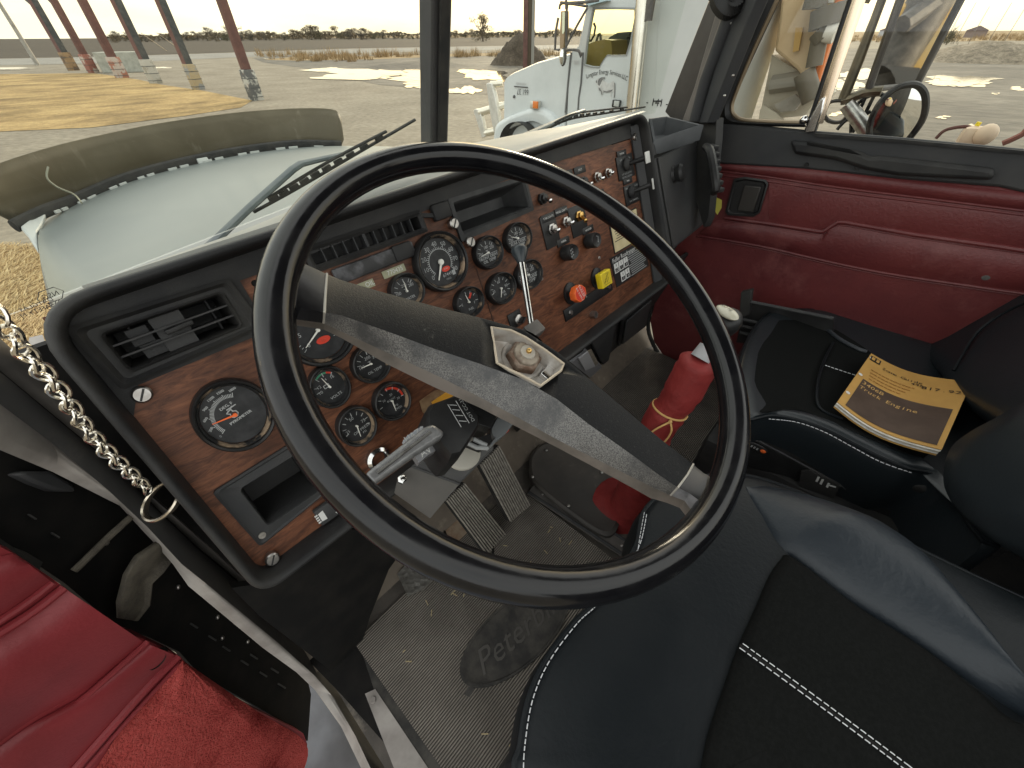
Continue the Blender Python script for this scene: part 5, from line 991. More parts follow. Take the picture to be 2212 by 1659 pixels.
mb = MB(); mb.lathe(Fr(dx_(2130, 598, .016), (0, -1, 0), (0, 0, 1)), [(.008, 0), (.007, .003), (.003, .004)], 16, cap1=True); mb.build('trim_screw', M['darkmetal'], pd)
# inner door handle
hq = [zr(330, 1160), zr(400, 1145), zr(540, 1165), zr(555, 1190), zr(500, 1380), zr(460, 1405), zr(290, 1395), zr(275, 1370)]
hc_ = (sum(p[0] for p in hq)/8, sum(p[1] for p in hq)/8)
def hs(s): return [(hc_[0]+(x-hc_[0])*s, hc_[1]+(y-hc_[1])*s) for x, y in hq]
mb = MB(); mb.grid([[dx_(*p, .012) for p in hs(1)], [dx_(*p, .020) for p in hs(1)], [dx_(*p, .0215) for p in hs(.90)], [dx_(*p, .0185) for p in hs(.84)], [dx_(*p, .0135) for p in hs(.82)]], cu=True); mb.poly([dx_(*p, .0135) for p in hs(.82)]); hb = mb.build('handle_recess', M['black'], pd, sharp=40)
dprism([zr(415, 1190), zr(525, 1200), zr(470, 1365), zr(365, 1355)], .016, .022, mat('brown_black_paddle', (.03, .027, .024), .5), 'handle_paddle', hb, .003)
# black metal part below the glass
dprism([zr(150, 800), zr(330, 795), zr(860, 845), zr(1400, 885), zr(2250, 965), (2330, 332), (2330, 432)] + [zr(2250, 1250), zr(2050, 1205), zr(1400, 1155), zr(800, 1090), zr(220, 1055)], -.002, .016, M['darkgrey'], 'door_sill', pd, .006)
dprism([zr(715, 900), zr(840, 905), zr(1150, 965), zr(1230, 1000), zr(1300, 995), zr(2030, 1075), zr(2010, 1150), zr(1400, 1120), zr(1200, 1085), zr(1000, 1020), zr(740, 985)], .016, .034, M['blacksoft'], 'armrest', pd, .008)
dprism([zr(830, 905), zr(1100, 950), zr(1180, 990), zr(1100, 975), zr(830, 925)], .034, .036, M['gapblack'], 'pull_slot', pd, .001)
mb = MB()
for q in (zr(800, 1070), zr(1130, 1085)): mb.lathe(Fr(dx_(*q, .016), (0, -1, 0), (0, 0, 1)), [(.006, 0), (.005, .003)], 8, cap1=True)
mb.build('sill_screw', M['black'], pd)
mb = MB(); gsl = [zr(860, 862), zr(1400, 900), zr(2250, 978)]; mb.prism([dx_(*p, .017) for p in gsl] + [dx_(x, y+7, .017) for x, y in gsl[::-1]], V((-.006, 0, 0))); mb.build('glass_wiper', M['rubber'], pd)
# frame of the quarter window
fo = [zr(480, -80), zr(330, 400), zr(240, 640), zr(225, 740), zr(250, 800), zr(400, 815), zr(800, 825)]
fi = [zr(670, -80), zr(490, 300), zr(365, 580), zr(330, 690), zr(350, 745), zr(430, 775), zr(790, 790)]
mb = MB(); a, b = smooth_path([(x, y, 0) for x, y in fo], 5), smooth_path([(x, y, 0) for x, y in fi], 5)
mb.grid([[dx_(p.x, p.y, -.01), dx_(p.x, p.y, .012), dx_(lerp(p.x, q.x, .45), lerp(p.y, q.y, .45), .020), dx_(lerp(p.x, q.x, .8), lerp(p.y, q.y, .8), .012), dx_(q.x, q.y, .010), dx_(q.x, q.y, -.012)] for p, q in zip(a, b)]); mb.build('window_frame', M['black'], pd, sharp=50)
mb = MB(); mb.tube(smooth_path([dx_(x, y, .012) for x, y in (zr(640, -60), zr(460, 320), zr(345, 600), zr(318, 695), zr(340, 752), zr(430, 782), zr(780, 797))], 5), .005, 8); mb.build('bright_bead', mat('warm_bead', (.22, .17, .11), .35, metal=.5), pd)
mb = MB(); mb.prism([dx_(*p, -.004) for p in (zr(700, -80), zr(300, 690), zr(350, 800), zr(860, 860), zr(1200, -80))], V((.003, 0, 0))); mb.build('quarter_glass', mat_g if False else glass('hazy_glass', (.96, .97, .95), .06), pd)
mb = MB(); mb.prism([dx_(*p, -.006) for p in (zr(1150, -80), zr(860, 880), zr(2300, 985), zr(2300, -80))], V((.003, 0, 0))); mb.build('door_glass', M['glass'], pd)
mb = MB(); da, db = dx_(*zr(860, 800), .012), dx_(*zr(1160, -90), .012); mb.tube([da, db], .0150, 14, flat=.6, up=(1, 0, 0), m=0); d2 = [(zr(800, 830)), (zr(1085, -60))]; mb.tube([dx_(*zr(815, 810), .016), dx_(*zr(1110, -80), .016)], .0055, 8, m=1); mb.build('divider_bar', [mat('warm_chrome', (.80, .66, .50), .16, metal=1), M['black']], pd)
mb = MB(); mb.prism([dx_(*p, .016) for p in (zr(800, 830), zr(900, 640), zr(935, 620), zr(920, 700), zr(870, 850), zr(800, 860))], V((-.018, 0, 0))); mb.sphere(Fr(dx_(*zr(785, 778), .025), (0, -1, 0), (0, 0, 1)), .010, .010, .008, 12, 8); mb.build('vent_latch', M['chrome'], pd, bevel=.003)
o = dprism([zr(210, 1262), zr(265, 1290), zr(262, 1340), zr(235, 1385), zr(212, 1350)], .013, .0135, mat('yellow_note', (.62, .56, .10), .7), 'paper_note', None, 0); tag(o, 'small yellow paper stuck beside the passenger door handle', 'paper')
mb = MB(); seal = [(1512, 440), (1445, 560), (1416, 640), (1400, 700), (1412, 745), (1440, 782), (1490, 806), (1600, 850)]; mb.tube(smooth_path([dx_(*p, .006) for p in seal], 5), .008, 8); mb.build('door_seal', M['rubber'], pd)
# ---------------------------------------------------------------- driver door, swung open
dh = V((-.205, .474, -.5)); DDIR = V((-.945, -.326, 0)).normalized(); DM = V((.326, -.945, 0)).normalized()
dd = thing('driver_door', (-.16, .49, -.8), 'open driver door with bright red vinyl, red carpet foot and black hinge edge', 'door')
def dp(x, y, w=0): return onpl(x, y, dh + DM*w, DM)
edge = [(-60, 1150), (43, 1203), (140, 1269), (247, 1359), (317, 1383), (387, 1416), (433, 1466), (553, 1533), (655, 1584), (664, 1608), (648, 1662), (630, 1740)]
mb = MB(); mb.prism([dp(*p) for p in edge] + [dp(-80, 1740)], DM*-.03); mb.build('door_skin', M['doorred'], dd)
# vinyl with folds: strips across the panel with raised rolls
def dswell(up, lo, h, nm, m, p=.7, n=10):
    L = max(len(up), len(lo)); rows = []
    a, b = smooth_path([(x, y, 0) for x, y in up], 8), smooth_path([(x, y, 0) for x, y in lo], 8); n2 = max(len(a), len(b))
    for i in range(n2):
        pa = a[int(i*(len(a)-1)/(n2-1))]; pb = b[int(i*(len(b)-1)/(n2-1))]; rows.append([dp(lerp(pa.x, pb.x, k/n), lerp(pa.y, pb.y, k/n), .001+h*math.sin(math.pi*k/n)**p) for k in range(n+1)])
    mb = MB(); mb.grid(rows); return mb.build(nm, m, dd, sharp=80)
dswell([(-60, 1225), (20, 1197), (45, 1206)], [(-60, 1375), (30, 1316), (112, 1257)], .012, 'vinyl_roll', M['doorred'])
dswell([(-60, 1400), (50, 1338), (138, 1270)], [(-60, 1650), (60, 1560), (180, 1490), (312, 1388)], .020, 'vinyl_roll', M['doorred'], .9)
dswell([(-60, 1660), (60, 1570), (185, 1497), (318, 1390)], [(150, 1670), (250, 1560), (330, 1475), (385, 1418)], .010, 'vinyl_roll', M['doorred'])
mb = MB()
for px, r in (([(-60, 1378), (0, 1340), (60, 1300), (114, 1258)], .004), ([(-60, 1398), (0, 1366), (75, 1318), (138, 1269)], .005), ([(-20, 1690), (60, 1605), (190, 1500), (318, 1386)], .004), ([(160, 1662), (250, 1560), (330, 1470), (384, 1418)], .006), ([(180, 1668), (265, 1568), (343, 1482), (392, 1430)], .003)): mb.tube(smooth_path([dp(x, y, .004) for x, y in px], 4), r, 8)
mb.build('welt_seam', M['doorred'], dd)
mb = MB(); cp = [(182, 1690), (266, 1566), (392, 1424), (433, 1466), (553, 1533), (650, 1584), (660, 1608), (640, 1690)]
fr_n = 24; rows = []
lefte, righte = smooth_path([(182, 1700, 0), (266, 1570, 0), (330, 1490, 0), (394, 1426, 0)], 8), smooth_path([(640, 1700, 0), (662, 1608, 0), (553, 1535, 0), (394, 1426, 0)], 8)
for i in range(len(lefte)):
    pa, pb = lefte[i], righte[i]; rows.append([dp(lerp(pa.x, pb.x, k/fr_n), lerp(pa.y, pb.y, k/fr_n), .002+.012*min(1, 4*k/fr_n, 4*(fr_n-k)/fr_n)+random.uniform(-.0012, .0012)) for k in range(fr_n+1)])
mb.grid(rows); mb.build('carpet_panel', M['redcarpet'], dd, sharp=80)
mb = MB(); mb.lathe(Fr(dp(334, 1425, .004), DDIR, V((0, 0, 1))), [(.016, 0), (.010, -.006), (.008, -.004)], 16, m=0); mb.lathe(Fr(dp(330, 1428, .004), DDIR, V((0, 0, 1))), [(.006, 0), (.004, .003)], 10, cap1=True, m=1); mb.build('trim_screw', [M['gapblack'], M['steel']], dd)
# hinge-side edge face between the red trim and the jamb
en = V((.70, -.72, 0)).normalized(); ep = dh + V((-.02, .024, 0))
def epx(x, y, w=0): return onpl(x, y, ep + en*w, en)
B0e = [(-60, 930), (0, 930), (130, 1000), (270, 1075), (345, 1150), (393, 1200), (430, 1250), (590, 1380), (660, 1450), (672, 1500)]
mb = MB(); lo_e = [(665, 1600), (640, 1572), (553, 1525), (433, 1458), (387, 1408), (317, 1375), (247, 1350), (140, 1260), (43, 1195), (-60, 1140)]
mb.prism([epx(*p) for p in B0e + lo_e], en*-.006); ef = mb.build('hinge_edge', M['gapblack'], dd)
mb = MB()
for i, (x, y) in enumerate(((480, 1395), (520, 1425), (560, 1450), (600, 1475), (410, 1345), (450, 1372), (540, 1412), (585, 1442), (60, 1110), (110, 1150))): mb.prism([epx(x, y, .001), epx(x+16, y+10, .001), epx(x+15, y+13, .001), epx(x-1, y+3, .001)], en*.002)
mb.build('edge_slot', mat('dim_slot', (.05, .05, .05), .5), dd)
mb = MB()
for x, y in ((385, 1268), (470, 1333), (535, 1386), (230, 1172), (480, 1378)): mb.sphere(Fr(epx(x, y, .002), en.orthogonal(), en.cross(en.orthogonal())), .004, .003, .003, 10, 6)
mb.build('edge_screw', M['steel'], dd)
mb = MB(); mb.prism([epx(x, y, .012) for x, y in ((38, 1024), (60, 1018), (112, 1018), (160, 1046), (168, 1062), (120, 1060), (80, 1045))], en*-.02); mb.build('hinge_cap', M['darkgrey'], dd, bevel=.006)
mb = MB(); mb.tube([epx(x, y, .004) for x, y in ((-40, 1180), (0, 1205), (30, 1215), (60, 1232))], .012, 8); mb.build('edge_weatherstrip', M['rubber'], dd)
o = MB(); o.tube([epx(288, 1112, .03), epx(240, 1155, .03), epx(160, 1233, .012)], .0040, 8); o.build('check_rod', M['strap'], dd)
mb = MB(); sL = [(338, 1168), (290, 1200), (265, 1240), (250, 1300), (252, 1335)]; sR = [(378, 1202), (352, 1238), (328, 1262), (322, 1310), (296, 1342)]
mb.grid([[epx(lerp(a[0], b[0], k/6), lerp(a[1], b[1], k/6), .05-.035*i/4+.008*math.sin(k*1.0)) for k in range(7)] for i, (a, b) in enumerate(zip(sL, sR))]); o = mb.build('check_strap', M['strap'], dd, sharp=70)
md = o.modifiers.new('s', 'SOLIDIFY'); md.thickness = .003
# ---------------------------------------------------------------- chain with key ring hanging beside the dash
chp = [(-60, 620, .40), (0, 697, .40), (24, 722, .405), (55, 762, .41), (95, 806, .415), (145, 868, .42), (190, 930, .425), (240, 985, .43), (290, 1030, .435), (322, 1062, .44)]
cpth = smooth_path([ony(x, y, d_) for x, y, d_ in chp], 40); Ld = 0; last = cpth[0]; links = []; spacing = .0092
for a, b in zip(cpth, cpth[1:]):
    Ld += (b-a).length
    if Ld >= spacing: links.append((b.copy(), (b-a).normalized())); Ld = 0
ch = thing('chain', links[-1][0], 'twisted silver chain with an open ring hanging in front of the left dash edge', 'chain')
mb = MB()
for i, (p, t) in enumerate(links):
    ph = i*.75*0 + (math.pi/4 if i % 2 else -math.pi/4) + .25*math.sin(i*.6)
    x = (CA - t*CA.dot(t)).normalized(); y = t.cross(x); a = x*math.cos(ph) + y*math.sin(ph); pts = []
    for k in range(14):
        an = 2*math.pi*k/14; pts.append(p + t*(.0088*math.cos(an)) + a*(.0056*math.sin(an)) + t.cross(a)*(.0016*math.sin(2*an)))
    mb.tube(pts, .00135, 6, closed=True)
mb.build('chain_links', mat('nickel_chain', (.74, .70, .62), .2, metal=1), ch)
rc = ony(351, 1081, .44); kr = rc.dot(CA)/PF; ra = (CR*38+CU*16)*kr; rb = (CU*33-CR*12)*kr + CA*.010
mb = MB(); mb.tube([rc + ra*math.cos(a*.19635) + rb*math.sin(a*.19635) for a in range(32)], .0021, 8, closed=True, flat=2.0, up=CA); mb.build('ring', mat('brass_ring', (.62, .55, .45), .25, metal=1), ch)
# ---------------------------------------------------------------- bonnet with bug deflector
hood = thing('truck_bonnet', (.45, 1.2, -.4), 'long pale grey truck bonnet ahead of the windscreen, carrying a smoked deflector', 'bonnet')
ly = [.60, .85, 1.15, 1.45, 1.70]
lpx_ = [(118, 668), (100, 610), (86, 555), (82, 515), (88, 488)]
rpx_ = [None]*5
front = [(88, 488), (110, 468), (160, 440), (250, 402), (330, 376), (430, 352), (530, 332), (640, 319), (737, 315), (860, 318), (930, 330)]
fy = [1.66, 1.74, 1.80, 1.85, 1.88, 1.90, 1.90, 1.88, 1.83, 1.74, 1.62]
FE = [ony(*p, y) for p, y in zip(front, fy)]
fe = smooth_path(FE, 4)
rear = [V((lerp(-.062, 1.14, i/(len(fe)-1)), .64+.06*math.sin(math.pi*i/(len(fe)-1)), -.245-.01*abs(i/(len(fe)-1)*2-1))) for i in range(len(fe))]
le = [ony(*p, y) for p, y in zip(lpx_, ly)]; rear[0] = le[0].copy()
rows = []
for j in range(13):
    t = j/12; row = []
    for i, (a, b) in enumerate(zip(rear, fe)):
        s = i/(len(fe)-1); p = lerp(a, b, t); p.z += .018*math.sin(math.pi*min(1, s*1.0))*math.sin(math.pi*t); row.append(p)
    lp_ = smooth_path(le, 3)[::1][j]; dlt = lp_-row[0]
    for i in range(len(row)): row[i] = row[i] + dlt*max(0, 1-i/8)
    side = row[0]; row = [side+V((-.05, 0, -.5)), side+V((-.035, 0, -.12)), side+V((-.012, 0, -.025))] + row + [row[-1]+V((.03, 0, -.03)), row[-1]+V((.06, 0, -.4))]; rows.append(row)
last = rows[-1]; rows.append([p+V((0, .05, -.06)) for p in last]); rows.append([p+V((0, .06, -.5)) for p in last])
mb = MB(); mb.grid(rows); mb.build('bonnet_skin', M['hoodpaint'], hood, sharp=70)
tpx = [(-75, 392), (0, 352), (120, 315), (230, 290), (330, 270), (430, 255), (530, 243), (640, 236), (716, 238), (733, 252), (737, 290)]
bpx = [(-40, 440), (43, 480), (150, 436), (250, 394), (330, 368), (430, 344), (530, 325), (640, 312), (700, 310), (726, 312), (737, 316)]
dyt = [1.66, 1.72, 1.81, 1.88, 1.92, 1.94, 1.94, 1.92, 1.87, 1.85, 1.84]; 
ta, ba = smooth_path([ony(*p, y+.02) for p, y in zip(tpx, dyt)], 4), smooth_path([ony(*p, y-.01) for p, y in zip(bpx, dyt)], 4)
mb = MB(); mb.grid([[lerp(b, a, k/5)+V((0, -.012*math.sin(math.pi*k/5), 0)) for k in range(6)] for a, b in zip(ta, ba)]); o = mb.build('bug_deflector', M['deflector'], hood, sharp=70); md = o.modifiers.new('s', 'SOLIDIFY'); md.thickness = .006
mb = MB(); st = [(30, 492), (95, 460), (160, 436), (250, 397), (330, 371), (430, 347), (530, 328), (640, 315), (737, 316)]; sy = [1.68, 1.73, 1.79, 1.85, 1.88, 1.90, 1.90, 1.88, 1.84]
pa = smooth_path([ony(x, y-3, d_-.015) for (x, y), d_ in zip(st, sy)], 4); mb.tube(pa, .010, 8, flat=1.6, up=(0, 0, 1)); mb.build('mount_strip', M['rubber'], hood)
mb = MB()
for k in range(26):
    if k % 3 == 0: continue
    i = 4+int(k*(len(pa)-6)/26); a, b = pa[i], pa[min(i+1, len(pa)-1)]; mb.box(Fr(lerp(a, b, .5)+V((0, -.022, -.006)), b-a, V((0, 0, 1))), ((b-a).length*.7, .007, .005))
mb.build('strip_gap', M['boxwhite'], hood)
mb = MB(); c9 = ony(440, 350, 1.875); mb.box(Fr(c9, (1, .1, 0), (0, .2, 1)), (.036, .026, .010), .003); mb.build('white_clip', M['boxwhite'], hood)
mb = MB(); mb.tube(smooth_path([ony(x, y, d_) for x, y, d_ in ((104, 360, 1.745), (102, 385, 1.74), (125, 405, 1.735), (160, 420, 1.73), (176, 438, 1.70))], 6), .0042, 8, flat=.5); mb.build('tape_strip', mat('pale_tape_strip', (.24, .24, .18), .6), hood)
mb = MB(); wcn = [ony(x, y, d_) for x, y, d_ in ((45, 488, 1.64), (70, 470, 1.70), (100, 455, 1.72), (92, 480, 1.66), (80, 500, 1.60), (82, 540, 1.52), (60, 505, 1.60))]; mb.prism(wcn, V((-.005, .0, -.012))); mb.build('white_corner', M['boxwhite'], hood, bevel=.003)
# ---------------------------------------------------------------- wipers
def wiper(name, arm, blade, label, wy):
    r = thing(name, ony(*arm[0][:2], arm[0][2]), label, 'wiper')
    mb = MB(); pts = [ony(*p) for p in arm]; mb.tube(pts, [.013]+[.0085]*(len(pts)-2)+[.006], 8, flat=.5); mb.build('arm', mat('weathered_arm', (.06, .075, .08), .45, col2=(.09, .105, .105), nscale=30) if 'weathered_arm' not in bpy.data.materials else bpy.data.materials['weathered_arm'], r)
    B = [ony(*p) for p in blade]; mb = MB(); mb.tube(smooth_path(B, 5), .0038, 6, flat=.7, m=0); up = V((0, 0, 1))
    n = 14
    for k in range(n+1):
        t = k/n; p = lerp(B[0], B[-1], t) if len(B) == 2 else smooth_path(B, n//(len(B)-1)+1)[k]; 
        if .16 < t < .90: mb.box(Fr(p+V((-.004, -.004, .0045*(1-abs(t-.5)*1.2))), (B[-1]-B[0]), up), (.016, .007, .005), m=0)
    pa = smooth_path(B, 6); mid = [p+V((-.004, -.004, .0115*math.sin(math.pi*i/(len(pa)-1))**.6)) for i, p in enumerate(pa)]; mb.tube(mid[3:-3], .0036, 6, flat=.7)
    mb.build('blade', M['rubber'], r); return r
wiper('windscreen_wiper', [(425, 562, .70), (470, 515, .72), (540, 448, .73), (632, 366, .74), (650, 354, .743), (740, 333, .748)], [(548, 458, .735), (640, 408, .74), (760, 338, .745), (896, 259, .75)], 'black windscreen wiper lying over the pale bonnet', .73)
wiper('windscreen_wiper', [(1120, 300, .76), (1190, 268, .76), (1240, 246, .755), (1262, 238, .752)], [(1172, 284, .76), (1230, 258, .755), (1300, 246, .75), (1393, 231, .74)], 'black windscreen wiper in front of the white truck', .75)
# ---------------------------------------------------------------- passenger mirrors outside
mr_ = thing('side_mirror', (1.85, .2, -.1), 'tall rectangular truck mirror on tube brackets outside the passenger window', 'mirror')
MX = 1.80
def mp_(x, y, d_=0): return onx(x, y, MX+d_)
tl, bl_, brr, tr_ = mp_(*zr(1385, -120)), mp_(*zr(1195, 575)), mp_(*zr(1505, 560), .0), mp_(*zr(1860, -120), .0)
mn = V((-.42, -.90, -.06)).normalized(); mo = mp_(*zr(1350, 300))
def mpl(x, y, w=0): return onpl(x, y, mo+mn*w, mn)
q4 = [mpl(*zr(1448, -120)), mpl(*zr(1198, 580)), mpl(*zr(1510, 545)), mpl(*zr(1855, -120))]
mb = MB(); cqq = sum(q4, V())/4; mb.prism([p+mn*.0 for p in q4], mn*-.014); mb.build('housing', mat('bronze_housing', (.10, .085, .06), .4, metal=.4), mr_, bevel=.006)
mb = MB(); mb.prism([p+mn*.001 for p in (lerp(q4[0], cqq, .05), lerp(q4[1], cqq, .07), lerp(q4[2], cqq, .07), lerp(q4[3], cqq, .05))], mn*.002); mb.build('glass', M['mirror'], mr_)
mb = MB(); mb.tube([q4[0]+mn*.004, q4[1]+mn*.004, q4[2]+mn*.004, q4[3]+mn*.004], .010, 8, closed=True); mb.build('edge_frame', M['darkmetal'], mr_)
mb = MB(); mb.tube([mp_(*zr(1320, -80)), mp_(*zr(1245, 120)), mp_(*zr(1140, 390)), mp_(*zr(1040, 640))], [.011, .011, .014, .014], 12, m=0); mb.tube(smooth_path([mp_(*zr(1030, 650)), mp_(*zr(1080, 640)), mp_(*zr(1180, 600)), mp_(*zr(1290, 590))], 5), .013, 8, m=0); mb.tube([mp_(*zr(1065, 675)), mp_(*zr(1150, 790)), mp_(*zr(1225, 900))], .020, 12, m=1); mb.tube([mp_(*zr(1230, -80)), mp_(*zr(1175, 20))], .012, 8, m=0); mb.build('bracket', [mat('bronze_tube', (.14, .115, .075), .35, metal=.6, col2=(.09, .08, .06), nscale=20), M['steel']], mr_)
mb = MB()
for off, r in (((900, 690), 0), ((1000, 690), 0)): pass
cvp = [(zr(905, 720), zr(940, 780), zr(1020, 790), zr(1090, 720), zr(1170, 640), zr(1280, 610), zr(1350, 680)), (zr(1000, 840), zr(1060, 780), zr(1150, 760), zr(1220, 720)), (zr(930, 700), zr(960, 660), zr(1040, 655), zr(1100, 700), zr(1130, 780), zr(1100, 860)), (zr(1240, 620), zr(1200, 700), zr(1130, 850)), (zr(1180, 640), zr(1150, 700), zr(1100, 760), zr(1090, 860))]
for c in cvp: mb.tube(smooth_path([mp_(*p, .03) for p in c], 5), .0055, 6)
mb.build('heater_cable', M['black'], mr_)
cm = thing('convex_mirror', mp_(*zr(1400, 720)), 'round convex spot mirror with dark rim under the tall side mirror', 'mirror')
cn = V((-.80, -.55, -.10)).normalized(); cc = mp_(*zr(1398, 725), -.03)
def cpl_(x, y): return onpl(x, y, cc, cn)
el = [zr(1500, 548), zr(1560, 590), zr(1575, 670), zr(1555, 770), zr(1490, 870), zr(1420, 935), zr(1300, 960), zr(1215, 900), zr(1215, 800), zr(1250, 710), zr(1310, 630), zr(1400, 565)]
eo = smooth_path([cpl_(*p) for p in el], 5, True); ec = sum(eo, V())/len(eo)
mb = MB(); mb.grid([[lerp(p, ec, s)+cn*h for p in eo] for s, h in ((.02, .0), (.2, .003), (.4, .0055), (.6, .0075), (.8, .0088), (.97, .0092))], cu=True); mb.build('convex_glass', M['mirror'], cm, sharp=80)
mb = MB(); mb.tube(eo, .0085, 8, closed=True); mb.grid([[p for p in eo], [lerp(p, ec, .15)-cn*.025 for p in eo], [lerp(p, ec, .6)-cn*.04 for p in eo]], cu=True); mb.poly([lerp(p, ec, .6)-cn*.04 for p in eo]); mb.build('rim', M['black'], cm)
mb = MB(); p = onx(*zr(1870, 890), 1.55); mb.box(Fr(p, (1, 0, 0), (0, 1, 0)), (.042, .045, .045), .012, m=0); mb.sphere(Fr(p+V((-.02, -.02, .01)), (1, 0, 0), (0, 1, 0)), .02, .02, .022, 12, 8, m=0); mb.tube(smooth_path([onx(*zr(x, y), 1.55) for x, y in ((1640, 898), (1690, 850), (1760, 828), (1850, 822), (1900, 850), (1960, 870))], 5), .004, 6, m=1); mb.tube([onx(*zr(1905, 815), 1.55), onx(*zr(1925, 790), 1.55)], .005, 6, m=2); mb.tube(smooth_path([onx(*zr(x, y), 1.55) for x, y in ((2070, 930), (2130, 905), (2200, 870), (2230, 840))], 5), .006, 6, m=3); o = mb.build('clearance_lamp', [mat('cream_lamp', (.66, .50, .36), .5), mat('brown_wire', (.10, .03, .025), .6), M['yellow'], mat('red_wire', (.22, .07, .05), .6)]); tag(o, 'cream clearance lamp with loose wires on the cab side below the window', 'lamp')
# ---------------------------------------------------------------- ground and what stands outside
def hz(x):            # photo height of the horizon at column x
    lo, hi = 0., 300.
    for _ in range(40):
        m_ = (lo+hi)/2
        if ray(x, m_).z > 0: lo = m_
        else: hi = m_
    return lo
def g(x, y, dz=0.0): return onz(x, max(y, hz(x)+.8), GZ+dz)
def gmat(name, cols, scale, detail=8, stretch=(1, 1, 1), rough=.9, bump=.5, bs=6, bd=.05, straw=None):
    m = bpy.data.materials.new(name); m.use_nodes = True; nt = m.node_tree; N = nt.nodes; L = nt.links; b = N['Principled BSDF']; b.inputs['Roughness'].default_value = rough; b.inputs['Specular IOR Level'].default_value = .2
    tc = N.new('ShaderNodeTexCoord'); mp = N.new('ShaderNodeMapping'); mp.inputs['Scale'].default_value = stretch; L.new(tc.outputs['Object'], mp.inputs['Vector'])
    n = N.new('ShaderNodeTexNoise'); n.inputs['Scale'].default_value = scale; n.inputs['Detail'].default_value = detail; n.inputs['Roughness'].default_value = .65; L.new(mp.outputs['Vector'], n.inputs['Vector'])
    r = N.new('ShaderNodeValToRGB'); e = r.color_ramp.elements; k = len(cols); e[0].position = .32; e[0].color = (*cols[0], 1); e[1].position = .70; e[1].color = (*cols[-1], 1)
    for i in range(1, k-1): q = e.new(.32+.38*i/(k-1)); q.color = (*cols[i], 1)
    L.new(n.outputs['Fac'], r.inputs['Fac']); out = r.outputs['Color']
    n2 = N.new('ShaderNodeTexNoise'); n2.inputs['Scale'].default_value = bs; n2.inputs['Detail'].default_value = 6; L.new(tc.outputs['Object'], n2.inputs['Vector'])
    mr = N.new('ShaderNodeMapRange'); mr.inputs['From Min'].default_value = .3; mr.inputs['From Max'].default_value = .7; mr.inputs['To Min'].default_value = .75; mr.inputs['To Max'].default_value = 1.2; L.new(n2.outputs['Fac'], mr.inputs['Value'])
    mu = N.new('ShaderNodeMix'); mu.data_type = 'RGBA'; mu.blend_type = 'MULTIPLY'; mu.inputs['Factor'].default_value = 1; L.new(out, mu.inputs['A']); L.new(mr.outputs['Result'], mu.inputs['B']); L.new(mu.outputs['Result'], b.inputs['Base Color'])
    bp = N.new('ShaderNodeBump'); bp.inputs['Strength'].default_value = bump; bp.inputs['Distance'].default_value = bd; L.new(n2.outputs['Fac'], bp.inputs['Height']); L.new(bp.outputs['Normal'], b.inputs['Normal'])
    return m
G_LOT = gmat('packed_gravel', [(.15, .128, .096), (.195, .17, .13), (.235, .208, .16)], .35, 9, bs=5, bd=.03)
G_MUD = gmat('wet_mud', [(.06, .053, .044), (.10, .088, .07), (.15, .134, .108)], .16, 10, bs=1.4, bd=.15, rough=.7)
G_FIELD = gmat('ploughed_soil', [(.036, .028, .019), (.047, .037, .025), (.058, .046, .032)], .05, 8, stretch=(.4, 3, 1), bs=.8, bd=.1)
G_STRAW = gmat('straw_litter', [(.15, .10, .042), (.29, .20, .085), (.40, .29, .13)], .55, 9, stretch=(.8, 1.1, 1), bs=9, bd=.06)
G_ROAD = gmat('pale_asphalt', [(.17, .162, .145), (.20, .192, .172), (.23, .222, .20)], .3, 6, bs=8, bd=.01)
G_DRY = gmat('dry_grass_ground', [(.17, .118, .056), (.24, .17, .085), (.29, .21, .115)], .08, 9, bs=1.5, bd=.2)
mb = MB(); mb.poly([(3500*math.cos(t*math.pi/24), 3500*math.sin(t*math.pi/24), GZ) for t in range(48)]); setting(mb.build('ground', G_LOT))
def sheet_px(name, pts, dz, m, dense=False):
    mb = MB(); mb.poly([g(x, y, dz) for x, y in pts]); return setting(mb.build(name, m))
far = lambda x, e=1.0: (x, hz(x)+e)
sheet_px('field', [(-900, 165), (-300, 139), (0, 126), (250, 121), (500, 113), (737, 105), (1000, 100), (1250, 96), (1700, 96), (1700, hz(1700)+2.6), (1000, hz(1000)+6), (760, hz(760)+5), (400, hz(400)+2), (0, hz(0)+1.2), (-900, hz(-900)+1.2)], .02, G_FIELD)
sheet_px('dry_grass', [(480, hz(480)+2.6), (760, hz(760)+5.2), (1000, hz(1000)+6.4), (1700, hz(1700)+3), (1700, hz(1700)+.9), (480, hz(480)+.9)], .06, G_DRY)
sheet_px('road', [(-900, 190), (-300, 152), (0, 141), (250, 136), (500, 124), (737, 116), (1000, 109), (1250, 106), (1500, 104), (1500, 97.5), (1250, 97), (1000, 101), (737, 106), (500, 114), (250, 122), (0, 127), (-300, 140), (-900, 167)], .015, G_ROAD)
mud = [(545, 125), (640, 118), (760, 119), (900, 117), (1000, 112), (1250, 109), (1500, 108), (1500, 190), (1120, 205), (1040, 204), (930, 192), (820, 183), (737, 166), (700, 152), (620, 142), (570, 135)]
sheet_px('mud', mud, .010, G_MUD)
sheet_px('dry_grass', [(570, 129), (640, 122), (780, 122), (1000, 115), (1250, 112), (1250, 119), (1000, 121), (800, 128), (640, 131)], .018, G_DRY)
# right-hand yard seen through the passenger window
sheet_px('mud', [(1500, 100), (1800, 104), (2000, 108), (2400, 118), (2900, 150), (2900, 600), (2212, 480), (1800, 400), (1600, 360), (1480, 240)], .012, G_MUD)
sheet_px('dry_grass', [(1560, hz(1560)+10), (1900, hz(1900)+22), (2050, hz(2050)+24), (2400, hz(2400)+22), (2900, hz(2900)+26), (2900, hz(2900)+2), (1560, hz(1560)+2)], .03, G_DRY)
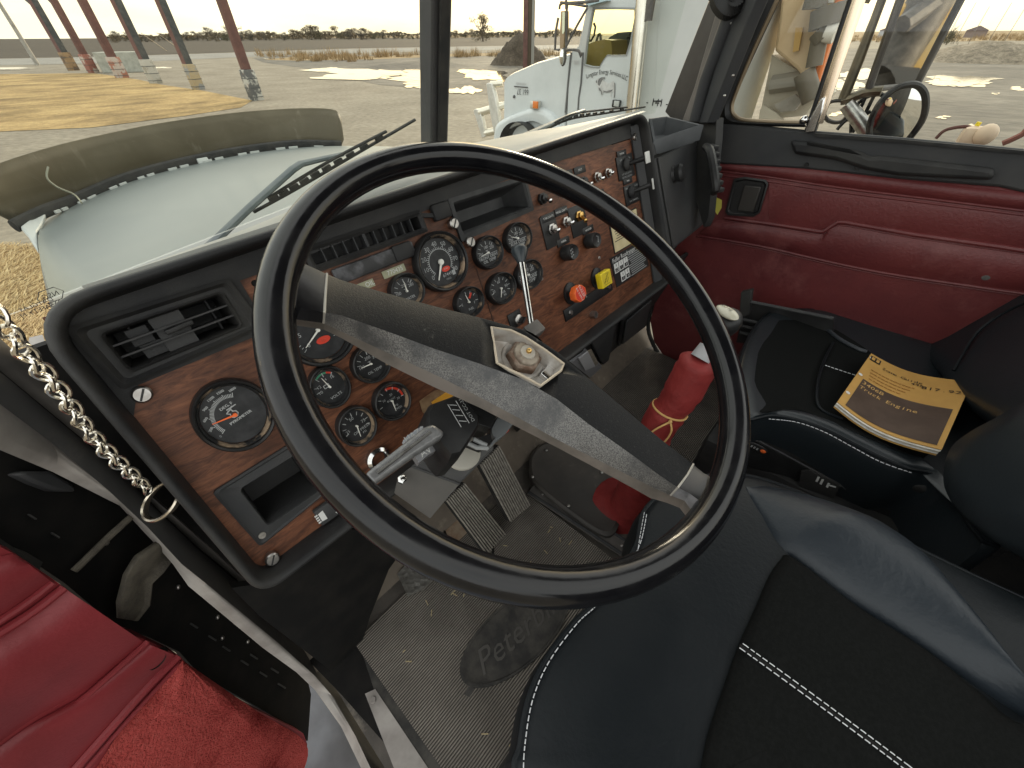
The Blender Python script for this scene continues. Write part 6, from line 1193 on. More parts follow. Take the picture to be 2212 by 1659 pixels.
# straw
straw_px = [(-700, 250), (-300, 185), (0, 160), (205, 158), (300, 172), (350, 183), (440, 196), (545, 217), (520, 232), (400, 250), (200, 275), (0, 284), (-300, 320), (-700, 420)]
sheet_px('straw', straw_px, .012, G_STRAW); 
straw2 = [(-400, 600), (0, 528), (60, 532), (150, 575), (160, 760), (60, 860), (-200, 900), (-600, 800)]
sheet_px('straw', straw2, .012, gmat('straw_litter_near', [(.18, .115, .046), (.36, .24, .10), (.48, .34, .155)], 2.2, 9, stretch=(1, 1.6, 1), bs=26, bd=.03))
mb = MB(); mb.m = 0
def inpoly(x, y, P):
    c = False
    for i in range(len(P)):
        x1, y1 = P[i]; x2, y2 = P[i-1]
        if (y1 > y) != (y2 > y) and x < (x2-x1)*(y-y1)/(y2-y1)+x1: c = not c
    return c
cnt = 0
while cnt < 9000:
    if cnt % 3: x, y = random.uniform(-20, 150), random.uniform(400, 790); P = straw2
    else: x, y = random.uniform(-20, 560), random.uniform(158, 290); P = straw_px
    if not inpoly(x, y, P): cnt += .2; continue
    p = g(x, y, .016+random.random()*.02); a = random.uniform(-.9, .9)+.6; l = random.uniform(.05, .16)*(1 if P is straw2 else 2.2); w = .004*(1 if P is straw2 else 2.6); d = V((math.cos(a), math.sin(a), random.uniform(-.15, .35))); s = V((-math.sin(a), math.cos(a), 0))*w
    mb.add([p-s, p+s, p+s+d*l, p-s+d*l], [(0, 1, 2, 3)], random.choice((0, 0, 1, 2))); cnt += 1
o = mb.build('loose_straw', [mat('straw_a', (.40, .28, .12), .7), mat('straw_b', (.50, .38, .19), .7), mat('straw_c', (.22, .135, .05), .8)], weld=False); tag(o, 'loose golden straw scattered over the yard beside the bonnet', 'straw', kind='stuff')
# puddles
WAT = mat('puddle_water', (.10, .095, .085), .06, spec=.9, bump=.05, bscale=3, bdist=.01, ior=1.6)
PZ_ = [0]
def puddle(pts, n=4, jit=.25, dz=.024):
    x0, x1 = min(p[0] for p in pts), max(p[0] for p in pts); y0, y1 = min(p[1] for p in pts), max(p[1] for p in pts); mb = MB(); k = 0; N_ = 5 if x1-x0 < 60 else (16 if x1-x0 < 130 else 34); PZ_[0] += 1
    while k < N_:
        x, y = random.uniform(x0, x1), random.uniform(y0, y1)
        if not inpoly(x, y, pts): x, y = lerp(x, (x0+x1)/2, .5), lerp(y, (y0+y1)/2, .5)
        w = random.uniform(.12, .30)*(x1-x0); h = random.uniform(.12, .30)*(y1-y0); mb.poly([g(x+w*math.cos(a*.4189)*random.uniform(.6, 1.15), y+h*math.sin(a*.4189)*random.uniform(.6, 1.15), dz+k*.0006+PZ_[0]*.0001) for a in range(15)]); k += 1
    return setting(mb.build('water', WAT, weld=False))
def puddle_plain(pts, n=4, jit=.25, dz=.024):
    c = [g(x, y, dz) for x, y in pts]; P = smooth_path(c, n, True); cen = sum(P, V())/len(P)
    P = [p + (p-cen)*random.uniform(-.12, .10)*jit*2 for p in P]; mb = MB(); mb.poly(P); return setting(mb.build('water', WAT))
puddle([(686, 149), (740, 150), (830, 151), (932, 150), (932, 172), (900, 176), (850, 168), (820, 160), (750, 155)])
puddle([(975, 150), (1010, 150), (1095, 158), (1090, 173), (1030, 170), (975, 166)]); puddle([(860, 176), (932, 180), (932, 190), (890, 186)]); puddle([(975, 184), (1040, 195), (1040, 204), (975, 197)]); puddle([(700, 147), (720, 145), (737, 148), (730, 150)])
for P in ([(-100, 146), (0, 146), (60, 146), (0, 150), (-100, 151)], [(337, 144), (380, 145), (360, 148), (338, 147)], [(565, 126), (580, 125.5), (578, 127.5)]): puddle(P)
for P in ([(1812, 155), (1880, 150), (1880, 168), (1830, 172)], [(1800, 172), (1876, 178), (1870, 194), (1810, 188)], [(1805, 188), (1860, 192), (1850, 200), (1808, 198)], [(2000, 168), (2060, 164), (2132, 168), (2120, 186), (2060, 184)], [(2180, 190), (2230, 184), (2230, 198)], [(2015, 250), (2048, 251), (2040, 257)], [(2090, 268), (2110, 268), (2100, 272)], [(1790, 240), (1830, 245), (1820, 252)], [(2140, 200), (2160, 200), (2150, 205)]): puddle(P)
# ---- posts of the open shed: steel post in a worn painted sleeve
SLV = [mat('sleeve_dark', (.10, .10, .095), .8, col2=(.42, .41, .36), nscale=2.6, nlo=.47, nhi=.56, dust=(.25, .11, .06), dustlo=.6, dusthi=.7, dscale=3), mat('sleeve_yellow', (.34, .27, .16), .8, col2=(.24, .24, .23), nscale=2.2, nlo=.48, nhi=.58, dust=(.12, .14, .20), dustlo=.62, dusthi=.72, dscale=2), mat('sleeve_white', (.38, .36, .31), .8, col2=(.26, .24, .19), nscale=2.4, nlo=.5, nhi=.62), mat('sleeve_redwhite', (.40, .34, .29), .8, col2=(.30, .13, .085), nscale=2.2, nlo=.48, nhi=.56), mat('sleeve_red', (.27, .11, .08), .8, col2=(.42, .36, .30), nscale=2.0, nlo=.5, nhi=.58), mat('sleeve_rust', (.26, .17, .09), .8, col2=(.12, .08, .05), nscale=2, nlo=.48, nhi=.58)]
posts = [((555, 216), (535, 150), 0, 'red', 'red steel shed post in a black and white flaked sleeve, nearest the bonnet', 28), ((430, 193), (410, 138), 1, 'dark', 'dark steel shed post in a yellowed sleeve with blue paint traces', 24), ((338, 180), (316, 128), 2, 'dark', 'dark steel shed post in a dirty white sleeve', 24), ((265, 168), (242, 123), 3, 'red', 'red steel shed post in a white and orange flaked sleeve beside the concrete block', 24), ((203, 157), (185, 117), 4, 'red', 'red steel shed post in a mostly red sleeve at the end of the block', 20), ((160, 152), (142, 113), 5, 'dark', 'dark steel shed post in a rusty tan sleeve, farthest of the braced row', 20)]
for i, (b, t, sl, cl, lab, wpx_) in enumerate(posts):
    B = onz(*b, GZ); d = ray(*t); k = (B.x*d.x+B.y*d.y)/(d.x*d.x+d.y*d.y); h = min(2.2, max(.8, (d*k).z-GZ)); dep = B.dot(CA); w = wpx_*dep/PF*.62
    r = thing('shed_post', B, lab, 'post', 'shed posts along the yard'); side = V((B.y, -B.x, 0)).normalized(); f = Fr(B+V((0, 0, h/2-.1)), side*.9+V((0, .44, 0)), V((-side.y, side.x, 0)))
    mb = MB(); mb.box(f, (w*1.25, w*1.25, h+.2), .03); 
    mb.build('sleeve', SLV[sl], r)
    mb = MB()
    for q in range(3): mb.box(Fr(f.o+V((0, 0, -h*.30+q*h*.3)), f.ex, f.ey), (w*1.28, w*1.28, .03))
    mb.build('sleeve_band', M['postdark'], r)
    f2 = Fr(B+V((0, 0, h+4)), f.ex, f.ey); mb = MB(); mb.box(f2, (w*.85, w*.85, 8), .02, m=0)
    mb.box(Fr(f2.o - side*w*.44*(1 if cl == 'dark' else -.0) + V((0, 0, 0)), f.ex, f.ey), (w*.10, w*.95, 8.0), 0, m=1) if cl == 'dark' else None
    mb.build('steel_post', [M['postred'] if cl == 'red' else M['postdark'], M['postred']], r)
    JN = {2: ((262, 14), (240, -12)), 3: ((190, 14), (166, -8)), 4: ((131, 19), (104, -4)), 5: ((84, 22), (54, -4))}
    if i in JN:
        d1, d2 = ray(*JN[i][0]), ray(*JN[i][1]); k1 = (B.x*d1.x+B.y*d1.y)/(d1.x**2+d1.y**2); p1 = V((B.x, B.y, (d1*k1).z)); p2 = d2*(p1.dot(CA)/d2.dot(CA))
        mb = MB(); mb.tube([p1, p2, p2+(p2-p1)*.6], w*.28, 6); mb.build('brace', M['postdark'], r)
# post right of the centre bar
B = onz(1141, 146, GZ); dep = B.dot(CA); w = 22*dep/PF
r = thing('shed_post', B, 'tall red and brown steel shed post in front of the dark dirt mound', 'post', 'shed posts along the yard')
side = V((B.y, -B.x, 0)).normalized(); f = Fr(B+V((0, 0, 5)), side, V((-side.y, side.x, 0)))
mb = MB(); mb.box(Fr(f.o-side*w*.30, f.ex, f.ey), (w*.42, w*.9, 10), .02, m=0); mb.box(Fr(f.o+side*w*.08+V((0, 0, .002)), f.ex, f.ey), (w*.38, w*.6, 10), .02, m=1); mb.box(Fr(f.o+side*w*.40, f.ex, f.ey), (w*.28, w*.9, 9.99), .02, m=2); mb.build('steel_post', [M['postred'], mat('brown_web', (.09, .07, .045), .7), mat('grey_flange', (.26, .25, .22), .7)], r)
# leaning grey pole
B = onz(82, 141, GZ); T = B + V((0, 0, 9)); 
mb = MB(); mb.tube([B, lerp(B, T, .5), T], [.22, .19, .16], 12); o = mb.build('utility_pole', mat('weathered_pole', (.34, .32, .28), .8, col2=(.24, .22, .19), nscale=3)); tag(o, 'bare weathered grey pole at the far left of the yard', 'pole')
# concrete block
a, b, c = onz(222, 158, GZ), onz(313, 155.5, GZ), onz(207, 141, GZ); ht = .95
mb = MB(); dn = V((b.y-a.y, a.x-b.x, 0)).normalized()*-2.2; mb.prism([a, b, b+dn, a+dn], V((0, 0, ht*1.5))); o = mb.build('concrete_block', M['concrete'], bevel=.05); tag(o, 'long grey concrete barrier block lying behind the shed posts', 'barrier')
for p, q in (((308, 80), (360, 110)), ((353, 84), (393, 110))):
    a = g(q[0], q[1], .1); mb = MB(); mb.tube([a, a+V((-3.2, 0, 3.0))], .06, 6); o = mb.build('leaning_stake', mat('pale_stake', (.40, .32, .22), .8) if 'pale_stake' not in bpy.data.materials else bpy.data.materials['pale_stake']); tag(o, 'thin pale stake leaning in the brown field behind the shed posts', 'stake', 'stakes in the field')
# dirt mound
def mound(cpx, wl, wr, hpx, name, label, m, cat, seed):
    rnd = random.Random(seed); c = g(*cpx); dep = c.dot(CA); L, R = wl*dep/PF, wr*dep/PF; H = hpx*dep/PF*1.1; sd_ = V((c.y, -c.x, 0)).normalized(); fw = V((c.x, c.y, 0)).normalized(); rows = []
    for i in range(29):
        s = i/14-1; row = []
        for j in range(13):
            q = j/6-1; rr = math.hypot(s, q); h = H*max(0, 1-rr**1.15) if rr < 1 else 0; h += rnd.uniform(-.06, .06)*H*(1 if rr < .95 else 0)
            row.append(c + sd_*(s*(L if s < 0 else R)) + fw*(q*(L+R)*.4+.5*(L+R)*.4) + V((0, 0, h-.03)))
        rows.append(row)
    mb = MB(); mb.grid(rows); o = mb.build(name, m); return tag(o, label, cat)
SOIL = gmat('dark_soil_heap', [(.045, .036, .026), (.075, .06, .044), (.10, .08, .06)], 1.2, 9, bs=6, bd=.1)
mound((1122, 141), 65, 72, 52, 'dirt_mound', 'dark cone of heaped soil behind the shed post and white truck bonnet', SOIL, 'mound', 3)
mound((930, 145), 190, 150, 9, 'dirt_bank', 'low rough bank of muddy soil behind the puddles', G_MUD, 'bank', 5)
mound((2110, 135), 150, 190, 34, 'dirt_ridge', 'rough ridge of dry clods running across the yard behind the round mirror', gmat('clod_soil', [(.10, .082, .06), (.18, .15, .11), (.26, .22, .165)], 1.5, 10, bs=5, bd=.2), 'ridge', 9)
# tufts of dry grass (uncountable)
mb = MB()
def tuft(c, h, n, rnd):
    for _ in range(n):
        a = rnd.uniform(0, 6.28); d = V((math.cos(a)*.45, math.sin(a)*.45, 1))*h*rnd.uniform(.5, 1.1); s = V((-math.sin(a), math.cos(a), 0))*h*.035; p = c + V((rnd.uniform(-.5, .5)*h, rnd.uniform(-.5, .5)*h, 0)); mb.add([p-s, p+s, p+d], [(0, 1, 2)], rnd.choice((0, 0, 1)))
rnd = random.Random(4)
for _ in range(170): x = rnd.uniform(560, 1250); tuft(g(x, 119+rnd.uniform(-1, 11)*(1 if x < 800 else .5)), rnd.uniform(.5, 1.2), 26, rnd)
for _ in range(60): tuft(g(rnd.uniform(640, 770), rnd.uniform(122, 134)), rnd.uniform(.4, .8), 30, rnd)
for _ in range(240): x = rnd.uniform(1780, 2260); tuft(g(x, hz(x)+rnd.uniform(10, 24)), rnd.uniform(.9, 1.9), 26, rnd)
for _ in range(300): x = rnd.uniform(500, 1300); tuft(g(x, hz(x)+rnd.uniform(2.0, 6.0)), rnd.uniform(1.2, 2.6), 18, rnd)
o = mb.build('dry_grass_tufts', [mat('dry_blade', (.32, .22, .11), .9), mat('dry_blade_dark', (.20, .14, .07), .9)], weld=False); tag(o, 'tufts of dry tan grass along the road and field edge', 'grass', kind='stuff')
# ---- far trees: three kinds, copied
def make_tree(label, kind, seed, col):
    rnd = random.Random(seed); r = thing('bare_tree', (0, 0, 0), label, 'tree', 'trees on the horizon'); mb = MB(); mb.tube([(0, 0, -.3), (.05, 0, 1.2), (.0, .1, 2.6), (.1, 0, 4.0)], [.22, .17, .12, .04], 7)
    for k in range(9): a = rnd.uniform(0, 6.28); z = rnd.uniform(1.2, 3); mb.tube([(0, 0, z), (math.cos(a)*.9, math.sin(a)*.9, z+.9), (math.cos(a)*1.5, math.sin(a)*1.5, z+rnd.uniform(1.2, 2))], [.08, .05, .02], 5)
    mb.build('trunk', mat('bark_'+str(seed), (.11, .09, .07), .9), r)
    mb = MB(); cl = [V((rnd.gauss(0, 1.1 if kind != 1 else .7), rnd.gauss(0, 1.1), rnd.uniform(.5, 4.4 if kind != 2 else 3.0))) for _ in range(26)]
    for c in cl:
        for _ in range(55):
            p = c+V((rnd.gauss(0, .42), rnd.gauss(0, .42), rnd.gauss(0, .34))); n = V((rnd.gauss(0, 1), rnd.gauss(0, 1), rnd.gauss(0, 1))).normalized(); x = n.orthogonal().normalized()*rnd.uniform(.06, .15); y = n.cross(x); mb.add([p-x-y*.6, p+x-y*.6, p+x*.4+y, p-x*.7+y*.8], [(0, 1, 2, 3)], rnd.choice((0, 0, 1)))
    mb.build('crown', [mat('twigs_a'+str(seed), col, .9), mat('twigs_b'+str(seed), tuple(c*.55 for c in col), .9)], r, weld=False); return r
protos = [make_tree('broad brownish tree in the far tree line', 0, 11, (.17, .135, .085)), make_tree('slim grey brown tree in the far tree line', 1, 12, (.15, .13, .10)), make_tree('low bushy tree in the far tree line', 2, 13, (.14, .125, .075))]
used = [False]*3; rnd = random.Random(21)
prof = [(225, 8), (260, 22), (300, 16), (340, 12), (395, 14), (430, 24), (470, 28), (500, 30), (530, 26), (560, 16), (590, 22), (620, 14), (650, 26), (675, 30), (705, 26), (737, 22), (770, 24), (800, 26), (820, 20), (850, 12), (880, 12), (920, 10), (985, 14), (1010, 16), (1075, 14), (1100, 12), (1170, 14), (1200, 16)]
k = 0; x = 228
while x < 1260:
    for i in range(len(prof)-1):
        if prof[i][0] <= x < prof[i+1][0]: hpx = lerp(prof[i][1], prof[i+1][1], (x-prof[i][0])/(prof[i+1][0]-prof[i][0])); break
    kind = rnd.choice((0, 1, 2, 0)); dist = rnd.uniform(380, 620)
    if used[kind]: o = dup(protos[kind]); 
    else: o = protos[kind]; used[kind] = True
    d = ray(x, hz(x)); d.z = 0; d = d.normalized(); p = d*dist; dep = V((p.x, p.y, GZ)).dot(CA); s = max(.6, (hpx*rnd.uniform(.55, 1.05)+4)*dep*.74/PF/5.0)
    o.location = V((p.x, p.y, GZ)); o.scale = (s*1.25, s*1.25, s); o.rotation_euler.z = rnd.uniform(0, 6.28); o['label'] = o['label'].split(' in the far')[0] + ' in the far tree line on the horizon'
    x += rnd.uniform(7, 13); k += 1
mb = MB()
for _ in range(5200):
    x = rnd.uniform(226, 1270); hh = 5 if x < 300 else 8; y = hz(x)-rnd.uniform(-1.5, hh)*(.55+.45*math.sin(x*.09)*math.sin(x*.023)); d = ray(x, y); d2 = V((d.x, d.y, 0)).length; p = d*(rnd.uniform(470, 560)/d2); n = V((rnd.gauss(0, 1), rnd.gauss(0, 1), rnd.gauss(0, 1))).normalized(); a = n.orthogonal().normalized()*rnd.uniform(.35, .9); b = n.cross(a); mb.add([p-a-b*.6, p+a-b*.5, p+a*.5+b, p-a*.7+b*.8], [(0, 1, 2, 3)], rnd.choice((0, 1, 2)))
o = mb.build('far_brush', [mat('brush_a', (.12, .095, .062), .9), mat('brush_b', (.07, .058, .042), .9), mat('brush_c', (.17, .125, .07), .9)], weld=False); tag(o, 'low brown brush running along the horizon beyond the field', 'brush', kind='stuff')
o = dup(protos[0]); p = ray(1043, hz(1043)); p.z = 0; p = p.normalized()*230; s = 2.0; o.location = V((p.x, p.y, GZ)); o.scale = (s*.8, s*.8, s*.92); o['label'] = 'single tall tree standing above the dry grass right of the centre bar'
# far house and poles on the right, pale shed
def far_house(px, dist, w, h, label, col):
    d = ray(px, hz(px)); d.z = 0; p = d.normalized()*dist; p.z = GZ; sx_ = V((d.y, -d.x, 0)).normalized(); fy_ = V((d.x, d.y, 0)).normalized(); r = thing('farm_house', p, label, 'house'); f = Fr(p, sx_, fy_)
    mb = MB(); mb.box(f.at(0, 0, h*.3), (w, w*.7, h*.6)); mb.build('wall', mat('house_wall_%d' % px, col, .8), r)
    mb = MB(); mb.prism([f.p(-w*.55, -w*.4, h*.6), f.p(w*.55, -w*.4, h*.6), f.p(0, -w*.4, h)], fy_*w*.8); mb.build('roof', mat('house_roof_%d' % px, (.14, .10, .09), .8), r)
far_house(2112, 300, 7, 3.9, 'distant brown roofed farm house behind the dry grass at the right', (.22, .17, .15)); far_house(1925, 320, 9, 4.4, 'distant pale grey shed seen between the mirror brackets', (.42, .44, .47)); far_house(482, 640, 9, 4.5, 'tiny white farm house in the far tree line', (.6, .6, .58))
for i, (x, hp) in enumerate(((2055, 24), (2075, 36), (2108, 30), (2150, 34), (2185, 26), (1872, 22))):
    d = ray(x, hz(x)); d.z = 0; p = d.normalized()*160; p.z = GZ; mb = MB(); hh = 2.4+hp*.13; mb.tube([p, p+V((0, 0, hh))], [.07, .05], 6); o = mb.build('utility_pole', bpy.data.materials.get('far_pole') or mat('far_pole', (.20, .17, .14), .9)); tag(o, 'thin distant utility pole on the skyline beyond the passenger window', 'pole', 'utility poles on the skyline')
o = dup(protos[2]); p = ray(2060, hz(2060)); p.z = 0; p = p.normalized()*150; o.location = V((p.x, p.y, GZ)); o.scale = (.5, .5, .75); o['label'] = 'small dark bush beside the distant farm house at the right'
# ---------------------------------------------------------------- white lorry parked alongside
TX = 6.8
tr = thing('white_truck', (TX+1, 4, GZ), 'white conventional truck parked alongside with bull logo on its door and chrome stack', 'truck')
def zt(x, y): return (1002.3+x/4.465, y/4.465)
def tp(x, y, off=0): return onx(*zt(x, y), TX+off)
from mathutils.geometry import tessellate_polygon
def holed(mb, outer, hole, m=0):
    pts = outer+hole; tri = tessellate_polygon([outer, hole]); mb.add(pts, [tuple(t) for t in tri], m)
hood_s = [(372, 1150), (374, 790), (385, 755), (420, 722), (470, 692), (700, 592), (930, 526), (1040, 500), (1010, 800), (985, 1100), (985, 1420), (300, 1420), (318, 1190)]
rows = []
for off, s, dz in ((.30, 1, -.35), (.10, 1, -.08), (0, 1, -.05), (0, 1, 0)): pass
HS = [tp(x, y) for x, y in hood_s]; hc0 = tp(700, 1000)
mb = MB(); rows = []
for off, ins in ((0, 0.05), (.06, .015), (.16, 0), (1.9, 0), (2.05, .03)):
    rows.append([V((TX+off, lerp(p.y, hc0.y, ins), lerp(p.z, hc0.z, ins))) for p in HS])
mb.grid(rows, cu=True); mb.poly(rows[0]); mb.poly(rows[-1]); mb.build('bonnet', M['truckwhite'], tr, sharp=50)
fd = [(300, 1330), (325, 1200), (420, 1130), (560, 1070), (700, 1030), (820, 1060), (900, 1130), (960, 1260), (985, 1420)]
mb = MB(); rows = []
FD = smooth_path([tp(x, y) for x, y in fd], 5); fcn = tp(640, 1420)
for off, s in ((.02, 1.0), (-.05, .985), (-.10, .94), (-.11, .86), (-.09, .68), (.05, .66)): rows.append([V((TX+off, lerp(fcn.y, p.y, s), lerp(fcn.z, p.z, s))) for p in FD])
mb.grid(rows); mb.build('fender', M['truckwhite'], tr, sharp=60)
wc = tp(590, 1430); mb = MB(); wf = Fr(V((TX-.02, wc.y, wc.z)), (0, 1, 0), (0, 0, 1)); R_w = abs(tp(590, 1165).z-wc.z)*1.02
mb.lathe(wf, [(R_w*.45, .02), (R_w*.8, .03), (R_w*.98, -.02), (R_w, -.25)], 32, cap0=True); mb.build('wheel', M['tyre'], tr)
# cab side with a real window opening, both sides
cab_o = [(1040, 500), (1085, 470), (1110, 440), (1175, 120), (1195, 60), (1240, 38), (1300, -40), (1720, -60), (1700, 500), (1640, 1420), (985, 1420), (1010, 800)]
win = [(1255, 95), (1440, 90), (1640, 96), (1642, 180), (1600, 400), (1560, 528), (1460, 530), (1382, 528), (1350, 570), (1310, 640), (1235, 636), (1172, 618), (1195, 420), (1235, 190)]
CO = [tp(x, y) for x, y in cab_o]; WI = [tp(x, y) for x, y in win]
mb = MB(); holed(mb, CO, WI); CO2 = [p+V((2.1, 0, 0)) for p in CO]; WI2 = [p+V((2.1, 0, .0)) for p in WI]; holed(mb, CO2, WI2); n = len(CO); mb.add(CO+CO2, [(i, (i+1) % n, n+(i+1) % n, n+i) for i in range(4, n)]); mb.build('cab', M['truckwhite'], tr, sharp=30)
wcen = sum(WI, V())/len(WI)
mb = MB(); mb.grid([[lerp(p, wcen, -.07)+V((-.012, 0, 0)) for p in WI], [lerp(p, wcen, -.02)+V((-.014, 0, 0)) for p in WI], [p+V((.03, 0, 0)) for p in WI]], cu=True); mb.build('window_seal', mat('grey_seal', (.28, .29, .29), .6), tr)
mb = MB(); mb.poly([p+V((.01, 0, 0)) for p in WI]); mb.build('door_window', M['glassgreen'], tr); mb = MB(); mb.poly([p+V((2.09, 0, 0)) for p in WI]); mb.build('door_window', M['glassgreen'], tr)
mb = MB(); mb.prism([tp(x, y, .9) for x, y in ((1380, 640), (1330, 560), (1400, 360), (1480, 315), (1590, 305), (1590, 350), (1560, 370), (1600, 390), (1600, 640))], V((.4, 0, 0)), 0); mb.prism([tp(x, y, .4) for x, y in ((1180, 660), (1190, 430), (1260, 400), (1350, 380), (1420, 390), (1440, 660))], V((1.2, 0, 0)), 1); mb.tube([tp(1290, 480, .6)+V((0, .05*math.cos(a*.42), .2*math.sin(a*.42))) for a in range(16)], .02, 6, closed=True, m=0); mb.build('cab_interior', [mat('dark_seat_cloth', (.05, .055, .05), .8), mat('tan_interior', (.22, .16, .06), .8)], tr)
mb = MB(); mb.tube([tp(1252, 225, .12), tp(1268, 260, .12), tp(1255, 340, .12), tp(1225, 392, .12), tp(1208, 390, .12)], .018, 6); mb.build('grab_bar', M['black'], tr)
for px in ([(1035, 505), (1005, 800), (978, 1085)], [(1150, 505), (1130, 800), (1108, 940), (1100, 1080)]): mb = MB(); mb.tube([tp(x, y, -.004) for x, y in px], .016, 6); mb.build('panel_gap', mat('gap_grey', (.12, .12, .12), .8) if 'gap_grey' not in bpy.data.materials else bpy.data.materials['gap_grey'], tr)
mb = MB(); mb.prism([tp(x, y, -.1) for x, y in ((1150, 10), (1190, -20), (1370, -20), (1380, 5), (1250, 40), (1190, 60))], V((2.2, 0, 0))); mb.build('sun_visor', mat('blue_visor', (.40, .52, .56), .3), tr)
mb = MB(); s0, s1 = tp(1735, -120, -.35), tp(1580, 1420, -.35); mb.tube([s0, s1], .085, 18); mb.tube([tp(1775, -120, -.30), tp(1622, 1420, -.30)], .05, 14); mb.build('exhaust_stack', mat('stack_chrome', (.72, .69, .62), .18, metal=1, col2=(.6, .56, .48), nscale=3), tr)
mb = MB(); mb.box(Fr(tp(1785, 75, -.35), (1, 0, 0), (0, 1, 0)), (.06, .12, .25)); mb.build('stack_clamp', M['darkmetal'], tr)
mb = MB(); a1 = onx(*zt(1720, -200), TX-.15); b1 = onx(1690, 60, TX+2.35); yb, yf = b1.y, onx(*zt(1790, 500), TX-.15).y+.25
mb.prism([V((TX-.15, yf, -1.5)), V((TX-.15, yb, -1.5)), V((TX-.15, yb, 3.2)), V((TX-.15, yf, 3.2))], V((2.5, 0, 0)), 0)
mb.build('sleeper_box', M['boxwhite'], tr, bevel=.03)
mb = MB(); 
for xq in (1870,): mb.tube([onx(*zt(1905, -60), TX-.152), onx(*zt(1870, 300), TX-.152), onx(*zt(1840, 900), TX-.152)], .004, 5)
mb.tube([V((TX-.152, yf, .33)), V((TX-.152, yb, .33))], .004, 5); mb.build('panel_line', mat('faint_line', (.45, .46, .44), .7), tr)
def fr_side(x, y, off=-.012): return Fr(tp(x, y, off), (0, -1, 0), (0, 0, 1))
def tfs(px): return px*6.9/PF/4.465*1.25
mb = MB(); f = fr_side(1378, 695); mb.text('Longstar Energy Services LLC', f, .082, 0, arc=1.0, sx=.78)
mb.build('door_lettering', M['blackink'], tr, weld=False)
def bul(pts, m, mbx, off): mbx.poly([tp(x, y, off) for x, y in pts], m)
mb = MB(); bul([(1270, 790), (1285, 760), (1330, 745), (1350, 780), (1400, 805), (1440, 780), (1455, 795), (1458, 850), (1452, 945), (1440, 945), (1442, 880), (1420, 890), (1418, 925), (1428, 935), (1412, 930), (1408, 880), (1380, 890), (1345, 880), (1335, 915), (1322, 910), (1320, 880), (1300, 870), (1290, 830), (1275, 815)], 0, mb, -.010)
bul([(1300, 760), (1325, 745), (1358, 742), (1360, 765), (1345, 760), (1330, 780), (1318, 810), (1305, 830), (1290, 815), (1288, 790)], 1, mb, -.0115); bul([(1340, 872), (1370, 880), (1395, 872), (1440, 862), (1420, 885), (1380, 894), (1350, 888)], 1, mb, -.0115); bul([(1446, 800), (1457, 800), (1458, 850), (1454, 942), (1446, 942), (1448, 860)], 1, mb, -.0115); bul([(1298, 845), (1312, 850), (1330, 880), (1334, 912), (1325, 912), (1318, 882), (1302, 872)], 1, mb, -.0115); bul([(1270, 780), (1285, 772), (1282, 800), (1274, 802)], 1, mb, -.0118)
mb.build('bull_emblem', [mat('bull_pale', (.56, .56, .55), .7, col2=(.40, .40, .39), nscale=8), mat('bull_grey', (.14, .14, .14), .7, col2=(.24, .24, .23), nscale=9)], tr, weld=False)
ZX = (tp(701, 950)-tp(700, 950)).length; ZY = (tp(700, 951)-tp(700, 950)).length
mb = MB(); mb.text('KENWORTH', fr_side(550, 812), 38*ZY, 0, sx=.72); mb.box(fr_side(548, 838), (136*ZX, 10*ZY, .01), m=1); mb.text('661 37', fr_side(566, 885).at(0, 0, .002, math.pi), 82*ZY, 1, sx=.82); mb.sphere(fr_side(483, 932), 11*ZX, 17*ZY, .02, 10, 6, m=1); mb.build('bonnet_lettering', [mat('badge_grey', (.38, .38, .38), .5), mat('dark_decal', (.07, .07, .07), .6)], tr, weld=False)
mb = MB(); [mb.box(fr_side(1080, 585+k*12), ((50-k*8)*ZX, 6*ZY, .004), m=0) for k in range(3)]; mb.text('- 141 -', Fr(onx(*zt(1862, 992), TX-.157), (0, -1, 0), (0, 0, 1)), .13, 1); mb.tube([onx(*zt(1825, 975), TX-.157), onx(*zt(1900, 975), TX-.157)], .008, 4, m=1); mb.build('small_lettering', [mat('pale_decal', (.5, .5, .5), .7), M['blackink']], tr, weld=False)
mb = MB(); mb.box(Fr(tp(690, 1010, -.09), (0, -1, 0), (0, 0, 1)), (64*ZX, 84*ZY, .14), .02, m=0); mb.box(Fr(tp(690, 1012, -.165), (0, -1, 0), (0, 0, 1)), (48*ZX, 70*ZY, .03), .01, m=1); mb.build('turn_lamp', [M['alu'], M['amber']], tr)
mb = MB(); mb.box(Fr(tp(1470, 1000, -.03), (0, -1, 0), (0, 0, 1)), (56*ZX, 64*ZY, .05), .01, m=0); mb.box(Fr(tp(1472, 1000, -.06), (0, -1, 0), (0, 0, 1)), (38*ZX, 48*ZY, .02), .005, m=1); mb.build('door_handle', [M['black'], M['boxwhite']], tr)
# bull bar
mb = MB(); mb.prism([tp(x, y, .1) for x, y in ((212, 808), (235, 798), (262, 805), (295, 930), (322, 1060), (332, 1180), (318, 1290), (285, 1270), (245, 1060))], V((.10, 0, 0))); mb.prism([tp(x, y, .1) for x, y in ((88, 1065), (110, 1050), (148, 1060), (172, 1150), (206, 1318), (172, 1330))], V((.10, 0, 0))); 
mb.build('guard_plate', M['alu'], tr, bevel=.01)
mb = MB()
for a, b, rr_ in (((255, 815), (372, 805), .055), ((150, 1085), (372, 1020), .07), ((300, 1040), (400, 1010), .06), ((200, 1285), (330, 1255), .07)): mb.tube([tp(*a, .15), tp(*b, .3)], rr_, 12)
mb.build('guard_tube', mat('guard_tube_metal', (.66, .62, .52), .3, metal=.7), tr)
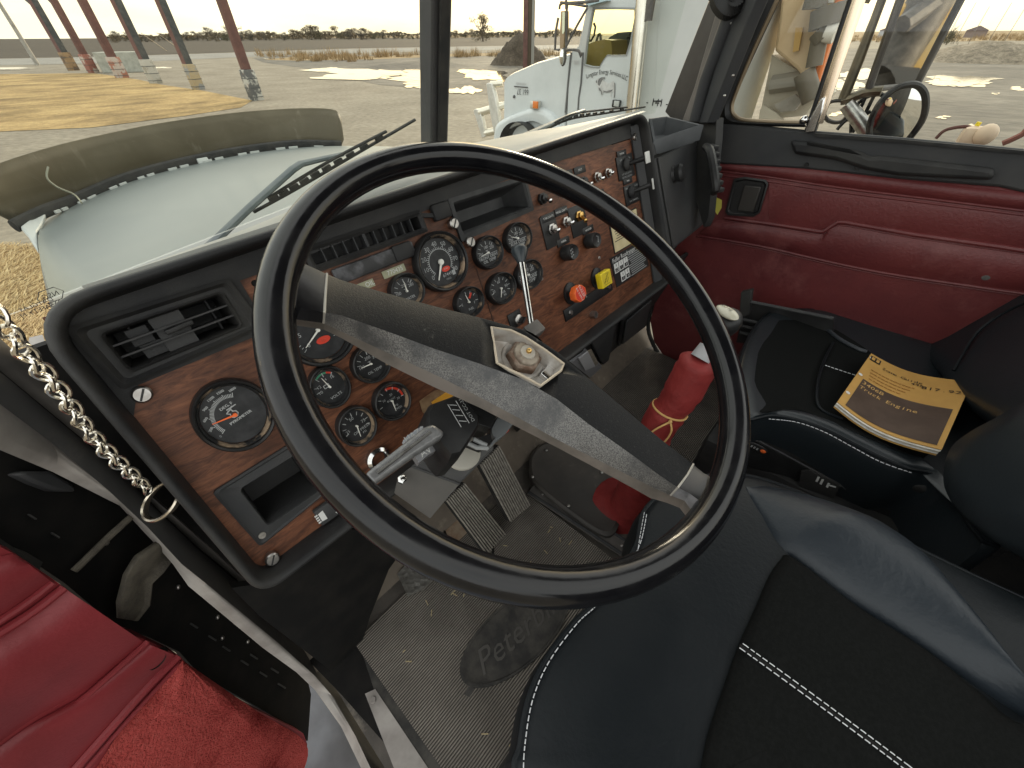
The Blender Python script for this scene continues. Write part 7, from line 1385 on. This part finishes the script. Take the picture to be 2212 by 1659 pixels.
# its mirrors
tm = thing('truck_mirror', tp(950, 300, -.35), 'slim mirror on wire brackets in front of the white truck door', 'mirror')
mb = MB()
for c in ([(920, 90), (925, 50), (950, 30), (1060, 40), (1190, 60)], [(985, -30), (985, 90)], [(1000, 20), (990, 110), (985, 470)], [(910, 170), (885, 300), (878, 480), (920, 480)], [(1190, 75), (1100, 230), (1030, 360), (990, 440)], [(990, 485), (1060, 480), (1110, 490), (1130, 530)], [(1300, 0), (1180, 20), (1000, 30), (930, 24)], [(1110, 500), (1125, 545), (1140, 510)]): mb.tube([tp(x, y, -.35) for x, y in c], .018, 6)
mb.build('bracket', M['darkmetal'], tm)
mb = MB(); mb.prism([tp(x, y, -.36) for x, y in ((935, 108), (972, 105), (972, 300), (958, 465), (925, 470), (925, 300))], V((.10, 0, 0)), 0); mb.prism([tp(x, y, -.372) for x, y in ((948, 118), (972, 116), (968, 300), (955, 330), (946, 320))], V((.01, 0, 0)), 1); mb.build('mirror_head', [mat('bronze_mirror', (.30, .22, .14), .3, metal=.5), mat('mirror_face', (.66, .68, .5), .25)], tm)
mb = MB(); cf = Fr(tp(958, 550, -.38), (0, -1, 0), (0, 0, 1)); hm = (tp(958, 465).z-tp(958, 640).z)/2; mb.sphere(cf, hm*.42, hm, .06, 20, 10, m=0); mb.sphere(Fr(cf.o+V((-.02, 0, 0)), cf.ex, cf.ey), hm*.36, hm*.88, .06, 20, 10, m=1); mb.build('convex_head', [M['darkmetal'], M['mirror']], tm)
# ---------------------------------------------------------------- cream and orange machine seen through the quarter window
TM = 8.4
mc = thing('spreader_machine', onx(1720, 150, TM+1), 'cream and orange farm machine parked behind the truck, seen through the quarter window', 'farm machine')
def zo(x, y): return (1520.7+x/3.2, y/3.2)
def op(x, y, off=0): return onx(*zo(x, y), TM+off)
mb = MB(); mb.prism([op(x, y) for x, y in ((545, -120), (520, 120), (485, 350), (640, 480), (690, 545), (740, 540), (800, 300), (900, -120))], V((2.2, 0, 0))); mb.build('hopper', mat('cream_paint', (.58, .43, .26), .5, col2=(.48, .33, .17), nscale=1.5), mc, bevel=.04)
mb = MB(); mb.prism([op(x, y, -.15) for x, y in ((935, -120), (1010, -120), (900, 200), (760, 680), (730, 670), (740, 560), (830, 280))], V((.4, 0, 0)), 0); mb.build('orange_beam', mat('orange_paint', (.62, .16, .03), .5), mc, bevel=.03)
mb = MB(); mb.prism([op(x, y, -.12) for x, y in ((880, -120), (935, -120), (840, 260), (750, 600), (735, 540), (800, 290))], V((.3, 0, 0))); mb.build('tan_upright', mat('tan_paint', (.50, .40, .20), .5), mc)
mb = MB()
for a, b, r_ in (((790, -40), (760, 60), .14), ((880, 40), (860, 180), .22), ((820, 195), (850, 260), .16), ((800, 260), (760, 460), .10), ((690, 500), (750, 690), .13)): mb.tube([op(*a, -.3), op(*b, -.3)], r_, 10)
mb.build('hydraulic_ram', mat('dark_ram', (.10, .085, .06), .5), mc)
mb = MB(); mb.tube([op(850, 210, -.35), op(920, 215, -.35)], .13, 10); mb.prism([op(x, y, -.05) for x, y in ((640, 190), (690, 190), (660, 350), (620, 360))], V((-.05, 0, 0)), 1); mb.prism([op(x, y, -.06) for x, y in ((740, -60), (900, -60), (905, 20), (745, 20))], V((-.08, 0, 0)), 0); mb.build('fitting', [mat('white_fitting', (.6, .58, .52), .5), mat('ochre_hatch', (.50, .30, .08), .6)], mc)
mb = MB(); mb.prism([op(x, y, .2) for x, y in ((470, 380), (700, 520), (770, 690), (700, 800), (380, 830))], V((1.5, 0, 0)), 0); mb.tube([op(465, 585, .15), op(670, 555, .15)], .12, 6, m=1); mb.prism([op(x, y, .1) for x, y in ((400, 760), (420, 720), (520, 780), (560, 830), (390, 830))], V((-.1, 0, 0)), 0); mb.prism([op(x, y, .05) for x, y in ((500, 720), (600, 670), (640, 650), (690, 690), (640, 760), (540, 770))], V((-.1, 0, 0)), 2); mb.build('undercarriage', [mat('pale_chassis', (.48, .44, .36), .6, col2=(.38, .34, .26), nscale=1.2), mat('grey_bar', (.26, .24, .20), .6), mat('dusty_parts', (.36, .34, .30), .7, col2=(.2, .18, .15), nscale=2)], mc)

# ---------------------------------------------------------------- yellow loader behind the cab: it shows in the mirrors
yl = thing('wheel_loader', (7.4, -7, GZ), 'yellow loader with big tyre showing in the passenger side mirror', 'loader')
mb = MB(); mb.box(Fr((7.6, -7.4, -1.0), (1, .3, 0), (0, 0, 1)), (2.4, 1.6, 3.0), .1); mb.build('body', mat('loader_yellow', (.62, .36, .07), .5, col2=(.5, .42, .26), nscale=1.2), yl)
mb = MB(); mb.tube([(6.3, -6.2, -2.2), (6.5, -6.4, 2.6)], .28, 10); mb.tube([(6.0, -6.0, -.4), (8.6, -7.0, 1.4)], .12, 8); mb.build('mast', M['darkmetal'], yl)
mb = MB(); wf = Fr((6.2, -5.6, GZ+.8), (0, 1, 0), (0, 0, 1)); mb.lathe(wf, [(.3, .12), (.7, .22), (.8, .1), (.8, -.4)], 28, cap0=True); mb.build('tyre', M['tyre'], yl)

st = thing('cab_step', (-.5, .0, -1.5), 'blue grey metal step below the open driver door', 'step')
mb = MB(); mb.box(Fr((-.45, .05, -1.42), (1, 0, 0), (0, 1, 0)), (.62, 1.3, .10), .02); mb.build('tread', mat('blue_grey_step', (.15, .16, .185), .4, metal=.3, col2=(.10, .105, .12), nscale=7, bump=.3, bscale=40), st)
mb = MB(); mb.box(Fr((-.45, .05, -1.9), (1, 0, 0), (0, 1, 0)), (.56, 1.2, .8), .05); mb.build('box', M['darkmetal'], st)
# ---------------------------------------------------------------- camera, light, world
sc = bpy.context.scene
cam = bpy.data.cameras.new('camera'); cam.sensor_width = 36; cam.lens = 36*PF/2212; cam.clip_start = .02; cam.clip_end = 5000
co = bpy.data.objects.new('camera', cam); COL.objects.link(co); Mx = Matrix((CR, CU, -CA)).transposed().to_4x4(); co.matrix_world = Mx; sc.camera = co
wd = bpy.data.worlds.new('World'); sc.world = wd; wd.use_nodes = True; nt = wd.node_tree; bg = nt.nodes['Background']
SUN_AZ, SUN_EL = rad(62), rad(14)          # azimuth clockwise from truck-forward (+Y)
sky = nt.nodes.new('ShaderNodeTexSky'); sky.sky_type = 'NISHITA'; sky.sun_disc = False; sky.sun_elevation = SUN_EL; sky.sun_rotation = SUN_AZ; sky.air_density = 1.4; sky.dust_density = 5.0; sky.ozone_density = 1.0
tcw = nt.nodes.new('ShaderNodeTexCoord'); nz = nt.nodes.new('ShaderNodeTexNoise'); mpw = nt.nodes.new('ShaderNodeMapping'); mpw.inputs['Scale'].default_value = (1, 1, 6); nz.inputs['Scale'].default_value = 2.2; nz.inputs['Detail'].default_value = 6
nt.links.new(tcw.outputs['Generated'], mpw.inputs['Vector']); nt.links.new(mpw.outputs['Vector'], nz.inputs['Vector'])
mr = nt.nodes.new('ShaderNodeMapRange'); mr.inputs['From Min'].default_value = .40; mr.inputs['From Max'].default_value = .62; mr.inputs['To Min'].default_value = .7; mr.inputs['To Max'].default_value = .95; nt.links.new(nz.outputs['Fac'], mr.inputs['Value'])
# thin overcast: warm cream towards the low sun, pale blue grey away from it
geo = nt.nodes.new('ShaderNodeVectorMath'); geo.operation = 'DOT_PRODUCT'; geo.inputs[1].default_value = (math.sin(SUN_AZ), math.cos(SUN_AZ), .10); nt.links.new(tcw.outputs['Generated'], geo.inputs[0])
m2 = nt.nodes.new('ShaderNodeMapRange'); m2.inputs['From Min'].default_value = -.35; m2.inputs['From Max'].default_value = .85; nt.links.new(geo.outputs['Value'], m2.inputs['Value'])
cl = nt.nodes.new('ShaderNodeMix'); cl.data_type = 'RGBA'; cl.inputs['A'].default_value = (5.2, 5.2, 5.1, 1); cl.inputs['B'].default_value = (5.7, 5.0, 3.5, 1); nt.links.new(m2.outputs['Result'], cl.inputs['Factor'])
mx = nt.nodes.new('ShaderNodeMix'); mx.data_type = 'RGBA'; sepw = nt.nodes.new('ShaderNodeSeparateXYZ'); nt.links.new(tcw.outputs['Generated'], sepw.inputs['Vector']); el_ = nt.nodes.new('ShaderNodeMapRange'); el_.inputs['From Min'].default_value = .02; el_.inputs['From Max'].default_value = .45; nt.links.new(sepw.outputs['Z'], el_.inputs['Value'])
hzm = nt.nodes.new('ShaderNodeMix'); hzm.data_type = 'RGBA'; hzm.inputs['B'].default_value = (5.6, 5.6, 5.3, 1); nt.links.new(el_.outputs['Result'], hzm.inputs['Factor']); nt.links.new(cl.outputs['Result'], hzm.inputs['A'])
nt.links.new(hzm.outputs['Result'], mx.inputs['B'])
nt.links.new(mr.outputs['Result'], mx.inputs['Factor']); nt.links.new(sky.outputs['Color'], mx.inputs['A']); nt.links.new(mx.outputs['Result'], bg.inputs['Color']); bg.inputs['Strength'].default_value = .10
sun = bpy.data.lights.new('sun', 'SUN'); sun.energy = 1.0; sun.angle = rad(12); sun.color = (1, .86, .66)
so = bpy.data.objects.new('sun', sun); COL.objects.link(so)
sd = V((math.sin(SUN_AZ)*math.cos(SUN_EL), math.cos(SUN_AZ)*math.cos(SUN_EL), math.sin(SUN_EL))); so.rotation_euler = sd.to_track_quat('Z', 'Y').to_euler()
sc.view_settings.view_transform = 'Standard'; sc.view_settings.look = 'None'; sc.view_settings.exposure = 1.85; sc.view_settings.gamma = 1
sc.render.engine = 'CYCLES'; sc.cycles.use_denoising = True; sc.cycles.max_bounces = 6; sc.cycles.transparent_max_bounces = 12
